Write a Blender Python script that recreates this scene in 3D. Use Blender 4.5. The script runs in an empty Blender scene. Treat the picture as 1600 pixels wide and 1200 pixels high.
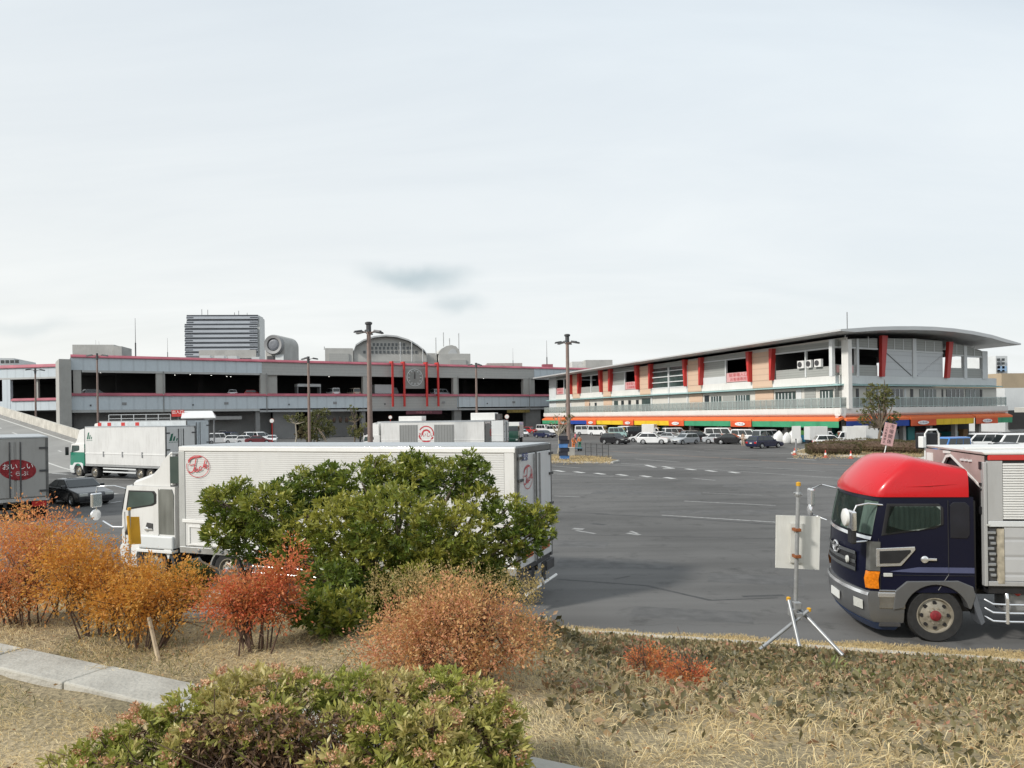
import bpy, bmesh, math, random
import numpy as np
from mathutils import Vector, Matrix
R = math.radians
SC = bpy.context.scene
COL = SC.collection
rng = np.random.default_rng(7)
random.seed(7)

# ------------------------------------------------------------------ camera
TH, F, CZ, HY = R(0.82), 1150.0, 4.46, 648.0
cth, sth = math.cos(TH), math.sin(TH)
cam_d = bpy.data.cameras.new("camera"); cam = bpy.data.objects.new("camera", cam_d); COL.objects.link(cam)
cam_d.sensor_width = 36; cam_d.lens = 36 * F / 1600; cam_d.shift_y = (HY - 600) / 1600
cam_d.clip_start = 0.05; cam_d.clip_end = 6000
cam.matrix_world = Matrix.Translation((0, 0, CZ)) @ Matrix.Rotation(R(90), 4, 'X') @ Matrix.Rotation(-TH, 4, 'Z')
SC.camera = cam

# ------------------------------------------------------------------ world, sun, exposure
SUN_EL, SUN_AZ = R(36), math.atan2(-0.85, -0.53)      # azimuth measured from +Y towards +X
w = bpy.data.worlds.new("World"); SC.world = w; w.use_nodes = True
nt = w.node_tree; nt.nodes.clear()
def N(t, **k):
    n = nt.nodes.new(t)
    for a, b in k.items(): setattr(n, a, b)
    return n
L = lambda a, b: nt.links.new(a, b)
out = N('ShaderNodeOutputWorld'); bg = N('ShaderNodeBackground'); bg.inputs['Strength'].default_value = 0.1
sky = N('ShaderNodeTexSky'); sky.sky_type = 'NISHITA'; sky.sun_disc = False
sky.sun_elevation = SUN_EL; sky.sun_rotation = SUN_AZ; sky.air_density = 1.2; sky.dust_density = 3.0; sky.ozone_density = 1.5
tc = N('ShaderNodeTexCoord'); sep = N('ShaderNodeSeparateXYZ'); L(tc.outputs['Generated'], sep.inputs[0])
zc = N('ShaderNodeMath', operation='MAXIMUM'); L(sep.outputs['Z'], zc.inputs[0]); zc.inputs[1].default_value = 0.0
za = N('ShaderNodeMath', operation='ADD'); L(zc.outputs[0], za.inputs[0]); za.inputs[1].default_value = 0.22
dv = N('ShaderNodeVectorMath', operation='DIVIDE'); L(tc.outputs['Generated'], dv.inputs[0])
cb = N('ShaderNodeCombineXYZ'); [L(za.outputs[0], cb.inputs[i]) for i in range(3)]; L(cb.outputs[0], dv.inputs[1])
mp = N('ShaderNodeMapping'); mp.inputs['Scale'].default_value = (0.55, 1.5, 0.4); mp.inputs['Rotation'].default_value = (0, 0, 0.5); L(dv.outputs[0], mp.inputs[0])
n1 = N('ShaderNodeTexNoise'); n1.inputs['Scale'].default_value = 1.3; n1.inputs['Detail'].default_value = 7; n1.inputs['Roughness'].default_value = 0.55; n1.inputs['Distortion'].default_value = 0.5
L(mp.outputs[0], n1.inputs['Vector'])
cov = N('ShaderNodeMapRange'); L(n1.outputs['Fac'], cov.inputs[0])
for i, v in ((1, 0.3), (2, 0.72), (3, 0.80), (4, 0.99)): cov.inputs[i].default_value = v
# thin overcast: whiter and slightly warm towards the horizon, pale blue overhead
hz = N('ShaderNodeMapRange'); L(zc.outputs[0], hz.inputs[0])
for i, v in ((1, 0.0), (2, 0.55), (3, 0.0), (4, 1.0)): hz.inputs[i].default_value = v
sx = N('ShaderNodeMapRange'); L(sep.outputs['X'], sx.inputs[0])
for i, v in ((1, -0.6), (2, 0.6), (3, -0.12), (4, 0.30)): sx.inputs[i].default_value = v
hx = N('ShaderNodeMath', operation='ADD', use_clamp=True); L(hz.outputs[0], hx.inputs[0]); L(sx.outputs[0], hx.inputs[1])
cr = N('ShaderNodeMixRGB'); L(hx.outputs[0], cr.inputs[0])
cr.inputs[1].default_value = (8.15, 8.25, 8.05, 1); cr.inputs[2].default_value = (6.55, 7.15, 7.6, 1)
mx = N('ShaderNodeMixRGB'); L(cov.outputs[0], mx.inputs[0]); L(sky.outputs[0], mx.inputs[1]); L(cr.outputs[0], mx.inputs[2])
# two small darker cloud wisps
last = mx.outputs[0]
n2 = N('ShaderNodeTexNoise'); n2.inputs['Scale'].default_value = 9; n2.inputs['Detail'].default_value = 6; L(tc.outputs['Generated'], n2.inputs['Vector'])
for (dx, dz, wx, wz, amt) in ((-0.125, 0.190, 0.085, 0.020, 0.72), (-0.07, 0.150, 0.045, 0.014, 0.42), (-0.66, 0.138, 0.05, 0.012, 0.22), (-0.09, 0.178, 0.04, 0.016, 0.3)):
    d = Vector((dx, 1, dz)).normalized()
    s = N('ShaderNodeVectorMath', operation='SUBTRACT'); L(tc.outputs['Generated'], s.inputs[0]); s.inputs[1].default_value = d
    nn = N('ShaderNodeVectorMath', operation='SCALE'); L(n2.outputs['Color'], nn.inputs[0]); nn.inputs['Scale'].default_value = 0.055
    s2 = N('ShaderNodeVectorMath', operation='ADD'); L(s.outputs[0], s2.inputs[0]); L(nn.outputs[0], s2.inputs[1])
    s3 = N('ShaderNodeVectorMath', operation='ADD'); L(s2.outputs[0], s3.inputs[0]); s3.inputs[1].default_value = (-0.0275, -0.0275, -0.0275)
    sc_ = N('ShaderNodeVectorMath', operation='MULTIPLY'); L(s3.outputs[0], sc_.inputs[0]); sc_.inputs[1].default_value = (1 / wx, 0.5, 1 / wz)
    ln = N('ShaderNodeVectorMath', operation='LENGTH'); L(sc_.outputs[0], ln.inputs[0])
    mr = N('ShaderNodeMapRange', interpolation_type='SMOOTHSTEP'); L(ln.outputs['Value'], mr.inputs[0])
    for i, v in ((1, 0.0), (2, 1.25), (3, amt), (4, 0.0)): mr.inputs[i].default_value = v
    m = N('ShaderNodeMixRGB'); L(mr.outputs[0], m.inputs[0]); L(last, m.inputs[1]); m.inputs[2].default_value = (3.6, 4.5, 4.9, 1); last = m.outputs[0]
L(last, bg.inputs['Color']); L(bg.outputs[0], out.inputs[0])

sd = bpy.data.lights.new("sun", 'SUN'); sd.energy = 2.8; sd.angle = R(6); sd.color = (1.0, 0.955, 0.89)
sun = bpy.data.objects.new("sun", sd); COL.objects.link(sun)
sdir = Vector((math.sin(SUN_AZ) * math.cos(SUN_EL), math.cos(SUN_AZ) * math.cos(SUN_EL), math.sin(SUN_EL)))
sun.rotation_euler = sdir.to_track_quat('Z', 'Y').to_euler(); sun.location = (0, 0, 60)
SC.view_settings.view_transform = 'Standard'; SC.view_settings.look = 'None'
SC.view_settings.exposure = 0.3; SC.view_settings.gamma = 1.0; SC.view_settings.use_curve_mapping = False
SC.cycles.max_bounces = 6; SC.cycles.diffuse_bounces = 3; SC.cycles.transparent_max_bounces = 8

# ------------------------------------------------------------------ pixel -> world helpers
def P(px, py, D):
    u = (px - 800) / F; v = (HY - py) / F
    return Vector(((u * cth + v * sth) * D, D, CZ + (-u * sth + v * cth) * D))
def G(px, py, z=0.0):
    u = (px - 800) / F; v = (HY - py) / F
    k = -u * sth + v * cth
    return P(px, py, (z - CZ) / k)
def ZA(px, py, D): return P(px, py, D).z

# ------------------------------------------------------------------ materials
MATS = {}
def newmat(name):
    m = bpy.data.materials.new(name); m.use_nodes = True
    return m, m.node_tree, m.node_tree.nodes['Principled BSDF']
def mat(name, col, rough=0.5, metal=0.0, var=0.10, scale=2.0, bump=0.0, bscale=40.0, coat=0.0, dirt=0.0, spec=0.5, stretch=(1, 1, 1), emit=0.0):
    if name in MATS: return MATS[name]
    m, t, b = newmat(name)
    nn = t.nodes.new; lk = t.links.new
    c = nn('ShaderNodeTexCoord'); mpn = nn('ShaderNodeMapping'); mpn.inputs['Scale'].default_value = stretch; lk(c.outputs['Object'], mpn.inputs[0])
    no = nn('ShaderNodeTexNoise'); no.inputs['Scale'].default_value = scale; no.inputs['Detail'].default_value = 5; lk(mpn.outputs[0], no.inputs['Vector'])
    mr = nn('ShaderNodeMapRange'); mr.inputs[1].default_value = 0.3; mr.inputs[2].default_value = 0.7
    mr.inputs[3].default_value = 1 - var; mr.inputs[4].default_value = 1 + var; lk(no.outputs['Fac'], mr.inputs[0])
    mu = nn('ShaderNodeVectorMath'); mu.operation = 'SCALE'; mu.inputs[0].default_value = col[:3]; lk(mr.outputs[0], mu.inputs['Scale'])
    src = mu.outputs[0]
    if dirt > 0:
        n2 = nn('ShaderNodeTexNoise'); n2.inputs['Scale'].default_value = 5; n2.inputs['Detail'].default_value = 8; n2.inputs['Roughness'].default_value = 0.7
        mp2 = nn('ShaderNodeMapping'); mp2.inputs['Scale'].default_value = (1, 1, 0.18); lk(c.outputs['Object'], mp2.inputs[0]); lk(mp2.outputs[0], n2.inputs['Vector'])
        r2 = nn('ShaderNodeMapRange'); r2.inputs[1].default_value = 0.48; r2.inputs[2].default_value = 0.75; r2.inputs[3].default_value = 0; r2.inputs[4].default_value = dirt
        lk(n2.outputs['Fac'], r2.inputs[0])
        mm = nn('ShaderNodeMixRGB'); lk(r2.outputs[0], mm.inputs[0]); lk(src, mm.inputs[1]); mm.inputs[2].default_value = (col[0] * .45 + .02, col[1] * .42 + .018, col[2] * .38 + .012, 1)
        src = mm.outputs[0]
    lk(src, b.inputs['Base Color'])
    b.inputs['Metallic'].default_value = metal; b.inputs['Specular IOR Level'].default_value = spec
    rr = nn('ShaderNodeMapRange'); rr.inputs[3].default_value = max(0.02, rough - 0.06); rr.inputs[4].default_value = min(1, rough + 0.06); lk(no.outputs['Fac'], rr.inputs[0]); lk(rr.outputs[0], b.inputs['Roughness'])
    b.inputs['Coat Weight'].default_value = coat; b.inputs['Coat Roughness'].default_value = 0.06
    if emit:
        lk(src, b.inputs['Emission Color']); b.inputs['Emission Strength'].default_value = emit
    if bump > 0:
        nb = nn('ShaderNodeTexNoise'); nb.inputs['Scale'].default_value = bscale; nb.inputs['Detail'].default_value = 6; lk(c.outputs['Object'], nb.inputs['Vector'])
        bp = nn('ShaderNodeBump'); bp.inputs['Strength'].default_value = bump; bp.inputs['Distance'].default_value = 0.02; lk(nb.outputs['Fac'], bp.inputs['Height']); lk(bp.outputs[0], b.inputs['Normal'])
    MATS[name] = m
    return m
def paint(name, col, rough=0.3, dirt=0.12): return mat(name, col, rough, var=0.04, scale=0.8, coat=0.5, dirt=dirt)
def ribbed(name, col, axis, period, rough=0.4, depth=0.6, dirt=0.15, dark=0.75):
    """sheet with fine parallel ribs or joints across one object axis"""
    m, t, b = newmat(name); nn = t.nodes.new; lk = t.links.new
    c = nn('ShaderNodeTexCoord'); s = nn('ShaderNodeSeparateXYZ'); lk(c.outputs['Object'], s.inputs[0])
    d = nn('ShaderNodeMath'); d.operation = 'DIVIDE'; lk(s.outputs[axis], d.inputs[0]); d.inputs[1].default_value = period
    f = nn('ShaderNodeMath'); f.operation = 'FRACT'; lk(d.outputs[0], f.inputs[0])
    p = nn('ShaderNodeMath'); p.operation = 'PINGPONG'; lk(f.outputs[0], p.inputs[0]); p.inputs[1].default_value = 0.5
    mr = nn('ShaderNodeMapRange'); mr.inputs[1].default_value = 0.0; mr.inputs[2].default_value = 0.14; lk(p.outputs[0], mr.inputs[0])
    no = nn('ShaderNodeTexNoise'); no.inputs['Scale'].default_value = 3; no.inputs['Detail'].default_value = 7
    mp2 = nn('ShaderNodeMapping'); mp2.inputs['Scale'].default_value = (1, 1, 0.3); lk(c.outputs['Object'], mp2.inputs[0]); lk(mp2.outputs[0], no.inputs['Vector'])
    r2 = nn('ShaderNodeMapRange'); r2.inputs[1].default_value = 0.4; r2.inputs[2].default_value = 0.8; r2.inputs[3].default_value = 0; r2.inputs[4].default_value = dirt; lk(no.outputs['Fac'], r2.inputs[0])
    a = nn('ShaderNodeMixRGB'); lk(mr.outputs[0], a.inputs[0]); a.inputs[1].default_value = [x * dark for x in col[:3]] + [1]; a.inputs[2].default_value = list(col[:3]) + [1]
    a2 = nn('ShaderNodeMixRGB'); lk(r2.outputs[0], a2.inputs[0]); lk(a.outputs[0], a2.inputs[1]); a2.inputs[2].default_value = [x * .5 for x in col[:3]] + [1]
    lk(a2.outputs[0], b.inputs['Base Color']); b.inputs['Roughness'].default_value = rough
    bp = nn('ShaderNodeBump'); bp.inputs['Strength'].default_value = depth; bp.inputs['Distance'].default_value = 0.02; lk(mr.outputs[0], bp.inputs['Height']); lk(bp.outputs[0], b.inputs['Normal'])
    MATS[name] = m
    return m
def leafmat(name, cols, rough=0.4, trans=0.25, spec=0.5):
    m, t, b = newmat(name); nn = t.nodes.new; lk = t.links.new
    a = nn('ShaderNodeAttribute'); a.attribute_name = 'tint'
    r = nn('ShaderNodeValToRGB'); el = r.color_ramp.elements
    while len(el) < len(cols): el.new(0.5)
    for i, cc in enumerate(cols): el[i].position = i / (len(cols) - 1); el[i].color = list(cc) + [1]
    lk(a.outputs['Fac'], r.inputs[0]); lk(r.outputs[0], b.inputs['Base Color']); b.inputs['Roughness'].default_value = rough; b.inputs['Specular IOR Level'].default_value = spec
    tr = nn('ShaderNodeBsdfTranslucent'); hs = nn('ShaderNodeHueSaturation'); hs.inputs['Value'].default_value = 1.25; lk(r.outputs[0], hs.inputs['Color']); lk(hs.outputs[0], tr.inputs['Color'])
    mx = nn('ShaderNodeMixShader'); mx.inputs[0].default_value = trans; lk(b.outputs[0], mx.inputs[1]); lk(tr.outputs[0], mx.inputs[2])
    lk(mx.outputs[0], t.nodes['Material Output'].inputs[0])
    MATS[name] = m
    return m
def see_through_glass(name, tint=(.75, .82, .8), amount=0.72, base=(.02, .025, .025), rough=.03):
    m, t, b = newmat(name); nn = t.nodes.new; lk = t.links.new
    b.inputs['Base Color'].default_value = (*base, 1); b.inputs['Roughness'].default_value = rough
    tr = nn('ShaderNodeBsdfTransparent'); tr.inputs[0].default_value = list(tint) + [1]
    mx = nn('ShaderNodeMixShader'); mx.inputs[0].default_value = amount; lk(b.outputs[0], mx.inputs[1]); lk(tr.outputs[0], mx.inputs[2])
    lk(mx.outputs[0], t.nodes['Material Output'].inputs[0]); MATS[name] = m
    return m

# ------------------------------------------------------------------ mesh builder
class MB:
    def __init__(s, M=None): s.v = []; s.f = []; s.mi = []; s.M = M
    def add(s, vs, fs, mi=0):
        o = len(s.v)
        if s.M is not None: vs = [s.M @ Vector(q) for q in vs]
        s.v += [tuple(q) for q in vs]; s.f += [tuple(i + o for i in q) for q in fs]; s.mi += [mi] * len(fs)
        return s
    def box(s, x0, x1, y0, y1, z0, z1, mi=0):
        return s.add([(x0, y0, z0), (x1, y0, z0), (x1, y1, z0), (x0, y1, z0), (x0, y0, z1), (x1, y0, z1), (x1, y1, z1), (x0, y1, z1)],
                     [(0, 3, 2, 1), (4, 5, 6, 7), (0, 1, 5, 4), (1, 2, 6, 5), (2, 3, 7, 6), (3, 0, 4, 7)], mi)
    def hexa(s, lo, hi, mi=0):      # 4 lower + 4 upper corners
        return s.add(list(lo) + list(hi), [(0, 3, 2, 1), (4, 5, 6, 7), (0, 1, 5, 4), (1, 2, 6, 5), (2, 3, 7, 6), (3, 0, 4, 7)], mi)
    def prism(s, poly, a, b, axis='y', mi=0):   # polygon in the other two axes
        n = len(poly)
        def mk(p, t): return {'y': (p[0], t, p[1]), 'x': (t, p[0], p[1]), 'z': (p[0], p[1], t)}[axis]
        vs = [mk(p, a) for p in poly] + [mk(p, b) for p in poly]
        return s.add(vs, [tuple(range(n))[::-1], tuple(range(n, 2 * n))] + [(i, (i + 1) % n, (i + 1) % n + n, i + n) for i in range(n)], mi)
    def quad(s, a, b, c, d, mi=0): return s.add([a, b, c, d], [(0, 1, 2, 3)], mi)
    def tube(s, pts, r, n=8, mi=0):
        pts = [Vector(p) for p in pts]; k = len(pts); rs = r if isinstance(r, (list, tuple)) else [r] * k
        vs = []; up = Vector((0, 0, 1))
        for i, p in enumerate(pts):
            d = (pts[min(i + 1, k - 1)] - pts[max(i - 1, 0)]).normalized()
            a = d.cross(up if abs(d.z) < 0.95 else Vector((0, 1, 0))).normalized(); b = d.cross(a)
            vs += [p + (a * math.cos(2 * math.pi * j / n) + b * math.sin(2 * math.pi * j / n)) * rs[i] for j in range(n)]
        fs = [(i * n + j, i * n + (j + 1) % n, (i + 1) * n + (j + 1) % n, (i + 1) * n + j) for i in range(k - 1) for j in range(n)]
        fs += [tuple(range(n))[::-1], tuple(range((k - 1) * n, k * n))]
        return s.add(vs, fs, mi)
    def lathe(s, prof, c=(0, 0, 0), axis='z', n=24, mi=0):   # prof: (radius, height)
        vs = []
        for (r, h) in prof:
            for j in range(n):
                a = 2 * math.pi * j / n; x, y = r * math.cos(a), r * math.sin(a)
                p = {'z': (x, y, h), 'y': (x, h, y), 'x': (h, x, y)}[axis]
                vs.append((p[0] + c[0], p[1] + c[1], p[2] + c[2]))
        k = len(prof)
        fs = [(i * n + j, i * n + (j + 1) % n, (i + 1) * n + (j + 1) % n, (i + 1) * n + j) for i in range(k - 1) for j in range(n)]
        fs += [tuple(range(n))[::-1], tuple(range((k - 1) * n, k * n))]
        return s.add(vs, fs, mi)
    def loft(s, rings, mi=0, caps=True, closed=True):
        n = len(rings[0]); k = len(rings); vs = [p for r in rings for p in r]
        rg = range(n) if closed else range(n - 1)
        fs = [(i * n + j, i * n + (j + 1) % n, (i + 1) * n + (j + 1) % n, (i + 1) * n + j) for i in range(k - 1) for j in rg]
        if caps: fs += [tuple(range(n))[::-1], tuple(range((k - 1) * n, k * n))]
        return s.add(vs, fs, mi)
    def build(s, name, mats, parent=None, smooth=0, bevel=0.0, seg=2, loc=None, recalc=True):
        me = bpy.data.meshes.new(name); me.from_pydata(s.v, [], s.f)
        if not isinstance(mats, (list, tuple)): mats = [mats]
        for m in mats: me.materials.append(m)
        me.polygons.foreach_set('material_index', s.mi)
        if recalc:
            bm = bmesh.new(); bm.from_mesh(me); bmesh.ops.recalc_face_normals(bm, faces=bm.faces); bm.to_mesh(me); bm.free()
        if smooth:
            me.polygons.foreach_set('use_smooth', [True] * len(me.polygons)); me.set_sharp_from_angle(angle=R(smooth))
        o = bpy.data.objects.new(name, me); COL.objects.link(o)
        if parent is not None: o.parent = parent
        if loc is not None: o.location = loc
        if bevel:
            b = o.modifiers.new('bevel', 'BEVEL'); b.width = bevel; b.segments = seg; b.limit_method = 'ANGLE'; b.angle_limit = R(35)
        return o
def tag(o, label=None, cat=None, group=None, kind=None):
    if label: o['label'] = label
    if cat: o['category'] = cat
    if group: o['group'] = group
    if kind: o['kind'] = kind
    return o
def empty(name, loc=(0, 0, 0), rz=0.0, label=None, cat=None, group=None):
    o = bpy.data.objects.new(name, None); o.empty_display_size = 0.3; COL.objects.link(o)
    o.location = loc; o.rotation_euler = (0, 0, rz)
    return tag(o, label, cat, group)
def copy_tree(o, parent=None):
    c = o.copy(); COL.objects.link(c); c.parent = parent
    for ch in [q for q in KIDS(o)]: copy_tree(ch, c)
    return c
def KIDS(o): return [q for q in bpy.data.objects if q.parent == o]
def text_mb(body, size, M, mb=None, mi=0, thick=0.004, wide=1.0):
    """letters as real geometry; M maps text plane (x right, y up, z out) to the target space"""
    cu = bpy.data.curves.new('lettering', 'FONT'); cu.body = body; cu.size = size; cu.align_x = 'CENTER'; cu.align_y = 'CENTER'; cu.extrude = thick; cu.resolution_u = 3
    ob = bpy.data.objects.new('lettering', cu); COL.objects.link(ob)
    dg = bpy.context.evaluated_depsgraph_get(); me = bpy.data.meshes.new_from_object(ob.evaluated_get(dg))
    mb = mb or MB()
    S = Matrix.Diagonal((wide, 1, 1, 1))
    mb.add([M @ (S @ v.co) for v in me.vertices], [tuple(p.vertices) for p in me.polygons], mi)
    bpy.data.objects.remove(ob); bpy.data.curves.remove(cu); bpy.data.meshes.remove(me)
    return mb
def frame(o, ex, ez):
    """matrix from (right, up, outward) text axes to world/local axes at origin o"""
    ex = Vector(ex).normalized(); ez = Vector(ez).normalized(); n = ex.cross(ez)
    return Matrix(((ex.x, ez.x, n.x, o[0]), (ex.y, ez.y, n.y, o[1]), (ex.z, ez.z, n.z, o[2]), (0, 0, 0, 1)))
def fast_mesh(name, co, faces, mats, parent=None, tint=None, mi=None, smooth=False):
    """co (N,3) floats, faces (M,k) ints"""
    me = bpy.data.meshes.new(name); k = faces.shape[1]
    me.vertices.add(len(co)); me.vertices.foreach_set('co', co.astype(np.float32).ravel())
    me.loops.add(faces.size); me.loops.foreach_set('vertex_index', faces.astype(np.int32).ravel())
    me.polygons.add(len(faces)); me.polygons.foreach_set('loop_start', np.arange(0, faces.size, k, dtype=np.int32))
    for m in (mats if isinstance(mats, (list, tuple)) else [mats]): me.materials.append(m)
    if mi is not None: me.polygons.foreach_set('material_index', mi.astype(np.int32))
    if smooth: me.polygons.foreach_set('use_smooth', np.ones(len(faces), dtype=bool))
    if tint is not None:
        a = me.attributes.new('tint', 'FLOAT', 'FACE'); a.data.foreach_set('value', tint.astype(np.float32))
    me.update(calc_edges=True); me.validate()
    o = bpy.data.objects.new(name, me); COL.objects.link(o)
    if parent is not None: o.parent = parent
    return o
def unit(a): return a / np.maximum(np.linalg.norm(a, axis=1, keepdims=True), 1e-9)
def leaves(name, base, dirs, ln, wd, m, parent=None, tint=None, fold=0.25, droop=0.15):
    n = len(base); dirs = unit(dirs)
    side = unit(np.cross(dirs, unit(rng.normal(size=(n, 3)) + np.array([0, 0, 0.2])))); nor = np.cross(side, dirs)
    ln = np.broadcast_to(ln, (n,))[:, None]; wd = np.broadcast_to(wd, (n,))[:, None]
    blade = droop >= .2; mid = base + dirs * ln * 0.55 - np.array([0, 0, 1]) * ln * droop * (.18 if blade else .5); tip = base + dirs * ln - np.array([0, 0, 1]) * ln * droop
    co = np.empty((n, 4, 3)); co[:, 0] = base; co[:, 1] = mid + side * wd * .5 + nor * wd * fold; co[:, 2] = tip; co[:, 3] = mid - side * wd * .5 + nor * wd * fold
    i = np.arange(n)[:, None] * 4
    fc = np.concatenate([i + np.array([[0, 1, 3]]), i + np.array([[1, 2, 3]])] if blade else [i + np.array([[0, 1, 2]]), i + np.array([[0, 2, 3]])], axis=1).reshape(-1, 3)
    if tint is None: tint = rng.random(n)
    return fast_mesh(name, co.reshape(-1, 3), fc, m, parent, np.repeat(tint, 2))

# ------------------------------------------------------------------ common materials
M_conc = mat('concrete', (.42, .415, .395), .85, var=.14, scale=.35, bump=.3, bscale=8, dirt=.35)
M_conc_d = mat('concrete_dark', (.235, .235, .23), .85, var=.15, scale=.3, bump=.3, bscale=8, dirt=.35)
M_conc_l = mat('concrete_pale', (.46, .45, .42), .85, var=.18, scale=1.2, bump=.4, bscale=14, dirt=.45)
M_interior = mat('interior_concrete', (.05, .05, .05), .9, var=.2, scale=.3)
M_white = paint('white_paint', (.74, .74, .72), .35, .14)
M_white2 = mat('white_panel', (.62, .64, .64), .5, var=.05, scale=.5, dirt=.12)
M_black = mat('black_plastic', (.018, .018, .02), .45, var=.2, scale=6)
M_rubber = mat('tyre_rubber', (.022, .022, .022), .8, var=.3, scale=9, bump=.25, bscale=60)
M_glass = mat('dark_glass', (.022, .028, .03), .05, var=.2, scale=.7, spec=.8)
M_glass_g = mat('green_glass', (.05, .075, .07), .05, var=.35, scale=1.0, spec=.8)
M_chrome = mat('chrome', (.80, .81, .82), .16, .75, var=.06, scale=4)
M_steel = mat('galvanised_steel', (.33, .34, .345), .42, .45, var=.15, scale=9, bump=.06, bscale=80)
M_alu = mat('aluminium_rail', (.52, .53, .53), .35, .7, var=.1, scale=3, dirt=.15)
M_grey = mat('grey_paint', (.25, .255, .26), .4, var=.08, scale=2, dirt=.12)
M_greyd = mat('dark_grey_steel', (.07, .07, .072), .5, .3, var=.15, scale=5)
M_red = mat('red_steel', (.50, .035, .03), .45, var=.08, scale=1, dirt=.12)
M_rose = mat('faded_red_coping', (.36, .10, .13), .6, var=.2, scale=.5, dirt=.25)
M_lamp_w = mat('headlamp_lens', (.52, .53, .50), .08, var=.1, scale=20, spec=.9)
M_amber = mat('amber_lens', (.60, .17, .008), .15, var=.25, scale=22, spec=.8)
M_redlens = mat('red_lens', (.45, .015, .012), .15, var=.15, scale=20, spec=.8)
M_plate = mat('plate_white', (.72, .73, .70), .4, var=.05, scale=20)
M_textb = mat('lettering_navy', (.03, .06, .22), .5, var=.05)
M_textk = mat('lettering_black', (.03, .02, .025), .5, var=.05)
M_textr = mat('lettering_red', (.46, .045, .055), .5, var=.12, scale=6)
M_textw = mat('lettering_white', (.78, .76, .74), .5, var=.06, scale=6)
M_textg = mat('emblem_green', (.01, .12, .07), .5, var=.1)
M_rust = mat('rusty_clamp', (.22, .07, .02), .8, var=.3, scale=40, bump=.3, bscale=90)
M_yellow = mat('yellow_board', (.62, .33, .02), .5, var=.1, scale=3, dirt=.15)
M_bark = mat('bark', (.16, .125, .09), .9, var=.3, scale=9, bump=.6, bscale=30)
M_twig = mat('twig_brown', (.11, .07, .05), .9, var=.3, scale=20)
M_lampglow = mat('ceiling_lamp_light', (1, .97, .9), .5, var=.01, emit=2.2)
# ================================================================== SETTING: ground, markings, embankment, ramp
def asphalt():
    m, t, b = newmat('asphalt'); nn = t.nodes.new; lk = t.links.new
    c = nn('ShaderNodeTexCoord')
    def noise(s, d=5, st=(1, 1, 1), rough=.55, rot=0):
        mp = nn('ShaderNodeMapping'); mp.inputs['Scale'].default_value = st; mp.inputs['Rotation'].default_value = (0, 0, rot); lk(c.outputs['Object'], mp.inputs[0])
        q = nn('ShaderNodeTexNoise'); q.inputs['Scale'].default_value = s; q.inputs['Detail'].default_value = d; q.inputs['Roughness'].default_value = rough; lk(mp.outputs[0], q.inputs['Vector']); return q.outputs['Fac']
    def rng_(x, a, b_, c_, d_):
        q = nn('ShaderNodeMapRange'); lk(x, q.inputs[0])
        for i, v in enumerate((a, b_, c_, d_)): q.inputs[i + 1].default_value = v
        return q.outputs[0]
    def mul(x, y):
        q = nn('ShaderNodeMath'); q.operation = 'MULTIPLY'; lk(x, q.inputs[0]); lk(y, q.inputs[1]); return q.outputs[0]
    big = rng_(noise(.07, 4), .35, .65, .70, 1.25)
    streak = rng_(noise(.5, 5, (.12, 1.6, 1), rot=R(16)), .3, .7, .80, 1.18)
    fine = rng_(noise(55, 3, rough=.8), .25, .75, .62, 1.38)
    stain = rng_(noise(.9, 6, rough=.7), .56, .72, 1.0, .55)
    v = mul(mul(big, streak), mul(fine, stain))
    # hairline cracks
    vo = nn('ShaderNodeTexVoronoi'); vo.feature = 'DISTANCE_TO_EDGE'; vo.inputs['Scale'].default_value = .11
    dn = nn('ShaderNodeTexNoise'); dn.inputs['Scale'].default_value = .9; dn.inputs['Detail'].default_value = 5
    lk(c.outputs['Object'], dn.inputs['Vector'])
    ad = nn('ShaderNodeMixRGB'); ad.inputs[0].default_value = .95; ad.blend_type = 'ADD'; lk(c.outputs['Object'], ad.inputs[1]); lk(dn.outputs['Color'], ad.inputs[2]); lk(ad.outputs[0], vo.inputs['Vector'])
    crack = rng_(vo.outputs['Distance'], .0, .003, .82, 1.0)
    v = mul(v, crack)
    sc = nn('ShaderNodeVectorMath'); sc.operation = 'SCALE'; sc.inputs[0].default_value = (.114, .112, .108); lk(v, sc.inputs['Scale'])
    lk(sc.outputs[0], b.inputs['Base Color']); b.inputs['Roughness'].default_value = .85; b.inputs['Specular IOR Level'].default_value = .3
    bp = nn('ShaderNodeBump'); bp.inputs['Strength'].default_value = .25; bp.inputs['Distance'].default_value = .01; lk(fine, bp.inputs['Height']); lk(bp.outputs[0], b.inputs['Normal'])
    MATS['asphalt'] = m; return m
M_asph = asphalt()
tag(MB().quad((-2500, -2500, 0), (2500, -2500, 0), (2500, 2500, 0), (-2500, 2500, 0)).build('ground', M_asph), kind='structure')

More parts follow.
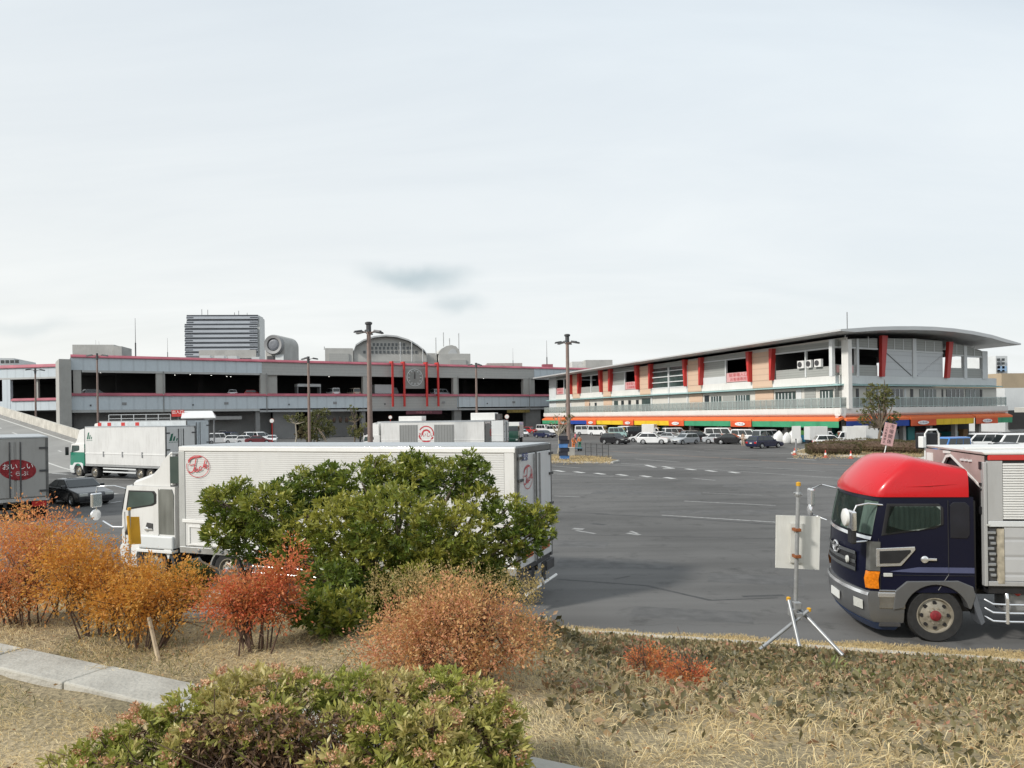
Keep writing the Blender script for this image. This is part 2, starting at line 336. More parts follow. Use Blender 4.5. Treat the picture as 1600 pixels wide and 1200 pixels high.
# kerb line frame: q grows from the kerb towards the camera, t runs along the kerb to the right
K0 = np.array([.78, 14.9]); KD = np.array([math.cos(R(16)), -math.sin(R(16))]); KN = np.array([-math.sin(R(16)), -math.cos(R(16))])
def QT(x, y): dx, dy = x - K0[0], y - K0[1]; return dx * KN[0] + dy * KN[1], dx * KD[0] + dy * KD[1]
def XY(q, t): return K0[0] + q * KN[0] + t * KD[0], K0[1] + q * KN[1] + t * KD[1]
def bank_z(x, y):
    q, t = QT(np.asarray(x, float), np.asarray(y, float))
    bl = np.clip((t - .6) / 2.6, 0, 1); bl = bl * bl * (3 - 2 * bl); s = np.clip((q - .15) / (9.6 + 1.5 * bl), 0, 1); s = s - (.06 - .05 * bl) * np.sin(s * np.pi * 2)
    z = .13 + 2.77 * np.clip(s, 0, 1)
    b = .035 * np.sin(1.7 * x + .6 * y) * np.sin(1.3 * y - .4 * x) + .018 * np.sin(5.1 * x + 1.1) * np.sin(4.3 * y + 2.0 * x)
    return z + b * np.clip(q / 1.0, 0, 1)
def soil():
    m, t, b = newmat('bank_soil'); nn = t.nodes.new; lk = t.links.new
    c = nn('ShaderNodeTexCoord')
    n1 = nn('ShaderNodeTexNoise'); n1.inputs['Scale'].default_value = 1.1; n1.inputs['Detail'].default_value = 8; n1.inputs['Roughness'].default_value = .65; lk(c.outputs['Object'], n1.inputs['Vector'])
    n2 = nn('ShaderNodeTexNoise'); n2.inputs['Scale'].default_value = 38; n2.inputs['Detail'].default_value = 4; lk(c.outputs['Object'], n2.inputs['Vector'])
    r = nn('ShaderNodeValToRGB'); e = r.color_ramp.elements; e[0].position = .35; e[0].color = (.20, .165, .095, 1); e[1].position = .65; e[1].color = (.44, .35, .21, 1); lk(n1.outputs['Fac'], r.inputs[0])
    mr = nn('ShaderNodeMapRange'); mr.inputs[1].default_value = .25; mr.inputs[2].default_value = .75; mr.inputs[3].default_value = .5; mr.inputs[4].default_value = 1.4; lk(n2.outputs['Fac'], mr.inputs[0])
    s = nn('ShaderNodeVectorMath'); s.operation = 'SCALE'; lk(r.outputs[0], s.inputs[0]); lk(mr.outputs[0], s.inputs['Scale']); lk(s.outputs[0], b.inputs['Base Color']); b.inputs['Roughness'].default_value = .95
    bp = nn('ShaderNodeBump'); bp.inputs['Strength'].default_value = .8; bp.inputs['Distance'].default_value = .03; lk(n2.outputs['Fac'], bp.inputs['Height']); lk(bp.outputs[0], b.inputs['Normal'])
    return m
M_soil = soil()
qs = np.concatenate([np.linspace(.15, 14, 90), np.linspace(15, 40, 12)]); ts = np.linspace(-45, 40, 240)
qq, tt = np.meshgrid(qs, ts, indexing='ij'); bx, by = XY(qq, tt); bz = bank_z(bx, by)
co = np.stack([bx, by, bz], -1).reshape(-1, 3); nq, ntt = qq.shape
ii = (np.arange(nq - 1)[:, None] * ntt + np.arange(ntt - 1)[None]).ravel()
tag(fast_mesh('embankment', co, np.stack([ii, ii + ntt, ii + ntt + 1, ii + 1], 1), M_soil, smooth=True), kind='structure')
kb = MB(); t0 = -45.0
while t0 < 40:
    a, b_, c_, d_ = [XY(q, t) for q, t in ((.0, t0 + .006), (.0, t0 + .594), (.16, t0 + .594), (.16, t0 + .006))]
    h = .15 + random.uniform(-.004, .004)
    kb.hexa([(*p, -.02) for p in (a, b_, c_, d_)], [(*p, h) for p in (a, b_, c_, d_)]); t0 += .6
tag(kb.build('kerb', M_conc_l, bevel=.012), kind='structure')
# low dry verge on the lot side of the kerb
vg = MB(); pts = []
for i in range(171):
    t = -45 + i * .5; ext = .42 + .05 * t + .08 * math.sin(t * 2.3) + .05 * math.sin(t * 5.7) if t > -12 else .2
    ext = min(max(ext, .15), .95); pts.append((XY(-ext, t), XY(-ext * .5, t), XY(-.001, t)))
for p, q in zip(pts, pts[1:]):
    vg.quad((*p[0], .006), (*q[0], .006), (*q[1], .035), (*p[1], .035)); vg.quad((*p[1], .035), (*q[1], .035), (*q[2], .05), (*p[2], .05))
tag(vg.build('verge', mat('verge_soil', (.26, .20, .10), .95, var=.35, scale=6, bump=.8, bscale=30)), kind='structure')

# painted markings, given by the ground points they join
def mark(mb, p0, p1, wd, z=.005, mi=0):
    a, b = G(*p0), G(*p1); d = (b - a); n = Vector((-d.y, d.x, 0)).normalized() * wd * .62
    mb.add([(a + n)[:2] + (z,), (b + n)[:2] + (z,), (b - n)[:2] + (z,), (a - n)[:2] + (z,)], [(0, 1, 2, 3)], mi)
def worn(name, col, under=(.09, .09, .09), amt=.55):
    m, t, b = newmat(name); nn = t.nodes.new; lk = t.links.new
    c = nn('ShaderNodeTexCoord'); n = nn('ShaderNodeTexNoise'); n.inputs['Scale'].default_value = 5; n.inputs['Detail'].default_value = 9; n.inputs['Roughness'].default_value = .8; lk(c.outputs['Object'], n.inputs['Vector'])
    r = nn('ShaderNodeMapRange'); r.inputs[1].default_value = .38; r.inputs[2].default_value = .62; r.inputs[3].default_value = amt; r.inputs[4].default_value = 0; lk(n.outputs['Fac'], r.inputs[0])
    x = nn('ShaderNodeMixRGB'); lk(r.outputs[0], x.inputs[0]); x.inputs[1].default_value = list(col) + [1]; x.inputs[2].default_value = list(under) + [1]; lk(x.outputs[0], b.inputs['Base Color']); b.inputs['Roughness'].default_value = .8
    return m
MK_w, MK_f, MK_o, MK_d = worn('marking_white', (.62, .62, .60), amt=.55), worn('marking_faded', (.36, .36, .35), amt=.8), worn('marking_orange', (.34, .20, .12), amt=.8), worn('tar_seam', (.035, .035, .036), (.08, .08, .08), .8)
mk = MB(); Z = 0
for p0, p1, wd, mi in [((992, 717), (1062, 722), .22, 1), ((970, 724), (1320, 748), .15, 1), ((935, 726), (1016, 729), .18, 1), ((865, 775), (906, 776.5), .15, 1),
        ((1069, 783), (1212, 790), .16, 1), ((1034, 805), (1212, 816), .17, 1), ((1082, 747.5), (1118, 750.5), .22, 1), ((863, 728), (906, 731), .2, 1), ((865, 739), (1060, 749), .12, 1), ((1100, 702), (1290, 712), .2, 1),
        ((1010, 701), (1100, 706), .16, 1), ((870, 741), (930, 744), .12, 1), ((930, 745), (958, 745), .14, 1), ((968, 749), (992, 749.5), .14, 1),
        ((1150, 727), (1290, 737), .12, 1), ((895, 826), (912, 827), .28, 1), ((900, 829), (930, 834), .14, 1), ((980, 833), (1000, 836), .2, 1), ((985, 830), (996, 834), .12, 1),
        ((1098, 770), (1190, 774), .08, 1), ((1130, 690), (1180, 693), .15, 1), ((1230, 716), (1275, 719), .2, 0)]:
    mark(mk, p0, p1, wd, .004 + .0005 * (Z % 5), mi); Z += 1
for px, py in ((874, 736), (905, 738), (937, 740.3), (972, 742.3), (1009, 744.4), (1046, 747), (1079, 733.5), (1111, 736), (1147, 738.3)):
    mark(mk, (px - 7, py - 1.0), (px + 7, py + 1.0), .36, .0075, 0)
for a, b_ in (((1009, 726.5), (1024, 730.5)), ((1036, 729), (1052, 732)), ((1036, 732.5), (1054, 732))): mark(mk, a, b_, .3, .0075, 0)
for i in range(8):
    x0 = 942 + i * 62; mark(mk, (x0, 704.6 + i * 3.72), (x0 + 58, 704.6 + (i + .93) * 3.72), .24, .0045, 2)
for p0, p1, wd in (((868, 800), (950, 803), .10), ((930, 803), (1034, 808), .13), ((1034, 807.5), (1212, 820), .12), ((870, 905), (1010, 915), .07), ((1010, 915), (1110, 938), .09), ((1110, 938), (1215, 934), .06),
                   ((870, 835), (1215, 842), .04), ((1160, 932), (1225, 930), .12), ((925, 818), (945, 820), .25), ((1100, 760), (1240, 752), .05), ((960, 905), (985, 900), .05)):
    mark(mk, p0, p1, wd, .003, 3)
for (cx_, cy_, wx, wy, rot) in ((960, 880, 3.4, 1.6, -.28), (1130, 800, 5.5, 1.3, -.2), (1010, 770, 6, 2.0, -.25), (1180, 905, 2.4, 1.2, -.3), (1240, 760, 8, 2.2, -.2), (900, 850, 2.2, 1.4, -.2), (1080, 960, 2.6, 1.0, -.25), (940, 760, 5, 1.2, -.25)):
    c_ = G(cx_, cy_); rot += random.uniform(-.12, .12); ca, sa = math.cos(rot), math.sin(rot); mk.add([(c_.x + ca * a * wx - sa * b_ * wy, c_.y + sa * a * wx + ca * b_ * wy, .0012) for a, b_ in ((-.5, -.5), (.5, -.45), (.48, .5), (-.5, .42))], [(0, 1, 2, 3)], 4)
for p0, p1, wd in (((150, 748), (215, 749), .28), ((75, 739), (105, 741), .22), ((172, 771), (182, 772), .25), ((172, 786), (190, 783), .14), ((200, 745), (250, 748), .16)): mark(mk, p0, p1, wd, .0045, 0)
tag(mk.build('road_markings', [MK_w, MK_f, MK_o, MK_d, mat('asphalt_patch', (.093, .092, .09), .85, var=.25, scale=2.5, bump=.2, bscale=60)]), kind='structure')

# concrete ramp rising to the left
M_ramp = mat('ramp_concrete', (.27, .265, .25), .85, var=.12, scale=.5, bump=.2, bscale=20, dirt=.2, stretch=(1, .3, 1))
RA = np.array([-34.2, 70.4]); RD = np.array([-.767, .641]); RN = np.array([-.641, -.767])
def rp(s, n, dz=0): return (RA[0] + RD[0] * s + RN[0] * n, RA[1] + RD[1] * s + RN[1] * n, max(0, s) * .1145 * min(1, .55 + s / 40) + dz)
S_ = [-.5, 3, 8, 13, 18, 24, 32, 40, 50, 62, 76]
rm = MB(); rl = MB()
for a, b_ in zip(S_, S_[1:]):
    rm.hexa([(*rp(a, 0)[:2], -.05), (*rp(a, 15)[:2], -.05), (*rp(b_, 15)[:2], -.05), (*rp(b_, 0)[:2], -.05)], [rp(a, 0, .015), rp(a, 15, .015), rp(b_, 15, .015), rp(b_, 0, .015)])
    for n, wd in ((.75, .28), (3.6, .22), (6.9, .22), (9.6, .25), (12.6, .2)):
        if n in (3.6, 12.6):
            m_ = (a + b_) / 2; rl.quad(rp(a, n, .02), rp(a, n + wd, .02), rp(m_, n + wd, .02), rp(m_, n, .02))
        else: rl.quad(rp(a, n, .02), rp(a, n + wd, .02), rp(b_, n + wd, .02), rp(b_, n, .02))
tag(rm.build('ramp', M_ramp), kind='structure')
tag(rl.build('ramp_markings', worn('ramp_marking_white', (.6, .6, .57), (.33, .32, .3), .5)), kind='structure')
bw = MB()
for a, b_ in zip(S_[1:], S_[2:]):
    for n0, n1, h0, h1 in ((-.35, -.05, -.3, 1.25), (-.05, .28, -.1, .22)):
        bw.hexa([rp(a, n0, h0), rp(a, n1, h0), rp(b_, n1, h0), rp(b_, n0, h0)], [rp(a, n0, h1), rp(a, n1, h1), rp(b_, n1, h1), rp(b_, n0, h1)], 0 if h1 > 1 else 1)
tag(bw.build('ramp_wall', [mat('ramp_wall_concrete', (.50, .48, .43), .85, var=.2, scale=.8, bump=.3, bscale=9, dirt=.7), M_conc_d]), 'weathered pale concrete parapet wall running up the far edge of the ramp', 'wall')

# concrete slab edging across the grass
sl = MB(); M_slab = mat('slab_concrete', (.40, .385, .34), .9, var=.16, scale=3, bump=.5, bscale=35, dirt=.4)
SA, SDIR = np.array([-2.79, 4.72]), np.array([.895, -.446]); SNR = np.array([-.446, -.895])
t = -6.0
while t < 3.1:
    ln = .9; j = random.uniform(-.008, .008); c4 = [SA + SDIR * a + SNR * (b_ + j) for a, b_ in ((t + .006, 0), (t + ln - .006, 0), (t + ln - .006, .31), (t + .006, .31))]
    dz = random.uniform(-.004, .006); sl.hexa([(*p, 2.7) for p in c4], [(*p, 2.93 + dz) for p in c4]); t += ln
tag(sl.build('path', M_slab, bevel=.012), kind='structure')

# planted islands in the lot
def island(pts, h, name, m_in, label=None):
    lo = [G(*p) for p in pts]; c = sum(lo, Vector()) / len(lo)
    tag(MB().prism([(p.x, p.y) for p in lo], -.05, h, 'z').build(name + '_kerb', M_conc_l, bevel=.02), kind='structure')
    inn = [c + (p - c) * .95 for p in lo]
    tag(MB().prism([(p.x, p.y) for p in inn], h - .02, h + .03, 'z').build(name + '_soil', m_in), kind='structure')
M_soil2 = mat('island_soil', (.20, .155, .085), .95, var=.4, scale=1.2, bump=.8, bscale=12)
island([(850, 722), (905, 723.5), (958, 724), (968, 721.5), (940, 717.5), (900, 713), (850, 711)], .16, 'island', M_soil2)
island([(1236, 709), (1256, 711), (1330, 714), (1445, 718), (1500, 700), (1400, 697), (1262, 701)], .16, 'hedge_island', M_soil2)
# ================================================================== BUILDINGS
M_panel_blue = ribbed('fascia_panel_blue', (.54, .60, .635), 0, 2.1, .5, .35, .18, .86)
M_panel_grey = ribbed('fascia_panel_grey', (.42, .42, .40), 2, .62, .7, .3, .2, .85)
# ---- main market hall
A0 = P(110, 600, 136.7); B0 = P(917, 600, 199.6)
A0.z = B0.z = 0; EX = (B0 - A0).normalized(); rzM = math.atan2(EX.y, EX.x)
def fm(px, py=600):        # local x on the hall's facade below a pixel column
    u = (px - 800) / F; v = (HY - py) / F; k = u * cth + v * sth
    return (k * A0.y - A0.x) / (EX.x - k * EX.y)
hall = empty('market_hall', A0, rzM, 'long two deck grey market hall with red copings, dark open bays and a clock', 'building')
LH = fm(985)
DEP = 46.0
b = MB()                                           # slabs, end walls, deck edges
b.box(0, LH, .4, DEP, 6.5, 9.0); b.box(0, LH, .4, DEP, 14.2, 16.2); b.box(0, LH, DEP - .5, DEP - .01, 0, 16.1)
b.box(0.02, .5, .5, DEP - .6, 0, 6.48); b.box(LH - .5, LH, .5, DEP - .6, 0, 16.1)
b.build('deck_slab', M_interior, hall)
for (p0, p1) in ((110, 409), (834.5, 985)): MB().box(fm(p0, 570), fm(p1, 570), -.05, .35, 13.96, 16.27).build('upper_fascia', M_panel_blue, hall)
for (p0, p1) in ((110, 573.5), (714.5, 985)): MB().box(fm(p0, 630), fm(p1, 630), -.05, .35, 6.5, 9.1).build('lower_fascia', M_panel_blue, hall)
MB().box(fm(409.3, 570), fm(834.2, 570), -.02, .36, 13.6, 16.27).build('upper_fascia', M_panel_grey, hall)
MB().box(fm(573.8, 630), fm(714.2, 630), -.02, .36, 6.2, 9.1).build('lower_fascia', M_panel_grey, hall)
M_lip = mat('soffit_lip', (.42, .43, .42), .6, var=.08, scale=.5, dirt=.2)
for p0, p1, y, z0, z1, m in ((128, 406, -.12, 13.55, 13.95, M_lip), (837, 984, -.12, 13.55, 13.95, M_lip), (112, 405, -.15, 6.0, 6.48, M_lip), (405.3, 984, -.10, 5.75, 6.19, mat('soffit_lip_dull', (.36, .37, .37), .6, var=.1, scale=.5, dirt=.2))):
    MB().box(fm(p0, 600), fm(p1, 600), y, .3, z0, z1).build('soffit_lip', m, hall)
def coping(z0, z1, x0, x1, mb):
    mb.prism([(-.32, z0), (-.32, z0 + .15), (.1, z1), (.5, z1), (.5, z0)], x0, x1, 'x')
b = MB(); coping(16.275, 16.86, fm(110, 555), LH, b); b.build('roof_coping', M_rose, hall)
b = MB(); coping(9.105, 9.7, fm(110, 616), LH, b); b.build('deck_coping', M_rose, hall)
M_tower = mat('tower_concrete', (.39, .385, .36), .85, var=.1, scale=.3, bump=.2, bscale=6, dirt=.25)
# columns of the upper deck
for (p0, p1, y0, y1) in ((114.5, 127, 0.02, 1.4), (244, 258, .02, 1.3), (407, 418, .02, 1.2), (418.3, 434, .5, 1.6), (567.5, 580, .04, 1.2), (708.6, 716.6, .04, 1.2), (818, 830, .04, 1.2), (830.3, 837, .5, 1.6)):
    MB().box(fm(p0), fm(p1), y0, y1, 9.0, 14.19).build('column', M_tower, hall)
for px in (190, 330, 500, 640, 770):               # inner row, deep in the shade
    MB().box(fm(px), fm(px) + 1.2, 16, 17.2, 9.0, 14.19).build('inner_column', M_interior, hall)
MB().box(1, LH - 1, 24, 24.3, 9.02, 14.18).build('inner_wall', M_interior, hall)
# railings with the low red cap inside the deck opening are hidden; ceiling lamps glow in the dark
lamps = MB()
for px, py, y in ((308, 597, 9), (360, 590, 6), (286, 599, 12), (345, 600, 11), (449, 590, 5), (534, 599, 9), (548, 592, 6), (703, 608, 3), (777, 597, 7), (160, 598, 7), (206, 593, 5), (375, 600, 14), (383, 601, 15)):
    lamps.lathe([(.09, -.05), (.12, 0), (.03, .04)], (fm(px), y, 14.12 if py < 596 else 13.95), 'z', 8)
lamps.build('ceiling_lamp', M_lampglow, hall)
# ground floor
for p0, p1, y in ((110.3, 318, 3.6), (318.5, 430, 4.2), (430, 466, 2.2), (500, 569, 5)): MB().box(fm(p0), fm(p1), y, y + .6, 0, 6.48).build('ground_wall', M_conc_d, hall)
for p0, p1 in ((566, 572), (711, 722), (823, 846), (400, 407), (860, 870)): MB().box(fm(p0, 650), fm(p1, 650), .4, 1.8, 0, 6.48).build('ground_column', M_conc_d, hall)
for px in (520, 530, 540, 550): MB().box(fm(px), fm(px + 4.5), 4.93, 4.99, 3.2, 4.5).build('window', M_glass, hall)
MB().hexa([(fm(320), .6, 4.3), (fm(378), .6, 4.3), (fm(378), 4.1, 4.5), (fm(320), 4.1, 4.5)], [(fm(320), .6, 5.0), (fm(378), .6, 5.0), (fm(378), 4.1, 5.2), (fm(320), 4.1, 5.2)]).build('canopy', mat('canopy_grey', (.34, .34, .33), .6, dirt=.2), hall)
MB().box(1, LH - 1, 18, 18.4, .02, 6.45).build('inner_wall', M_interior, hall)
# clock, framed by four red posts
cx = fm(646.8); b = MB(); b.box(fm(631.5), fm(662), -.5, -.06, 10.9, 15.6); ck = b.build('clock_panel', mat('clock_panel_concrete', (.27, .27, .255), .8, var=.1, scale=.6, bump=.2, bscale=8, dirt=.2), hall)
cz = ZA(647, 590, A0.y + EX.y * cx)
b = MB()
ro, ri = 2.02, 1.9
b.loft([[(cx + r * math.cos(a), y, cz + r * math.sin(a)) for a in np.linspace(0, 2 * math.pi, 40, endpoint=False)] for r, y in ((ro, -.52), (ro, -.6), (ri, -.6), (ri, -.52))], 0, caps=False)
for k in range(12):
    a = k * math.pi / 6; ca, sa = math.cos(a), math.sin(a); ln = .38 if k % 3 == 0 else .28
    p = lambda r, w_: (cx + ca * r - sa * w_, cz + sa * r + ca * w_)
    b.prism([p(1.7, .09), p(1.7, -.09), p(1.7 - ln, -.09), p(1.7 - ln, .09)], -.6, -.52, 'y', 0)
for a, ln, wd in ((R(90), 1.5, .10), (R(86), 1.0, .13)):
    ca, sa = math.cos(a), math.sin(a); y_ = -.62 if ln > 1.2 else -.58
    p = lambda r, w_: (cx + ca * r - sa * w_, cz + sa * r + ca * w_)
    b.prism([p(-.3, wd), p(-.3, -wd), p(ln, -wd * .5), p(ln, wd * .5)], y_ - .03, y_, 'y', 1)
b.build('clock_face', [M_white2, M_textk], ck)
for px in (611, 629, 664.2, 681.8):
    x = fm(px); g = MB(); zt = 17.15
    g.box(x - .2, x + .2, -1.2, -.8, 6.7, zt - .02).box(x - .19, x + .19, -1.19, .6, zt - .42, zt).box(x - .15, x + .15, -.81, -.3, 9.2, 9.6)
    g.build('red_post', M_red, hall)
b = MB(); b.box(fm(634, 645), fm(690, 645), -.25, -.12, 4.9, 5.72); sg = b.build('sign_board', mat('sign_maroon', (.12, .035, .05), .6, var=.3, scale=2), hall)
text_mb('市場まつり', .62, frame((fm(662, 645), -.262, 5.3), (1, 0, 0), (0, 0, 1)), wide=1.4).build('lettering', mat('lettering_rose', (.42, .14, .16), .6), sg)
b = MB(); b.box(fm(792, 646), fm(827, 646), -.25, -.12, 4.95, 5.72); sg = b.build('sign_board', mat('sign_ochre', (.2, .15, .04), .6, var=.3, scale=2), hall)
text_mb('中央入口', .55, frame((fm(809.5, 646), -.262, 5.32), (1, 0, 0), (0, 0, 1)), wide=1.6).build('lettering', mat('lettering_ochre', (.5, .38, .12), .6), sg)
# things on the hall's roof
def roofbox(px0, px1, ytop, D, mats, name, dep=8, zb=16.2):
    a = P(px0, ytop, D); c = P(px1, ytop, D + (px1 - px0) * .02)
    Mi = hall.matrix_basis.inverted() if False else Matrix.Rotation(-rzM, 4, 'Z') @ Matrix.Translation(-A0)
    n = Vector((-(c - a).y, (c - a).x, 0)).normalized() * dep; lo = [Vector((q.x, q.y, zb)) for q in (a, c, c + n, a + n)]
    return MB(Mi).hexa(lo, [Vector((q.x, q.y, a.z)) for q in lo]).build(name, mats, hall)
roofbox(113, 178, 538.5, 150, M_conc, 'roof_house', 7); roofbox(178.3, 190, 541, 151, M_conc, 'roof_house', 6)
roofbox(915, 957, 562.5, 214, M_conc, 'roof_house', 8); roofbox(894, 914.5, 565, 216, mat('roof_white', (.6, .6, .58), .7), 'roof_house', 6); roofbox(761, 816, 567.5, 200, mat('roof_rosy', (.42, .36, .34), .7), 'roof_house', 8)
roofbox(138, 176, 555, 147, M_white2, 'roof_unit', 2); roofbox(848, 864, 569, 199, M_rose, 'roof_unit', 2)
roofbox(312, 328, 555.3, 158, M_white2, 'roof_unit', 3); roofbox(335, 350, 555.6, 159, M_white2, 'roof_unit', 3); roofbox(356, 370, 556, 160, M_white2, 'roof_unit', 3); roofbox(393, 405, 557.5, 163, M_white2, 'roof_unit', 3)
hall_inv = Matrix.Rotation(-rzM, 4, 'Z') @ Matrix.Translation(-A0)
for px, yt, D, r in ((212, 497, 152, .09), (262, 528, 155, .05), (854.5, 532, 200, .09), (801.5, 544, 196, .05), (150, 531, 152, .04), (155, 533, 152, .04)):
    p = P(px, 560, D); zt = ZA(px, yt, D)
    MB(hall_inv).tube([(p.x, p.y, 16.2), (p.x, p.y, 16.2 + (zt - 16.2) * .45), (p.x, p.y, 16.2 + (zt - 16.2) * .46), (p.x, p.y, zt)], [r * 1.6, r * 1.6, r * .7, r * .4], 6).build('antenna_mast', M_greyd, hall)
# stair tower at the hall's left end
def block(name, label, cat, p_front, dep, z0, z1, m, parent=None):
    a, c = p_front; n = Vector((-(c - a).y, (c - a).x, 0)).normalized() * dep
    lo = [Vector((q.x, q.y, z0)) for q in (a, c, c + n, a + n)]
    o = MB().hexa(lo, [Vector((q.x, q.y, z1)) for q in lo]).build(name, m, parent); return tag(o, label, cat) if label else o
tw = (P(92.5, 600, 134.5), P(111.5, 600, 135.6)); block('stair_tower', 'plain grey concrete stair tower between the two market hall blocks', 'tower', tw, 9, 0, ZA(100, 561, 135), M_tower)
# ---- left wing behind the tower
Wa, Wb = P(-420, 600, 177), P(97, 600, 160); Wa.z = Wb.z = 0; ew = (Wb - Wa).normalized(); rzW = math.atan2(ew.y, ew.x)
wing = empty('hall_wing', Wa, rzW, 'set back market hall wing with red copings beyond the concrete ramp', 'building')
def fw(px, py=600):
    u = (px - 800) / F; v = (HY - py) / F; k = u * cth + v * sth
    return (k * Wa.y - Wa.x) / (ew.x - k * ew.y)
LW = fw(97)
MB().box(0, LW, .4, 30, 6.6, 9.0).box(0, LW, .4, 30, 14.3, 16.2).box(0, LW, 29.5, 29.99, 9.01, 14.29).box(0, LW, 8, 8.3, 0, 6.59).build('deck_slab', M_interior, wing)
MB().box(0, LW, -.05, .35, 14.2, 16.27).build('upper_fascia', M_panel_blue, wing); MB().box(0, LW, -.05, .35, 6.9, 9.0).build('lower_fascia', M_panel_blue, wing)
b = MB(); coping(16.275, 17.0, 0, LW, b); b.build('roof_coping', M_rose, wing); b = MB(); coping(9.005, 9.6, fw(18), LW, b); b.build('deck_coping', M_rose, wing)
MB().box(0, LW, -.12, .3, 13.8, 14.19).build('soffit_lip', M_lip, wing)
MB().box(fw(4), fw(16.5), -.1, .6, 5.5, 13.79).build('column', M_panel_blue, wing)
MB().box(fw(54), fw(56.5), .5, 1, 9.01, 14.29).build('column', M_tower, wing)
for px, w_ in ((30, 5), (70, 3), (85, 3)): MB().box(fw(px), fw(px) + w_, 12, 14, 9.02, 10.6).build('parked_load', M_white2, wing)
MB().box(fw(92), fw(97), .4, 8, 0, 6.6).build('ground_wall', M_conc_d, wing)
# far left low buildings
block('low_building', 'pale low building with dark windows at the far left skyline', 'building', (P(-20, 600, 230), P(22, 600, 232)), 20, 0, ZA(5, 559, 230), M_white2)
o = MB(); a = P(2, 600, 229.7); 
for i in range(4): o.hexa([Vector((a.x + i * 1.5, 229.5, ZA(5, 568, 230))) + Vector(q) for q in ((0, 0, 0), (1, 0, 0), (1, .4, 0), (0, .4, 0))], [Vector((a.x + i * 1.5, 229.5, ZA(5, 563, 230))) + Vector(q) for q in ((0, 0, 0), (1, 0, 0), (1, .4, 0), (0, .4, 0))])
o.build('window', M_glass, bpy.data.objects['low_building'])
# ---- striped office tower
Ta, Tb = P(293, 560, 264), P(404, 560, 266); Ta.z = Tb.z = 0; et = (Tb - Ta).normalized(); LT = (Tb - Ta).length
office = empty('office_tower', Ta, math.atan2(et.y, et.x), 'grey blue office tower with dark horizontal window bands behind the hall', 'building')
zt = ZA(295, 489, 262); zf = lambda y: ZA(300, y, 262)
M_off = mat('office_cladding', (.43, .46, .50), .45, var=.06, scale=.2); M_band = mat('office_window_band', (.05, .057, .07), .15, var=.3, scale=.3)
MB().box(0, LT, .3, 7.5, 0, zt - .5).build('wall', mat('office_side', (.55, .56, .55), .6, var=.05, scale=.2), office)
MB().box(-.3, LT * .92, -.9, .29, 0, zf(506)).build('wall', M_off, office)
nb = 9
for i in range(nb):
    y = 490.5 + i * 7.3
    MB().box(-.45 if i > 1 else -.05, LT + .02, -1.15 if i > 1 else -.2, (-.905 if i > 1 else .28), zf(y + 2.7) - .1, zf(y) - .1).build('window', M_band, office)
    MB().box(-.4 if i > 1 else -.04, LT + .0, -1.35 if i > 1 else -.45, (-.91 if i > 1 else .28), zf(y + 7.0), zf(y + 2.9)).build('spandrel', M_off, office)
    for x0, x1 in ((-.46, 2.4), (LT - 2.7, LT + .05)): MB().box(x0 if i > 1 else max(x0, -.05), x1, -1.4 if i > 1 else -.5, -1.36 if i > 1 else -.46, zf(y + 5.6), zf(y + 4.1)).build('window', M_band, office)
MB().box(4.5, LT - .4, -1.6, -1.42, zf(560), zf(547)).build('base_wall', M_conc, office)
MB().box(LT + .05, LT + .5, .32, 7.4, 0, zt - 1.2).build('side_wall', mat('office_side_pale', (.60, .61, .60), .6, var=.05, scale=.2), office)
for x, h in ((3.9, 2.2), (6, 2), (15.5, 1), (17, 1.6), (20, .8)): MB().tube([(x, 4, zt - .6), (x, 4, zt + h)], .09, 5).build('antenna_mast', M_greyd, office)
# ---- round vent drum
vd = P(429.5, 539, 200); drum = empty('vent_tower', (vd.x, vd.y, 0), R(-8), 'concrete vent tower with a big round opening beside the office tower', 'tower')
rr_ = 15.5 / F * 200
MB().prism([(-rr_ * 1.02, 0), (rr_ * 1.02, 0)] + [(rr_ * 1.02 * math.cos(a), vd.z + rr_ * 1.02 * math.sin(a)) for a in np.linspace(0, math.pi, 20)], 0, 9, 'y').build('wall', M_conc, drum, smooth=30)
MB().lathe([(rr_ * .99, 0), (rr_ * 1.0, -1.0), (rr_ * .93, -1.3), (rr_ * .66, -1.1), (rr_ * .6, .0)], (0, 0, vd.z), 'y', 36).build('duct_rim', mat('duct_concrete', (.30, .30, .30), .6, var=.08, scale=.4), drum, smooth=40)
MB().lathe([(rr_ * .58, -.75), (rr_ * .4, -.95), (.1, -1.0)], (0, 0, vd.z), 'y', 30).build('duct_grille', mat('duct_disc', (.17, .18, .20), .5, var=.2, scale=1), drum)
MB().box(.3, 2.6, -.4, -.02, vd.z - 4.4, vd.z - 2.7).build('cabinet', M_white2, drum); MB().box(-2.1, -.2, -.4, -.02, vd.z - 4.2, vd.z - 3.0).build('vent', M_greyd, drum)
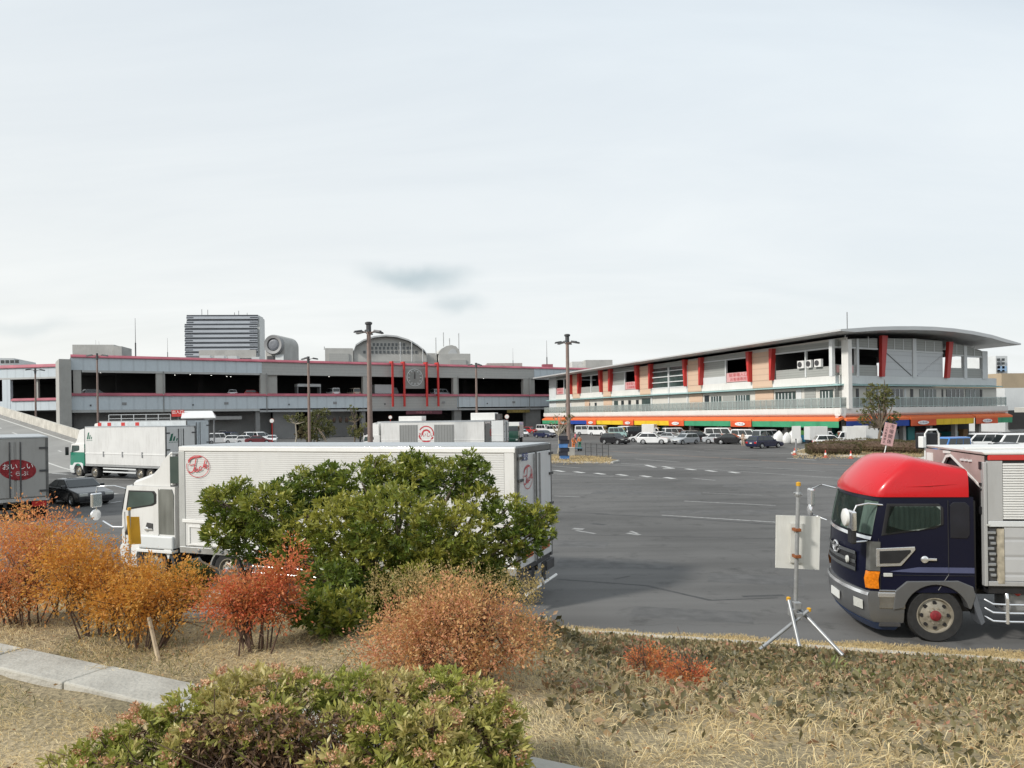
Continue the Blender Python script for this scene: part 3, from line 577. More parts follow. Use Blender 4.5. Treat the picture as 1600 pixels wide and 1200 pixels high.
# ---- vaulted building
Va, Vb = P(503, 560, 238), P(735, 560, 250); Va.z = Vb.z = 0; ev = (Vb - Va).normalized()
vault = empty('vaulted_building', Va, math.atan2(ev.y, ev.x), 'pale concrete building with an arched gridded gable rising behind the clock', 'building')
def fv(px, py=560):
    u = (px - 800) / F; v = (HY - py) / F; k = u * cth + v * sth
    return (k * Va.y - Va.x) / (ev.x - k * ev.y)
def zv(px, py): return ZA(px, py, Va.y + ev.y * fv(px))
M_vault = mat('vault_concrete', (.47, .465, .44), .8, var=.08, scale=.3, dirt=.25); M_vault_l = mat('vault_edge', (.50, .51, .51), .6, var=.05, scale=.3)
MB().box(fv(508), fv(552), 0, 25, 0, zv(530, 544)).build('wall', M_vault, vault)
MB().box(fv(553), fv(667), .6, 25, 0, zv(610, 553)).build('wall', M_vault, vault)
arch = [(fv(px), zv(px, py)) for px, py in ((553, 549), (556, 541), (568, 533.5), (585, 528), (603, 526), (620, 527.5), (638, 533), (652, 541), (663, 550), (667, 556))]
MB().prism([(arch[0][0], zv(553, 565))] + arch + [(arch[-1][0], zv(667, 565))], .5, 22, 'y').build('gable', M_vault, vault)
inn = [(x, z - 1.5) for x, z in arch]
b = MB()
b.loft([[(x, y, z + dz) for x, z in arch] for y, dz in ((-1.2, .0), (-1.2, .55), (23, .55), (23, 0))], 0, caps=False, closed=False); b.build('vault_roof', M_vault_l, vault, smooth=30)
for r_, (ya, px0, px1, n) in enumerate(((547.8, 568, 655, 14), (541.6, 574, 648, 12), (536, 583, 636, 9))):
    for i in range(n):
        pa = px0 + (px1 - px0) * i / n; x0 = fv(pa); x1 = fv(pa + (px1 - px0) / n * .58)
        MB().box(x0, x1, .35, .495, zv(pa, ya + 4.3), zv(pa, ya)).build('window', mat('vault_window', (.11, .12, .125), .3), vault)
MB().box(fv(514), fv(545), -.3, -.02, zv(530, 565), zv(530, 552)).build('panel', M_panel_grey, vault)
MB().box(fv(667.5), fv(684), 2, 18, 0, zv(675, 551)).build('wall', M_vault, vault)
MB().box(fv(686), fv(735), 0, 16, 0, zv(710, 552.5)).build('wall', M_vault, vault)
MB().box(fv(703), fv(728), -.3, -.02, 14, zv(715, 562)).build('panel', M_panel_grey, vault)
a2 = [(fv(px), zv(px, py)) for px, py in ((684, 553), (690, 545), (698, 540.5), (706, 539), (713, 541), (718, 547), (719, 553))]
MB().prism(a2, .2, 12, 'y').build('vault_roof', M_vault, vault); MB().prism([(x * .5 + a2[3][0] * .5 + .6, z - 1.2) for x, z in a2], .1, .19, 'y').build('gable', M_vault_l, vault)
for px, yt, yb in ((682, 527, 555), (694, 519, 541), (703.5, 528, 541), (718, 520, 552), (507, 541, 546), (625, 535, 566), (643, 533, 566), (660, 545, 566)):
    z0 = zv(px, yb); z1 = zv(px, yt); MB().tube([(fv(px), -1.4 if px in (625, 643, 660) else 1, z0), (fv(px), -1.4 if px in (625, 643, 660) else 1, z1)], .17, 5).build('antenna_mast', M_vault_l, vault)

# ---- right shopping building with curved roof
C0, E0, K1 = P(1313, 600, 95), P(849, 600, 180), P(1574, 600, 114)
for q in (C0, E0, K1): q.z = 0
eL = (E0 - C0).normalized(); LL = (E0 - C0).length; eF = (K1 - C0).normalized(); LF = (K1 - C0).length
nL = Vector((-eL.y, eL.x, 0)); nL = nL if nL.dot(eF) > 0 else -nL
nF = Vector((-eF.y, eF.x, 0)); nF = nF if nF.dot(eL) > 0 else -nF
shop = empty('shopping_building', C0, 0, 'white and peach shopping building with red fins, striped awnings and a sweeping curved roof', 'building')
def fr(e, n): return Matrix(((e.x, n.x, 0, 0), (e.y, n.y, 0, 0), (0, 0, 1, 0), (0, 0, 0, 1)))
ML, MF = fr(eL, nL), fr(eF, nF)
def sL(px, py=600):
    u = (px - 800) / F; v = (HY - py) / F; k = u * cth + v * sth
    return (k * C0.y - C0.x) / (eL.x - k * eL.y)
def sF(px, py=600):
    u = (px - 800) / F; v = (HY - py) / F; k = u * cth + v * sth
    return (k * C0.y - C0.x) / (eF.x - k * eF.y)
def zF(px, py): return ZA(px, py, C0.y + eF.y * sF(px, py))
SB = 1.4                                            # wall set back behind the balcony edge
M_peach = ribbed('peach_tile', (.62, .45, .33), 2, .9, .6, .3, .10, .82)
M_cream = mat('cream_wall', (.60, .58, .53), .6, var=.05, scale=.5, dirt=.12)
M_parapet = mat('white_parapet', (.70, .69, .66), .45, var=.05, scale=.4, dirt=.22)
M_teal = mat('teal_ledge', (.30, .46, .45), .5, var=.06, scale=.4, dirt=.1)
M_shut = ribbed('grey_shutter', (.34, .35, .33), 2, .35, .5, .5, .12, .7)
M_rail = mat('rail_green', (.42, .50, .48), .4, .3, var=.05); M_railglass = see_through_glass('rail_glass', (.84, .87, .86), .5, (.36, .39, .38), .25)
M_orange = mat('awning_orange', (.72, .16, .045), .7, var=.06, scale=.6, dirt=.15)
M_awn = {'g': ribbed('awning_green', (.05, .30, .15), 0, 1.7, .7, .3, .1, .8), 'b': mat('awning_blue', (.015, .055, .30), .7, var=.12, scale=.6), 'y': ribbed('awning_yellow', (.74, .49, .02), 0, 1.6, .7, .3, .1, .85), 'o': mat('awning_vermilion', (.64, .10, .03), .7, var=.06, scale=.6)}
M_pink = mat('pink_sign', (.62, .34, .34), .5, var=.06)
Q1 = K1 + E0 - C0
# floors / interior
def plate(z0, z1, ins, m, name):
    kk = ins / max(.2, eL.cross(eF).length); u_, v_ = eL * kk, eF * kk; ps = [p - C0 for p in (C0 + u_ + v_, K1 + u_ - v_, Q1 - u_ - v_, E0 - u_ + v_)]
    return MB().hexa([(p.x, p.y, z0) for p in ps], [(p.x, p.y, z1) for p in ps]).build(name, m, shop)
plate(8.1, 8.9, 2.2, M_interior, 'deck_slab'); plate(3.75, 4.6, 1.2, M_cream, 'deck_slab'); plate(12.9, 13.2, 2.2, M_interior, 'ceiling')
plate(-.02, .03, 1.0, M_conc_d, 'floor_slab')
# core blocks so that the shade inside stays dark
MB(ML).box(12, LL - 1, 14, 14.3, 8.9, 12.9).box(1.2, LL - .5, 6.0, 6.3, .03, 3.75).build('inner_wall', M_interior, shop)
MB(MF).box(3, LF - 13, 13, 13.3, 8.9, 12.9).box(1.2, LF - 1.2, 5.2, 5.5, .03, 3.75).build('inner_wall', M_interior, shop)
# band walls: second floor wall, white band, parapet -- both faces
for Mx, ln, e0 in ((ML, LL, 0.0), (MF, LF, 0.0)):
    MB(Mx).box(SB, ln - .4, SB, SB + .3, 4.6, 7.6).build('wall', M_cream, shop)
    MB(Mx).box(SB, ln - .4, SB - .02, SB + .4, 7.95, 9.05).build('spandrel', M_white2 if Mx is MF else M_parapet, shop)
    b = MB(Mx); k = 8; prof = [(.0, 4.75), (.9, 4.75), (.9, 3.75), (.35, 3.72)] + [(.35 - .42 * math.sin(a), 4.12 - .42 * math.cos(a)) for a in np.linspace(.15, math.pi / 2, k)] + [(-.07, 4.72)]
    b.prism(prof, 0 if Mx is ML else .0, ln, 'x'); b.build('parapet', M_parapet, shop, smooth=25)
    MB(Mx).box(0, ln, .36, .8, 3.42, 3.74).build('soffit_band', mat('pink_band', (.55, .42, .40), .6, dirt=.1), shop)
    b = MB(Mx); b.hexa([(SB - .8, SB - .9, 7.66), (ln - .3, SB - .9, 7.66), (ln - .3, SB + .2, 7.66), (SB - .8, SB + .2, 7.66)], [(SB - .8, SB - .9, 7.8), (ln - .3, SB - .9, 7.8), (ln - .3, SB + .2, 7.94), (SB - .8, SB + .2, 7.94)]); b.build('ledge', M_teal, shop)
    # balcony rail: top bar, posts, glass
    rb = MB(Mx); rb.box(.05, ln - .05, .08, .16, 6.02, 6.1).box(.05, ln - .05, .09, .15, 4.86, 4.92); x = .1
    while x < ln - .1: rb.box(x, x + .09, .085, .155, 4.7, 6.05); x += 1.25
    rb.build('balcony_rail', M_rail, shop)
    MB(Mx).box(.1, ln - .1, .11, .125, 4.93, 6.0).build('rail_glass', M_railglass, shop)
# end return of the balcony on the right
# left face bays
def bayL(p0, p1): a, b_ = sL(p1), sL(p0); return min(a, b_), max(a, b_)
def wallL(p0, p1, z0, z1, m, name, y0=SB, y1=SB + .3): a, c = bayL(p0, p1); return MB(ML).box(a, c, y0, y1, z0, z1).build(name, m, shop)
for p0, p1 in ((886.5, 897.5), (933.5, 945.5), (990.5, 1007.5), (1065, 1085.5), (1165, 1195.5)):
    wallL(p0, p1, 9.06, 13.3, M_peach, 'peach_wall', SB - .1, SB + .4); wallL(p0, p1, 7.97, 9.04, M_peach, 'peach_wall', SB - .1, SB - .03)
for p0, p1 in ((905, 912), (934, 947), (1067, 1087), (1169, 1197)): wallL(p0, p1, 4.62, 7.6, M_peach, 'peach_wall', SB - .1, SB - .01)
def fin(Mx, s, dirn):
    MB(Mx).prism([(s, 13.6), (s + dirn * 1.15, 13.6), (s + dirn * .45, 8.95), (s, 8.95)], SB - .75, SB + .1, 'y').build('red_fin', M_red, shop)
for px, d in ((886.5, 1), (897.5, -1), (933.2, 1), (945.5, -1), (990, 1), (1008, -1), (1064.5, 1), (1086, -1), (1164.5, 1), (1196, -1)): fin(ML, sL(px), d * .8 if px < 1000 else d * .6)
def opening_bay(Mx, s0, s1, kinds, zsh=12.9):
    """upper deck bay: shutter box on top, opening or louvre, low panel, mullions"""
    n = len(kinds); w_ = (s1 - s0) / n
    MB(Mx).box(s0, s1, SB, SB + .3, zsh, 13.6).build('shutter_box', M_shut, shop)
    MB(Mx).box(s0, s1, SB - .06, SB + .28, zsh - .22, zsh - .02).build('shutter_lip', M_white2, shop)
    for i, k in enumerate(kinds):
        a, c = s0 + i * w_, s0 + (i + 1) * w_
        if k != 'L': MB(Mx).box(a + .1, c - .1, SB + .05, SB + .3, 9.06, 10.35).build('low_panel', M_shut if k != 'w' else M_white2, shop)
        else:
            MB(Mx).box(a + .1, c - .1, SB + .1, SB + .3, 10.2, zsh - .22).build('louvre', M_shut, shop); MB(Mx).box(a + .1, c - .1, SB + .02, SB + .28, 9.06, 10.18).build('low_panel', M_white2, shop)
        if k == 'P':
            o = MB(Mx).box(a + .2, c - .2, SB - .06, SB + .04, 9.15, 10.6).build('pink_sign', M_pink, shop)
            mid = (a + c) / 2; org = Mx @ Vector((mid, SB - .075, 10.18)); ex = (Mx.to_3x3() @ Vector((-1 if Mx is ML else 1, 0, 0)))
            t_ = text_mb('駐車場入口', .62, frame(org, ex, (0, 0, 1)), wide=max(.8, (c - a) / 4.3)); org.z = 9.5; text_mb('お客様専用', .55, frame(org, ex, (0, 0, 1)), t_, wide=max(.8, (c - a) / 4.2))
            t_.build('lettering', M_textr, o)
        if i: MB(Mx).box(a - .12, a + .12, SB - .12, SB + .2, 9.06, zsh - .2).build('mullion', M_white2, shop)
opening_bay(ML, *bayL(861, 885.5), ['o', 'P']); opening_bay(ML, *bayL(898.5, 932), ['o', 'o']); opening_bay(ML, *bayL(946.5, 989), ['P', 'L'])
opening_bay(ML, *bayL(1087.5, 1163), ['P', 'L']); opening_bay(ML, *bayL(1198, 1303), ['o', 'o'])
wallL(850, 860.5, 4.62, 13.3, M_white2, 'wall', SB - .05, SB + .35); wallL(1304, 1314.5, 4.62, 13.6, M_parapet, 'corner_pier', SB - .15, SB + .5)
# glazed stair bay
a, c = bayL(1008.5, 1064); MB(ML).box(a, c, SB + .1, SB + .2, 4.62, 12.6).build('curtain_wall', M_glass_g, shop); MB(ML).box(a, c, SB, SB + .3, 12.62, 13.4).build('shutter_box', M_shut, shop)
g = MB(ML)
for z in (4.7, 7.9, 8.9, 9.9, 10.9, 11.9): g.box(a, c, SB - .1, SB + .09, z, z + .16)
for i in range(3): x = a + (c - a) * i / 2; g.box(x - .15, x + .15, SB - .18, SB + .085, 4.63, 12.61)
g.build('curtain_wall_frame', M_white2, shop)
# second floor windows and doors of the left face
for p0, p1, z0, z1, m in ((1090, 1097, 4.8, 7.2, M_glass), (1099, 1116, 4.8, 7.0, M_glass_g), (1138, 1160, 4.8, 7.0, M_glass_g), (1200, 1231, 4.9, 7.2, M_glass_g), (1232, 1240, 4.7, 7.4, M_white2), (1245, 1262, 4.9, 7.5, M_shut), (1269, 1289, 4.7, 7.2, M_glass_g), (1293, 1303, 4.9, 7.5, M_shut), (1118, 1136, 4.8, 7.0, M_shut),
        (875, 880, 4.8, 6.9, M_glass), (881, 884, 4.8, 6.9, M_white2), (910, 913, 5, 6.8, M_glass), (920, 923, 5, 6.8, M_glass), (950, 956, 4.8, 7, M_glass_g), (961, 965, 5, 7, M_glass), (972, 976, 5, 7, M_glass), (984, 988, 5, 7, M_glass), (993, 1006, 4.7, 7.2, M_glass_g)):
    wallL(p0, p1, z0, z1, m, 'window', SB - .06, SB - .015)
for p in (1100, 1104, 1108, 1112, 1142, 1146, 1150, 1154, 1205, 1210, 1215, 1220, 1226, 1273, 1278, 1283): x = sL(p); MB(ML).box(x - .07, x + .07, SB - .1, SB - .065, 4.8, 7.0).build('window_bar', M_white2, shop)
# air conditioners on the deck sill
for px in (1241.5, 1254.5, 1268):
    x = sL(px, 572); w_ = .6 if px != 1254.5 else .4
    ac = MB(ML).box(x - w_, x + w_, SB - .35, SB + .04, 10.36, 10.36 + 1.05).build('air_conditioner', M_white, shop); MB(ML).lathe([(.38, -.42), (.36, -.36)], (x + .1, SB, 10.9), 'y', 18).build('fan_grille', M_greyd, ac)
# front face
ftop = lambda px: zF(px, np.interp(px, [1317, 1354, 1390, 1430, 1475, 1500, 1525, 1552], [528, 527, 526.5, 526.5, 529, 533, 539, 547])) - .05
def colF(px0, px1, m=M_white2, z0=8.9, name='column', y0=SB - .12, y1=SB + .35):
    a, c = sF(px0, 560), sF(px1, 560); return MB(MF).box(a, c, y0, y1, z0, ftop((px0 + px1) / 2)).build(name, m, shop)
for p0, p1 in ((1313.5, 1318), (1352.5, 1356), (1440.5, 1446), (1520.5, 1525), (1549, 1557)): colF(p0, p1)
def topbox(px0, px1, yb):
    a, c = sF(px0, 560), sF(px1, 560); zb = zF((px0 + px1) / 2, yb)
    MB(MF).hexa([(a, SB, zb), (c, SB, zb), (c, SB + .3, zb), (a, SB + .3, zb)], [(a, SB, ftop(px0)), (c, SB, ftop(px1)), (c, SB + .3, ftop(px1)), (a, SB + .3, ftop(px0))]).build('transom', M_shut, shop)
    MB(MF).box(a, c, SB - .08, SB + .28, zb - .22, zb - .01).build('transom_lip', M_white2, shop); return a, c, zb
tops = {}
for p0, p1, yb in ((1318.5, 1352, 540), (1356.5, 1386, 542), (1398, 1440, 545), (1446.5, 1488, 548), (1499, 1520, 553), (1525.5, 1548.5, 555)): tops[p0] = topbox(p0, p1, yb)
g = MB(MF)
for p0 in tops:
    a, c, zb = tops[p0]; k = 3 if c - a > 5 else 2
    for i in range(1, k): x = a + (c - a) * i / k; g.box(x - .07, x + .07, SB - .06, SB - .005, zb + .01, zb + 1.5)
g.build('transom_bar', M_white2, shop)
for p0, p1 in ((1318.5, 1352), (1356.5, 1386), (1499, 1520), (1525.5, 1548.5)):
    a, c = sF(p0, 575), sF(p1, 575); MB(MF).box(a, c, SB + .03, SB + .3, 9.06, 10.5).build('low_panel', M_shut, shop)
for p0, p1, d in ((1398, 1440, 1), (1446.5, 1488, -1)):
    a, c, zb = tops[p0]; w1 = MB(MF).box(a, c, SB + .02, SB + .3, 9.06, zb - .23).build('wall_panel', ribbed('front_panel_%d' % (d + 1), (.55, .57, .58), 2, 1.0, .5, .3, .12, .85), shop)
    x0, x1 = (a, c) if d > 0 else (c, a)
    MB(MF).tube([(x0 + .2 * d, SB - .02, zb - .5), (x1 - .2 * d, SB - .02, 9.2)], .07, 6).build('brace', M_grey if d > 0 else M_alu, w1)
def finF(px, d): fin(MF, sF(px, 560), d)
MB(MF).prism([(sF(1389, 525), 14.6), (sF(1398, 525), 14.6), (sF(1393, 585), 8.95), (sF(1388.5, 585), 8.95)], SB - .42, SB + .05, 'y').build('red_fin', M_red, shop)
MB(MF).prism([(sF(1494, 532), 14.3), (sF(1500.5, 532), 14.3), (sF(1495, 588), 8.95), (sF(1490, 588), 8.95)], SB - .42, SB + .05, 'y').build('red_fin', M_red, shop)
o = MB(MF).box(sF(1322), sF(1348), SB - .06, SB + .02, 9.4, 10.35).build('pink_sign', M_pink, shop)
org = MF @ Vector((sF(1335), SB - .075, 10.1)); t_ = text_mb('北玄関', .42, frame(org, eF, (0, 0, 1)), wide=1.3); org.z = 9.68; text_mb('駐車場入口', .38, frame(org, eF, (0, 0, 1)), t_, wide=1.2); t_.build('lettering', M_textr, o)
for p0, p1, m in ((1318, 1332, M_shut), (1333, 1347, M_shut), (1352, 1356, M_greyd), (1368, 1386, M_glass_g), (1398, 1425, M_glass), (1427, 1430, M_white2), (1437, 1441, M_greyd), (1451, 1477, M_glass_g), (1486, 1488, M_greyd), (1493, 1520, M_glass), (1523, 1545, M_glass_g), (1546, 1549, M_greyd)):
    MB(MF).box(sF(p0), sF(p1), SB - .07, SB - .015, 4.7, 7.3).build('window', m, shop)
for p in (1375, 1381, 1405, 1412, 1419, 1458, 1465, 1471, 1500, 1507, 1513, 1530, 1537): x = sF(p); MB(MF).box(x - .08, x + .08, SB - .11, SB - .075, 4.7, 7.3).build('window_bar', M_white2, shop)
# roof
apx = [(1300, 519), (1317, 516), (1345, 514), (1375, 513), (1410, 512.8), (1440, 513.6), (1470, 516), (1500, 520), (1530, 526), (1552, 532.5), (1575, 539)]
ra = [(sF(px, py), zF(px, py)) for px, py in apx]; ra[0] = (-2.2, ra[1][1] - .25)
rings = []
for t_, dz in ((-2.0, .05), (LL * .5, -.45), (LL + 1.5, -1.1)):
    up = [MF @ Vector((s, 0, z + dz)) + eL * t_ for s, z in ra]; lo = [MF @ Vector((s, 0, z + dz - (.22 if i in (0, len(ra) - 1) else .5))) + eL * t_ for i, (s, z) in enumerate(ra)]
    rings.append(up + lo[::-1])
MB().loft(rings).build('roof', mat('roof_metal', (.60, .605, .60), .45, .3, var=.06, scale=.3), shop)
z0_ = [MF @ Vector((s, SB + .1, z - .8)) for s, z in ra[1:-1]]
g = MB(); pts = [(s, z) for s, z in ra[1:-1]]
MB(ML).hexa([(.4, SB + .05, 13.2), (LL - 1, SB + .05, 12.6), (LL - 1, SB + .35, 12.6), (.4, SB + .35, 13.2)], [(.4, SB + .05, 13.95), (LL - 1, SB + .05, 12.95), (LL - 1, SB + .35, 12.95), (.4, SB + .35, 13.95)]).build('eaves_wall', M_cream, shop)
MB().tube([MF @ Vector((sF(1346), 2, 14)), MF @ Vector((sF(1346), 2, 17.6))], .05, 5).build('antenna_mast', M_greyd, shop)
# awnings: sloped orange sheet above, coloured valance below, white ovals
def awning(Mx, s0, s1, colr, dip, y0, oval=None):
    """each awning leans out from the parapet and ends in a hanging valance"""
    z1, zb = 3.42, 2.18 - dip
    o = MB(Mx).hexa([(s0, -y0, 3.0 - dip * .3), (s1, -y0, 3.0 - dip * .3), (s1, .5, z1 - .1), (s0, .5, z1 - .1)], [(s0, -y0, 3.28 - dip * .3), (s1, -y0, 3.28 - dip * .3), (s1, .34, z1 + .2), (s0, .34, z1 + .2)]).build('awning', M_orange, shop)
    v = MB(Mx); n = max(2, int((s1 - s0) / 1.2)); 
    for i in range(n):
        a, c = s0 + (s1 - s0) * i / n, s0 + (s1 - s0) * (i + 1) / n; ya = -y0 + .02 + .05 * (i % 2); yb = -y0 + .02 + .05 * ((i + 1) % 2)
        v.hexa([(a, ya, zb), (c, yb, zb), (c, yb + .03, zb), (a, ya + .03, zb)], [(a, -y0 + .02, 3.0 - dip * .3), (c, -y0 + .02, 3.0 - dip * .3), (c, -y0 + .05, 3.0 - dip * .3), (a, -y0 + .05, 3.0 - dip * .3)])
    v.build('valance', M_awn[colr], o)
    if oval is not None:
        w_ = min(1.25, (s1 - s0) * .24); zc_ = (3.0 + zb) / 2
        e_ = MB(Mx).prism([(oval + w_ * math.cos(a), zc_ + .27 * math.sin(a)) for a in np.linspace(0, 2 * math.pi, 26, endpoint=False)], -y0 - .06, -y0 - .02, 'y').build('emblem', M_textw, o)
        org = Mx @ Vector((oval, -y0 - .07, zc_)); ex = Mx.to_3x3() @ Vector((-1 if Mx is ML else 1, 0, 0))
        text_mb('いちば', .30, frame(org, ex, (0, 0, 1)), wide=w_ / .62).build('lettering', M_textb, e_)
for p0, p1, cl, ov in ((850, 876, 'g', None), (876, 892, 'o', 884), (892, 920, 'b', None), (920, 935, 'o', 927), (935, 977, 'y', None), (977, 994, 'o', 985), (994, 1049, 'y', None), (1049, 1073, 'o', 1060), (1073, 1146, 'g', None), (1146, 1179, 'o', 1161.5), (1179, 1315, 'g', None)):
    a, c = sL(p1, 660), sL(p0, 660); awning(ML, a + .02, c - .02, cl, 0 if cl != 'o' else .07, .5 if cl != 'o' else .62, sL(ov, 660) if ov else None)
for p0, p1, cl, ov in ((1317.5, 1416, 'b', None), (1416, 1456, 'o', 1435), (1457, 1517, 'y', None), (1518, 1552, 'o', 1535), (1553, 1577, 'g', None)):
    a, c = sF(p0, 660), sF(p1, 660); awning(MF, a + .02, c - .02, cl, 0 if cl != 'o' else .05, .5 if cl != 'o' else .7, sF(ov, 660) if ov else None)
# ground floor: piers and shop displays
x = 3.0
while x < LL - 2: MB(ML).box(x, x + .6, .9, 1.5, .03, 3.74).build('pier', M_conc, shop); x += 7.6
x = 2.0
while x < LF - 2: MB(MF).box(x, x + .6, .9, 1.5, .03, 3.74).build('pier', M_conc, shop); x += 6.2
cols = [M_white2, mat('crate_brown', (.28, .17, .08), .8), mat('crate_teal', (.05, .25, .25), .6), mat('crate_dark', (.08, .08, .09), .7), M_pink]
x = 2.0
while x < LL - 4:
    w_ = random.uniform(.8, 2.4); MB(ML).box(x, x + w_, random.uniform(2.4, 4.2), 5.2, .03, random.uniform(.7, 2.0)).build('display_stack', random.choice(cols), shop); x += w_ + random.uniform(.2, 2.5)
x = 2.0
while x < LF - 4:
    w_ = random.uniform(.6, 1.8); MB(MF).box(x, x + w_, random.uniform(2.0, 3.6), 4.4, .03, random.uniform(.7, 2.0)).build('display_stack', random.choice(cols), shop); x += w_ + random.uniform(.2, 1.8)
# ---- buildings at the far right edge
o = block('white_block', 'plain white low building at the right edge behind the shops', 'building', (P(1570, 620, 135), P(1680, 620, 138)), 25, 0, ZA(1585, 606, 135), M_white2)
a, c = P(1576, 650, 134.9), P(1640, 650, 136.7)
MB().hexa([(a.x, a.y - .1, .5), (c.x, c.y - .1, .5), (c.x, c.y + .3, .5), (a.x, a.y + .3, .5)], [(a.x, a.y - .1, ZA(1585, 641, 135)), (c.x, c.y - .1, ZA(1585, 641, 135)), (c.x, c.y + .3, ZA(1585, 641, 135)), (a.x, a.y + .3, ZA(1585, 641, 135))]).build('loading_bay', M_interior, o)
MB().hexa([(a.x - 2, a.y - 9, 3.6), (c.x, c.y - 9, 3.6), (c.x, c.y - 3, 3.6), (a.x - 1, a.y - 3, 3.6)], [(a.x - 2, a.y - 9, 4.3), (c.x, c.y - 9, 4.3), (c.x, c.y - 3, 4.5), (a.x - 1, a.y - 3, 4.5)]).build('canopy', M_cream, o)
block('beige_block', 'beige building above the white block at the right edge', 'building', (P(1565, 600, 190), P(1660, 600, 193)), 25, 0, ZA(1585, 583, 190), mat('beige_wall', (.40, .32, .22), .8, var=.06, scale=.3, dirt=.2))
o = block('apartment_slab', 'tall pale apartment slab seen just past the curved roof tip', 'building', (P(1556, 560, 260), P(1574, 560, 261)), 20, 0, ZA(1565, 556, 260), M_white2)
for i in range(5):
    for j in range(2):
        a = P(1558.5 + j * 7, 560 + i * 6, 259.7); MB().box(a.x, a.x + .9, a.y - .1, a.y + .2, a.z - .9, a.z).build('window', M_glass, o)
MB().hexa([tuple(P(1559, 580, 259.6)), tuple(P(1573, 580, 259.6)), tuple(P(1573, 580, 259.9)), tuple(P(1559, 580, 259.9))], [tuple(P(1559, 572, 259.6)), tuple(P(1573, 572, 259.6)), tuple(P(1573, 572, 259.9)), tuple(P(1559, 572, 259.9))]).build('sign_panel', mat('sign_paleblue', (.25, .38, .55), .5), o)
# downpipes, joints and vents on the hall front
for px in (251, 412.5, 573.5, 712.5, 824): MB().tube([(fm(px) + .5, -.14, 5.9), (fm(px) + .5, -.14, 14.0)], .09, 8).build('downpipe', M_conc_d, hall)
for i, px in enumerate((140, 190, 300, 350, 450, 520, 600, 690, 760, 800)): MB().box(fm(px), fm(px) + .8, -.14, -.052, 7.4, 7.9).build('vent', M_grey, hall) if i % 2 else MB().box(fm(px), fm(px) + .25, -.2, -.052, 7.2, 7.5).build('wall_lamp', M_greyd, hall)
# ================================================================== VEHICLES
MESHC = {}
def wheel(parent, x, y, r, wd, side, rim, hub=None, truck=False, name='wheel'):
    """tyre with a rim sub-part; side = +1 when the outer face looks along +y"""
    key = (round(r, 3), wd, side, rim.name, hub.name if hub else '', truck)
    if key not in MESHC:
        s = side; n = 36 if truck else 22
        tb = MB().lathe([(r * .60, -s * wd * .5), (r * .93, -s * wd * .5), (r, -s * wd * .36), (r, s * wd * .36), (r * .95, s * wd * .5), (r * .66, s * wd * .47), (r * .60, s * wd * .2)], (0, 0, 0), 'y', n)
        t_ = tb.build('wheel', M_rubber, None, smooth=40)
        rb = MB().lathe([(r * .655, s * wd * .30), (r * .665, s * wd * .47), (r * .62, s * wd * .47), (r * .58, s * wd * .30), (r * .50, s * wd * (.34 if truck else .36)), (r * .34, s * wd * (.50 if truck else .38)), (r * .02, s * wd * (.50 if truck else .40))], (0, 0, 0), 'y', n)
        k = 8 if truck else 6
        for i in range(k):
            a = 2 * math.pi * i / k; rr, cr_ = (r * .46, r * .075) if truck else (r * .42, r * .11)
            rb.lathe([(cr_, s * wd * .30), (cr_, s * wd * (.43 if truck else .405))], (rr * math.cos(a), 0, rr * math.sin(a)), 'y', 8, 1)
        if truck:
            rb.lathe([(r * .20, s * wd * .49), (r * .19, s * wd * .60), (r * .12, s * wd * .66), (r * .01, s * wd * .67)], (0, 0, 0), 'y', 14, 2)
            for i in range(10):
                a = 2 * math.pi * i / 10; rb.lathe([(r * .03, s * wd * .49), (r * .03, s * wd * .58)], (r * .29 * math.cos(a), 0, r * .29 * math.sin(a)), 'y', 6, 0)
        r_ = rb.build('rim', [rim, M_black, hub or M_grey], t_, smooth=40)
        MESHC[key] = (t_.data, r_.data); bpy.data.objects.remove(r_); bpy.data.objects.remove(t_)
    a, c = MESHC[key]
    o = bpy.data.objects.new(name, a); COL.objects.link(o); o.parent = parent; o.location = (x, y, r)
    q = bpy.data.objects.new('rim', c); COL.objects.link(q); q.parent = o
    return o
M_rimd = mat('worn_truck_rim', (.36, .33, .27), .5, .5, var=.22, scale=7, dirt=.5)
M_rimc = mat('polished_rim', (.55, .56, .57), .3, .8, var=.1, scale=6)
M_hubr = mat('red_hub', (.20, .015, .022), .5, var=.4, scale=14, dirt=.5)

def outline(xf, xk, xs, hw, xb):
    """cab plan at one height, anticlockwise from rear left (y = +hw)"""
    h = [(xb, hw), (xs, hw), (xk - .05, hw * .975), (xk, hw * .91), (xk + (xf - xk) * .45, hw * .68), (xk + (xf - xk) * .86, hw * .34), (xf, 0)]
    return h + [(x, -y) for x, y in h[:-1][::-1]]
def cab_shell(mb, levels, idx=None, off=0.0, mi=0, caps=True):
    rings = []
    for (z, xf, xk, xs, hw, xb) in levels:
        o = outline(xf + off, xk + off, xs + off * .5, hw + off, xb)
        if idx: o = o[idx[0]:idx[1] + 1]
        rings.append([(x, y, z) for x, y in o])
    mb.loft(rings, mi, caps=caps and not idx, closed=not idx)
    return mb

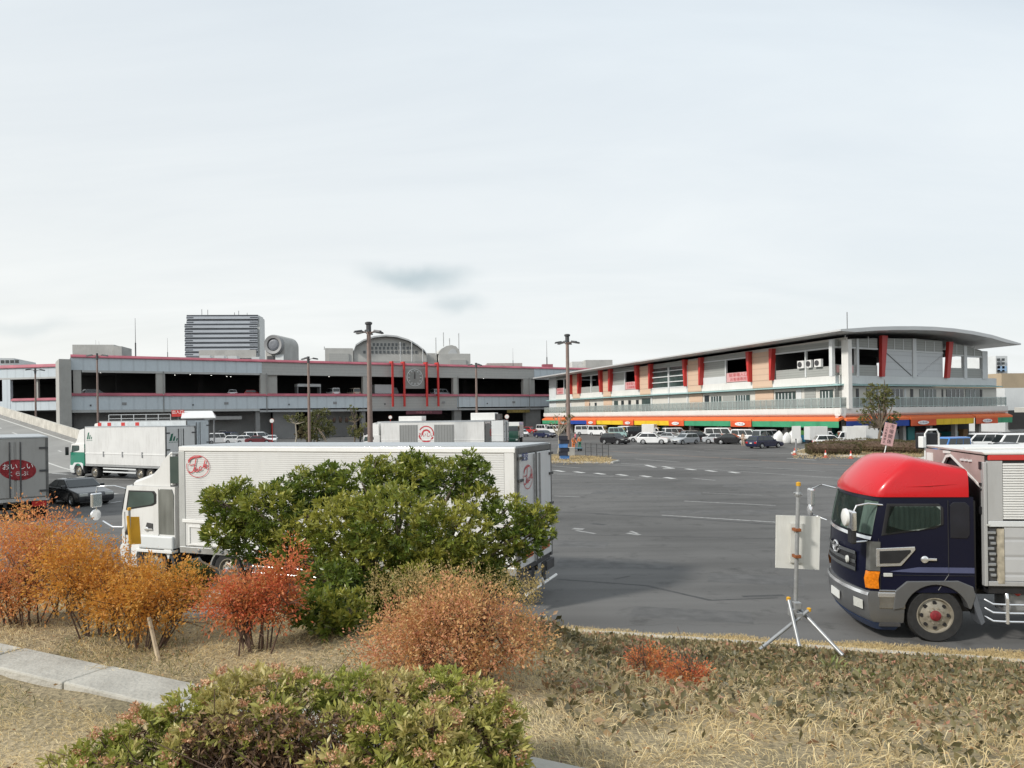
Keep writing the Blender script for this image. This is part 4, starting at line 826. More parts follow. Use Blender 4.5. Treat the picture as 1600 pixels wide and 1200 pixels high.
def big_cab(root, X, col, roofcol, style, H=2.77, lower=None, glass=M_glass_g, detail=True):
    """cab over engine truck cab; X = x of the front axle; y=+ is the left side"""
    lower = lower or M_grey; T = Matrix.Translation((X, 0, 0)); dh = H - 2.77
    xb = -.70 if style == 'high' else -.82
    lv = [(.95, 1.38, 1.22, 1.02, 1.22, -.80), (1.25, 1.40, 1.22, 1.02, 1.22, -.82), (1.90 + dh * .5, 1.37, 1.20, 1.0, 1.22, -.82), (2.0 + dh * .6, 1.34, 1.18, .99, 1.22, -.82), (2.4 + dh, 1.27, 1.11, .94, 1.217, -.82), (H, 1.18, 1.02, .88, 1.21, -.80)]
    lv = [q[:5] + (xb,) for q in lv]
    cab = cab_shell(MB(T), lv).build('cab', col, root, smooth=38)
    # wheel opening is covered by the fender; front wheel sits below the shell
    z0 = 2.03 + dh * .6
    cab_shell(MB(T), [(z0, 1.335, 1.175, .985, 1.222, -.8), (2.4 + dh, 1.27, 1.11, .94, 1.217, -.8), (H - .06, 1.195, 1.035, .893, 1.21, -.8)], (2, 10), .020 if style == 'high' else .014).build('windshield', see_through_glass('windshield_glass', (.60, .68, .65), .78) if style == 'high' else glass, root, smooth=60, recalc=True)
    if style == 'high':
        lw = [(z0 + .02, 1.335, 1.175, .985, 1.222, -.8), (2.4, 1.27, 1.11, .94, 1.217, -.8), (H - .08, 1.20, 1.04, .897, 1.21, -.8)]
        cab_shell(MB(T), lw, (2, 10), .004).build('cab_interior', mat('cab_interior', (.045, .055, .05), .8, var=.3, scale=2), root)
        for a, c, zt in ((2, 4, 2.68), (8, 10, 2.68), (5, 6, 2.30)): cab_shell(MB(T), [lw[0], (2.3, 1.288, 1.128, .952, 1.2185, -.8)] + ([(zt, 1.203, 1.043, .899, 1.21, -.8)] if zt > 2.5 else []), (a, c), .010).build('windscreen_curtain', mat('curtain_pale', (.30, .34, .31), .8, var=.3, scale=9, stretch=(1, 1, .15)), root)
    sw = 1.222
    for s in (1, -1):
        # side glass with dark surround
        poly = [(.97, z0 + .0), (.86, H - .12), (-.08, H - .12), (-.16, H - .2), (-.16, z0 + .22), (-.02, z0 + .15)]
        d = MB(T).prism([(x, z) for x, z in poly], s * (sw - .03), s * (sw + .008), 'y').build('side_window_frame', M_black, root, bevel=.01)
        cx_, cz_ = .42, z0 + .33; ins = [((x - cx_) * .88 + cx_, (z - cz_) * .84 + cz_) for x, z in poly]
        if s > 0 and style == 'high':
            n_ = 42; cu = MB(T); zt_, zb_ = H - .17, z0 + .08
            for i in range(n_ + 1): pass
            xs_ = np.linspace(-.1, .84, n_); ring = [(x, s * (sw + .012) + .007 * math.sin(i * 1.55) + .007, 0) for i, x in enumerate(xs_)]
            def top(x): return min(zt_, zt_ - max(0, x - .72) * 2.2)
            def bot(x): return zb_ + (.03 if x > .3 else .03 + (.3 - x) * .28) + max(0, x - .55) * .3
            vs = [(x, y, bot(x)) for x, y, _ in ring] + [(x, y, top(x)) for x, y, _ in ring]
            cu.add(vs, [(i, i + 1, i + 1 + n_, i + n_) for i in range(n_ - 1)])
            cu.build('curtain', mat('curtain_cloth', (.24, .27, .25), .8, var=.12, scale=6), d, smooth=80)
            MB(T).prism(ins, s * (sw + .032), s * (sw + .036), 'y').build('side_window', see_through_glass('cab_glass', (.62, .68, .66), .80), root)
        else: MB(T).prism(ins, s * (sw + .009), s * (sw + .016), 'y').build('side_window', glass, root)
        # door seam, handle
        if detail:
            g = MB(T); w_ = .012
            for a, c in (((1.02, z0 - .05), (1.0, 1.0)), ((-.24, H - .06), (-.24, 1.3)), ((-.24, 1.3), (-.05, 1.0))):
                g.tube([(a[0], s * (sw + .002), a[1]), (c[0], s * (sw + .002), c[1])], .008, 4)
            g.build('door_seam', M_black, root)
            hd = MB(T).box(-.02, .26, s * (sw - .01), s * (sw + .035), 1.565 + dh, 1.61 + dh).lathe([(.07, s * sw), (.07, s * (sw + .02)), (.04, s * (sw + .03))], (.19, 0, 1.585 + dh), 'y', 12)
            hd.build('door_handle', M_chrome, root, bevel=.008)
    # bumper and chin
    cab_shell(MB(T), [(.36, 1.33, 1.16, 1.0, 1.20, .58), (.46, 1.42, 1.24, 1.06, 1.23, .58), (.86, 1.46, 1.28, 1.08, 1.245, .56), (.965, 1.42, 1.24, 1.05, 1.24, .56)]).build('bumper', lower, root, smooth=38)
    cab_shell(MB(T), [(.20, 1.22, 1.06, .9, 1.12, .7), (.355, 1.36, 1.18, 1.02, 1.20, .62)]).build('chin_spoiler', mat('chin_navy', (.03, .05, .11), .4), root, smooth=38)
    # fender arch around the front wheel
    for s in (1, -1):
        ar = [(.60 * math.cos(a), .51 + .60 * math.sin(a)) for a in np.linspace(.25, math.pi - .25, 17)]
        outer = [(.78, .62), (.74, .98), (.52, 1.17), (-.40, 1.19), (-.66, 1.08), (-.70, .9), (-.62, .66)]
        MB(T).prism(outer + ar[::-1], s * 1.05, s * 1.262, 'y').build('fender', lower if style != 'aero' else M_white, root, bevel=.012)
        MB(T).prism([(-.60, .95), (-.70, .96), (-.86, .42), (-.80, .36), (-.74, .5)], s * .95, s * 1.25, 'y').build('mudguard', M_greyd if style != 'high' else mat('mudguard_grey', (.10, .11, .125), .5), root)
        MB(T).box(.63, 1.02, s * .95, s * 1.2, .28, .36).box(.63, 1.0, s * .95, s * 1.0, .36, .56).box(.66, 1.0, s * .95, s * 1.19, .54, .60).build('step', M_greyd, root, bevel=.01)
    MB(T).box(-.75, 1.1, -1.0, 1.0, .55, .94).build('underbody', M_black, root)
    for s in (1, -1): wheel(root, X, s * 1.05, .51, .30, s, M_rimd, M_hubr if style == 'high' else M_grey, True)
    return T

def mirror(root, pts, pods, T):
    g = MB(T).tube(pts, .017, 6)
    arm = g.build('mirror_arm', M_black if pods[0][4] == 'b' else M_chrome, root, smooth=50)
    for (x, y, z, r, k) in pods:
        if k in 'rw': MB(T).lathe([(r * .5, .07), (r * .95, .04), (r, 0), (r * .96, -.015), (.01, -.02)], (x, y, z), 'x', 20).build('round_mirror', M_chrome if k == 'r' else M_white, arm, smooth=50)
        else: MB(T).box(x - .045, x + .05, y - r * .8, y + r * .8, z - r, z + r).build('mirror', M_chrome if k == 'c' else M_black, arm, bevel=.03)

def chassis(root, x0, x1, box_z, axles, steps=True, rail=M_alu):
    MB().box(x0, x1, -.45, -.33, box_z - .34, box_z - .06).box(x0, x1, .33, .45, box_z - .34, box_z - .06).build('chassis_rail', M_black, root)
    for ax in axles:
        for s in (1, -1): wheel(root, ax, s * 1.02, .47, .42, s, M_rimd, M_grey, True)
        MB().tube([(ax, -.9, .47), (ax, .9, .47)], .09, 8).build('axle', M_black, root)

# ------------------------------------------------------------------ 1. red-roofed truck on the right
rt_xy = P(1461, 800, 14.0); YR = 173.0
rtruck = empty('cargo_truck', (0, 0, 0), R(YR), 'navy truck with a red roof fairing and a silver slatted box parked by the bank', 'truck')
fwd = Vector((math.cos(R(YR)), math.sin(R(YR)), 0)); lef = Vector((-fwd.y, fwd.x, 0))
rtruck.location = Vector((rt_xy.x, rt_xy.y, 0)) - lef * 1.245
M_navy = mat('navy_paint', (.006, .007, .020), .3, var=.1, scale=.6, coat=.12, spec=.22, dirt=.02); M_redp = mat('red_gloss', (.50, .007, .012), .28, var=.06, scale=.8, coat=.25, spec=.4, dirt=.08)
T = big_cab(rtruck, 0.0, M_navy, M_redp, 'high', lower=mat('bumper_grey', (.17, .175, .18), .3, .5, var=.1, scale=2, dirt=.15))
# red fairing: a deep rounded cap, higher towards the middle and the back
def fairing(levels, name, m, root, T, smooth=32):
    rings = []
    for (z, zc, xf, xk, xs, hw, xb) in levels:
        o = outline(xf, xk, xs, hw, xb); rings.append([(x, y, z + (zc - z) * (1 - min(1, abs(y) / hw) ** 4) - max(0, .25 - x) * .20 * max(0, z - 3.1) / .4) for x, y in o])
    return MB(T).loft(rings).build(name, m, root, smooth=smooth)
fairing([(2.775, 2.775, 1.23, 1.06, .90, 1.228, -.61), (2.87, 2.89, 1.22, 1.05, .89, 1.232, -.61), (3.06, 3.10, 1.10, .90, .74, 1.225, -.61), (3.26, 3.30, .92, .68, .50, 1.205, -.61), (3.38, 3.41, .80, .55, .38, 1.175, -.61), (3.45, 3.485, .68, .44, .28, 1.11, -.60), (3.495, 3.53, .54, .32, .18, .98, -.58), (3.53, 3.56, .3, .12, .04, .5, -.56)], 'roof_fairing', M_redp, rtruck, T, 50)
MB(T).tube([(.58, 1.226, 2.97), (.1, 1.224, 2.99), (-.40, 1.226, 3.02)], [.004, .018, .004], 6).build('fairing_crease', M_redp, rtruck, smooth=60)
# sleeper window, vent, stripes, lamps
MB(T).prism([(-.27, 2.0), (-.27, 2.62), (-.33, 2.68), (-.55, 2.68), (-.62, 2.6), (-.62, 2.06), (-.57, 1.99)], 1.20, 1.234, 'y').build('sleeper_window', mat('sleeper_panel', (.012, .013, .02), .3, var=.2, scale=3), rtruck, bevel=.008)
vent = [(1.07, 1.79), (.37, 1.83), (.36, 1.77), (.62, 1.46), (1.07, 1.44)]; vc = (.78, 1.64)
MB(T).prism(vent, 1.21, 1.245, 'y').build('vent_surround', M_chrome, rtruck, bevel=.008)
MB(T).prism([((x - vc[0]) * .80 + vc[0], (z - vc[1]) * .68 + vc[1]) for x, z in vent], 1.22, 1.252, 'y').build('vent', M_black, rtruck)
MB(T).prism([(.82, 1.35), (.3, 1.435), (-.695, 1.435), (-.695, 1.33), (.4, 1.335)], 1.21, 1.229, 'y').build('side_stripe', mat('stripe_slate', (.075, .085, .16), .35), rtruck)
MB(T).box(.78, .94, 1.215, 1.245, 1.25, 1.32).build('side_lamp', M_lamp_w, rtruck, bevel=.008)
MB(T).box(.56, 1.03, 1.228, 1.252, .64, 1.0).build('side_panel', mat('side_chrome', (.45, .46, .48), .22, .9, var=.15, scale=4, dirt=.2), rtruck, bevel=.01)
MB(T).box(.50, 1.05, 1.20, 1.258, .86, .95).build('trim_strip', M_chrome, rtruck, bevel=.01)
for s in (1, -1):
    cab_shell(MB(T), [(1.36, 1.385, 1.215, 1.0, 1.224, -.8), (1.92, 1.36, 1.19, .985, 1.224, -.8)], (1, 3) if s > 0 else (9, 11), .014).build('corner_panel', mat('corner_grey', (.15, .155, .15), .3, .4, var=.2, scale=6), rtruck)
    cab_shell(MB(T), [(1.02, 1.39, 1.22, 1.02, 1.226, -.8), (1.20, 1.41, 1.245, 1.03, 1.228, -.8), (1.35, 1.39, 1.21, 1.0, 1.224, -.8)], (1, 3) if s > 0 else (9, 11), .024).build('indicator', M_amber, rtruck, smooth=50)
    cab_shell(MB(T), [(.60, 1.46, 1.285, 1.10, 1.24, -.8), (.78, 1.465, 1.29, 1.10, 1.245, -.8)], (3, 4) if s > 0 else (8, 9), .012).build('headlight', M_lamp_w, rtruck)
MB(T).tube([(1.0, 1.226, .98), (.985, 1.226, 1.9)], .007, 4).tube([(-.69, 1.226, 1.28), (.99, 1.226, 1.28)], .006, 4).build('panel_seam', M_black, rtruck)
gr = cab_shell(MB(T), [(1.26, 1.41, 1.23, 1.03, 1.22, -.8), (1.66, 1.40, 1.22, 1.0, 1.22, -.8)], (4, 8), .010).build('grille', M_black, rtruck)
for z in (1.28, 1.42, 1.60): cab_shell(MB(T), [(z, 1.41, 1.23, 1.03, 1.22, -.8), (z + .07, 1.41, 1.23, 1.03, 1.22, -.8)], (4, 8), .022).build('grille_bar', mat('grille_grey', (.22, .23, .24), .25, .7), gr)
MB(T).tube([(1.44, .16 * math.cos(a), 1.62 + .11 * math.sin(a)) for a in np.linspace(.5, 2 * math.pi - .3, 18)], .022, 6).tube([(1.445, .12, 1.66), (1.45, .0, 1.60), (1.445, -.1, 1.50)], .02, 6).build('emblem', M_chrome, rtruck, smooth=50)
cab_shell(MB(T), [(1.955, 1.36, 1.19, .99, 1.222, -.8), (2.015, 1.335, 1.17, .97, 1.222, -.8)], (2, 10), .03).build('wiper_cowl', M_chrome, rtruck, smooth=50)
MB(T).lathe([(.075, 0), (.07, .03), (.01, .05)], (1.40, .62, 1.47), 'x', 14).build('round_lamp', M_lamp_w, rtruck)
MB(T).box(1.455, 1.475, -.25, .25, .58, .74).build('number_plate', M_plate, rtruck)
cab_shell(MB(T), [(.885, 1.455, 1.275, 1.08, 1.246, -.8), (.945, 1.435, 1.255, 1.06, 1.244, -.8)], (2, 10), .012).build('bumper_trim', M_chrome, rtruck, smooth=50)
mirror(rtruck, [(.92, 1.19, 2.62), (1.22, 1.26, 2.66), (1.44, 1.30, 2.62), (1.5, 1.30, 2.5), (1.52, 1.30, 2.0), (1.45, 1.27, 1.92), (1.2, 1.15, 1.92)], [(1.53, 1.31, 2.34, .19, 'c'), (1.53, 1.31, 2.06, .16, 'b'), (1.68, 1.45, 2.42, .17, 'w')], T)
mirror(rtruck, [(.95, -1.15, 2.68), (1.35, -1.25, 2.78), (1.55, -1.28, 2.7), (1.56, -1.28, 2.1), (1.3, -1.1, 2.0)], [(1.58, -1.28, 2.5, .19, 'c'), (1.6, -1.25, 2.2, .14, 'r')], T)
MB(T).tube([(.82, .7, 2.82), (.9, .55, 2.86), (.95, .4, 2.84)], .02, 6).build('roof_marker', M_black, rtruck)
MB(T).box(-.76, -.70, -1.15, 1.15, .9, 2.7).build('cab_back', M_black, rtruck)
# box body
BX, BZ0, BZ1, BL = -.90, 1.10, 3.60, 9.6
M_silver = mat('silver_panel', (.47, .475, .475), .42, .35, var=.07, scale=1.2, dirt=.22)
M_boxw = mat('box_white', (.66, .66, .64), .45, var=.05, scale=.8, dirt=.25)
M_boxpink = mat('faded_pink_panel', (.36, .27, .255), .6, var=.2, scale=1.4, dirt=.35)
MB(T).box(BX - BL, BX - .1, -1.2, 1.2, BZ0, BZ1 - .04).build('cargo_box', M_interior, rtruck)
b = MB(T).hexa([(BX - BL, -1.25, BZ1), (BX + .0, -1.25, BZ1), (BX + .0, 1.25, BZ1 - .03), (BX - BL, 1.25, BZ1 - .03)], [(BX - BL, -1.22, BZ1 + .06), (BX + .04, -1.22, BZ1 + .06), (BX + .04, 1.25, BZ1 + .03), (BX - BL, 1.25, BZ1 + .03)]); b.build('roof', M_boxw, rtruck, bevel=.02)
MB(T).tube([(BX - BL, .5, BZ1 + .055), (BX + .03, .5, BZ1 + .055)], .03, 6).build('roof_rib', M_boxw, rtruck)
MB(T).box(BX - BL, BX - .06, 1.2, 1.262, BZ1 - .13, BZ1 - .035).build('top_rail', M_red, rtruck, bevel=.01)
MB(T).box(BX - .02, BX + .04, 1.15, 1.27, BZ0, BZ1 - .16).build('front_post', M_silver, rtruck, bevel=.01)
MB(T).box(BX - .30, BX - .03, 1.2, 1.25, 2.33, BZ1 - .14).build('side_panel', M_silver, rtruck)
MB(T).box(BX - BL, BX - .31, 1.18, 1.225, 2.33, BZ1 - .14).build('slat_backing', M_black, rtruck)
b = MB(T); z = 2.37
while z < BZ1 - .18: b.hexa([(BX - BL, 1.226, z), (BX - .31, 1.226, z), (BX - .31, 1.252, z - .006), (BX - BL, 1.252, z - .006)], [(BX - BL, 1.226, z + .034), (BX - .31, 1.226, z + .034), (BX - .31, 1.252, z + .026), (BX - BL, 1.252, z + .026)]); z += .048
o_ = b.build('slat_panel', M_white, rtruck)
MB(T).box(BX - BL, BX - .04, 1.2, 1.268, 2.22, 2.325).build('middle_rail', M_white2, rtruck, bevel=.008)
MB(T).box(BX - .06, BX + .0, 1.255, 1.275, 2.24, 2.27).build('rail_lamp', M_lamp_w, rtruck)
MB(T).box(BX - BL, BX - .32, 1.2, 1.25, 1.20, 2.21).build('gate_panel', ribbed('gate_silver', (.46, .465, .465), 2, .33, .4, .5, .2, .9), rtruck)
MB(T).box(BX - .31, BX - .20, 1.2, 1.262, 1.15, 2.18).build('gate_post', mat('weathered_cream', (.38, .34, .26), .7, var=.3, scale=8, dirt=.6), rtruck)
MB(T).box(BX - .19, BX - .03, 1.0, 1.22, 1.2, 2.2).build('gate_recess', M_greyd, rtruck)
b = MB(T)
for i in range(9): z = 1.28 + i * .1; b.box(BX - .17 + .03 * (i % 2), BX - .08 + .03 * (i % 3), 1.2, 1.26, z, z + .05)
b.build('latch_gear', M_steel, rtruck, bevel=.008)
MB(T).box(BX - BL, BX - .03, 1.15, 1.255, 1.10, 1.19).build('floor_rail', M_silver, rtruck, bevel=.01)
MB(T).box(BX - BL, BX - .05, .7, 1.2, .95, 1.09).build('floor_beam', M_black, rtruck)
# front wall: pinkish panels with a folded peak and a dark gap
fx = BX + .01
MB(T).box(BX - .09, BX - .02, -1.2, 1.2, BZ0, BZ1 - .05).build('front_wall', M_black, rtruck)
def flap(ys, name, m, off=0.0):
    return MB(T).prism(ys, fx - .02 + off, fx + .03 + off, 'x').build(name, m, rtruck)
flap([(-1.22, BZ1 - .02), (-1.22, 2.9), (-.86, 2.9), (-.26, 3.50), (-.26, BZ1 - .02)], 'front_panel', M_boxpink)
flap([(1.2, BZ1 - .05), (1.2, 2.98), (-.02, 3.52), (-.1, BZ1 - .03)], 'front_panel', M_boxpink)
flap([(-.9, 2.9), (-.84, 2.9), (-.22, 3.50), (-.05, 3.52), (1.2, 2.97), (1.2, 2.93), (-.02, 3.47), (-.2, 3.44), (-.74, 2.9)], 'panel_edge', M_boxw, .02)
flap([(-1.1, 3.5), (-1.1, 3.22), (-.86, 3.22), (-.86, 3.5)], 'notice_plate', M_white, .035)
flap([(-.3, BZ1 - .02), (-.3, 3.53), (-.06, 3.53), (-.06, BZ1 - .02)], 'ridge_cap', M_boxw, .04)
for y in (.42, .58, .74): flap([(y, 3.46 - .012 * y), (y, 3.42), (y + .1, 3.42), (y + .1, 3.46)], 'catch_plate', M_white2, .035)
for dz in (3.30, 2.9, 2.45): MB(T).box(fx, fx + .05, 1.12, 1.2, dz, dz + .14).build('hinge', M_black, rtruck)
chassis(rtruck, BX - BL, .8, 1.10, [-5.6, -6.9])
MB(T).box(-2.9, -1.35, .55, 1.05, .52, .92).build('fuel_tank', M_steel, rtruck, bevel=.05)
g = MB(T)
for z in (.42, .58, .74): g.tube([(-.95, 1.05, z + .06), (-1.05, 1.16, z), (-1.3, 1.2, z), (-4.6, 1.2, z)], .02, 6)
for x in (-1.28, -2.9, -4.4): g.tube([(x, 1.12, .98), (x, 1.18, .93), (x, 1.2, .84), (x, 1.2, .38)], .035, 8)
g.build('side_guard', M_chrome, rtruck, smooth=50)
MB(T).lathe([(.07, 0), (.07, .03), (.03, .05)], (-1.55, 1.0, .9), 'y', 12).build('side_marker', M_redlens, rtruck)

# ------------------------------------------------------------------ 2. long white truck behind the bush
YT = 158.8; tf = Vector((math.cos(R(YT)), math.sin(R(YT)), 0)); tl = Vector((-tf.y, tf.x, 0))
corner = Vector((.06, 16.4, 0))
ttruck = empty('box_truck', corner - tl * 1.245, R(YT), 'long white box truck with a red script emblem in an oval parked behind the bush', 'truck')
M_corr = ribbed('corrugated_white', (.60, .60, .585), 2, .052, .4, .5, .26, .80)
M_tw = mat('truck_white', (.63, .63, .615), .42, var=.06, scale=.7, coat=.15, dirt=.28)
BL2, Z0, Z1 = 9.75, .86, 3.74
MB().box(.06, BL2 - .02, -1.2, 1.2, Z0 + .1, Z1 - .06).build('cargo_box', M_tw, ttruck)
MB().box(.28, BL2 - .2, 1.2, 1.235, 1.78, Z1 - .14).build('side_panel', M_corr, ttruck)
MB().box(.28, BL2 - .2, -1.235, -1.2, 1.0, Z1 - .14).build('side_panel', M_corr, ttruck)
MB().box(.02, .27, 1.2, 1.25, Z0 + .1, Z1 - .14).build('rear_post', M_tw, ttruck, bevel=.01); MB().box(BL2 - .19, BL2 + .02, 1.2, 1.25, Z0 + .1, Z1 - .14).build('front_post', mat('post_grey', (.47, .48, .47), .45, .3, var=.06, dirt=.2), ttruck, bevel=.01)
MB().box(.0, BL2, 1.18, 1.262, Z1 - .135, Z1 - .01).build('top_rail', M_white, ttruck, bevel=.015); MB().box(.0, BL2, -1.262, -1.18, Z1 - .135, Z1 - .01).build('top_rail', M_white, ttruck, bevel=.015)
M_roofg = mat('roof_sheet', (.42, .445, .46), .4, .3, var=.1, scale=.6, dirt=.3, stretch=(.3, 1, 1))
MB().box(.02, BL2 - .02, -1.17, 1.17, Z1 - .05, Z1 + .01).build('roof', M_roofg, ttruck)
MB().box(.1, BL2 - .1, 1.2, 1.27, 1.68, 1.775).build('middle_rail', M_white, ttruck, bevel=.01)
MB().box(.28, BL2 - .2, 1.2, 1.24, Z0 + .2, 1.675).build('gate_panel', M_tw, ttruck)
x = .45
for i in range(3):
    g = MB(); x1 = x + 2.8; 
    for a in ((x, x1, 1.02 + .06, 1.06 + .06), (x, x1, 1.56, 1.60)): g.box(a[0], a[1], 1.241, 1.262, a[2], a[3])
    g.box(x, x + .05, 1.241, 1.262, 1.125, 1.555).box(x1 - .05, x1, 1.241, 1.262, 1.125, 1.555); g.build('gate_frame', M_white, ttruck); x += 3.1
MB().box(.0, BL2, 1.12, 1.26, Z0, Z0 + .17).build('floor_rail', M_alu, ttruck, bevel=.01)
for i in range(12): MB().lathe([(.05, 1.262), (.05, 1.29), (.03, 1.31)], (.5 + i * .78, 0, Z0 + .09), 'y', 10).build('lashing_ring', M_steel, ttruck)
# script emblem
def script_emblem(mb, M, s):
    """hand-lettered word in a slanted oval; unit box about -1..1"""
    def rib(pts, w_, dz):
        p = [Vector((x, y)) for x, y in pts]; out_ = []
        for i, q in enumerate(p):
            d = (p[min(i + 1, len(p) - 1)] - p[max(i - 1, 0)]).normalized(); n_ = Vector((-d.y, d.x)) * (w_[i] if isinstance(w_, list) else w_) / 2
            out_.append((q + n_, q - n_))
        vs = [M @ Vector((a.x * s, a.y * s, dz)) for a, _ in out_] + [M @ Vector((c.x * s, c.y * s, dz)) for _, c in out_]; k = len(p)
        mb.add(vs, [(i, i + 1, i + 1 + k, i + k) for i in range(k - 1)])
    def sm(pts, n_=6):
        p = [Vector((x, y)) for x, y in pts]; o_ = []
        for i in range(len(p) - 1):
            a, b_, c, d = p[max(i - 1, 0)], p[i], p[i + 1], p[min(i + 2, len(p) - 1)]
            for k in range(n_):
                t_ = k / n_; o_.append(.5 * ((2 * b_) + (c - a) * t_ + (2 * a - 5 * b_ + 4 * c - d) * t_ ** 2 + (3 * b_ - a - 3 * c + d) * t_ ** 3))
        return [(q.x, q.y) for q in o_ + [p[-1]]]
    el = [(1.0 * math.cos(a), .88 * math.sin(a)) for a in np.linspace(R(150), R(-195), 60)]
    rib(el, .05, .0)
    k = 0
    for st, w_ in (([(-.82, .28), (-.7, .55), (-.35, .72), (.1, .78), (.28, .84)], .11), ([(-.12, .66), (-.2, .3), (-.3, -.1), (-.42, -.4), (-.62, -.5), (-.8, -.42)], .085), ([(-.78, .12), (-.55, .1), (-.3, .16)], .07),
                  ([(-.1, -.12), (-.25, -.16), (-.3, -.36), (-.15, -.42), (.0, -.2), (-.02, -.38), (.12, -.36)], .085), ([(.36, -.04), (.22, -.04), (.14, -.24), (.26, -.3), (.4, -.2)], .085),
                  ([(.7, .52), (.6, .2), (.48, -.14)], .09), ([(.52, -.02), (.72, .16), (.8, .1), (.66, .0), (.6, .0), (.76, -.14), (.9, -.04)], .08)):
        k += 1; rib(sm(st), w_, .0012 * k)
    return mb
ex_side = Vector((-1, 0, 0))
script_emblem(MB(), frame((BL2 - .66, 1.262, 3.20), (-1, 0, 0), (0, 0, 1)) @ Matrix.Diagonal((1.16, 1, 1, 1)), .33).build('emblem', M_textr, ttruck)
# rear doors
M_door = mat('rear_door_white', (.60, .61, .61), .42, var=.05, scale=.8, dirt=.22); M_gask = mat('door_frame_grey', (.13, .13, .125), .55, .3, var=.2, scale=4)
g = MB().box(-.03, .05, 1.12, 1.25, .9, Z1 - .02).box(-.03, .05, -1.25, -1.12, .9, Z1 - .02).box(-.03, .05, -1.11, 1.11, Z1 - .16, Z1 - .02); g.build('door_frame', M_gask, ttruck, bevel=.015)
for s in (1, -1):
    y0, y1 = (.06, 1.10) if s > 0 else (-1.10, -.06); dr = MB().box(-.05, .04, y0, y1, 1.0, Z1 - .18).build('rear_door', M_door, ttruck, bevel=.012)
    MB().tube([(-.08, s * .19, 1.0), (-.08, s * .19, Z1 - .2)], .022, 6).build('lock_rod', M_steel, dr); MB().box(-.055, .02, s * .01, s * .055, 1.0, Z1 - .18).build('door_seal', M_gask, dr)
    for z in (1.3, 2.2, 2.95, 3.45): MB().box(-.09, -.05, s * .95, s * 1.2, z, z + .06).build('hinge', M_greyd, dr)
    MB().box(-.062, -.051, s * .3, s * .92, 1.16, 1.34).build('reflector', M_amber, dr)
    for i in range(3): MB().hexa([(-.066, s * (.36 + i * .2), 1.165), (-.066, s * (.44 + i * .2), 1.165), (-.063, s * (.44 + i * .2), 1.165), (-.063, s * (.36 + i * .2), 1.165)], [(-.066, s * (.42 + i * .2), 1.335), (-.066, s * (.50 + i * .2), 1.335), (-.063, s * (.50 + i * .2), 1.335), (-.063, s * (.42 + i * .2), 1.335)]).build('reflector_band', M_redlens, dr)
    MB().box(-.10, .0, s * .55, s * 1.15, .62, .86).build('tail_lamp', M_greyd, ttruck, bevel=.01)
    MB().box(-.08, -.05, s * .28, s * .52, .42, .88).build('mud_flap', M_black, ttruck)
    MB().tube([(-.12, s * .08, .55), (-.16, s * .12, .42), (-.16, s * 1.1, .42)], .035, 6).build('under_guard', M_white, ttruck)
o_ = bpy.data.objects
script_emblem(MB(), frame((-.062, .60, 3.02), (0, -1, 0), (0, 0, 1)), .31).build('emblem', M_textr, ttruck)
text_mb('東京', .2, frame((-.056, .78, 3.48), (0, -1, 0), (0, 0, 1)), wide=1.1).build('lettering', M_textb, ttruck)
chassis(ttruck, .1, BL2 + 2.2, 1.0, [1.9, 3.2, 8.15])
MB().box(.0, .3, -1.1, 1.1, .86, 1.0).build('rear_sill', M_greyd, ttruck)
g = MB()
for z in (.45, .62): g.tube([(3.9, 1.15, z), (7.4, 1.15, z)], .025, 6)
for x in (4.0, 5.6, 7.3): g.tube([(x, 1.15, .9), (x, 1.15, .4)], .03, 6)
g.build('side_guard', M_alu, ttruck, smooth=50)
for ax in (1.9, 3.2, 8.15): MB().prism([(ax + .6 * math.cos(a), .47 + .58 * math.sin(a)) for a in np.linspace(.1, math.pi - .1, 14)] + [(ax + .56 * math.cos(a), .47 + .54 * math.sin(a)) for a in np.linspace(math.pi - .1, .1, 14)], .9, 1.24, 'y').build('mudguard', M_alu, ttruck)
XT = BL2 + 1.02
T2 = big_cab(ttruck, XT, M_tw, M_tw, 'aero', H=2.62, lower=M_tw)
MB(T2).prism([(-.24, 1.32), (-.24, 2.5), (-.32, 2.56), (-.72, 2.56), (-.79, 2.4), (-.79, 1.32)], 1.20, 1.236, 'y').build('sleeper_panel', mat('grey_side_panel', (.16, .165, .15), .3, var=.25, scale=2, stretch=(3, 1, .5)), ttruck, bevel=.008)
MB(T2).box(-.8, .45, 1.21, 1.30, .92, 1.28).build('battery_box', M_white2, ttruck, bevel=.04); MB(T2).box(-.8, .5, 1.1, 1.33, .82, .90).build('step_plate', M_white, ttruck, bevel=.01)
MB(T2).prism([(1.0, 1.25), (.9, 1.65), (.86, 1.25)], 1.215, 1.232, 'y').build('vent', M_black, ttruck)
MB(T2).prism([(.26, 1.40), (.18, 1.62), (-.02, 1.60), (-.02, 1.42)], 1.215, 1.24, 'y').build('vent', M_greyd, ttruck)
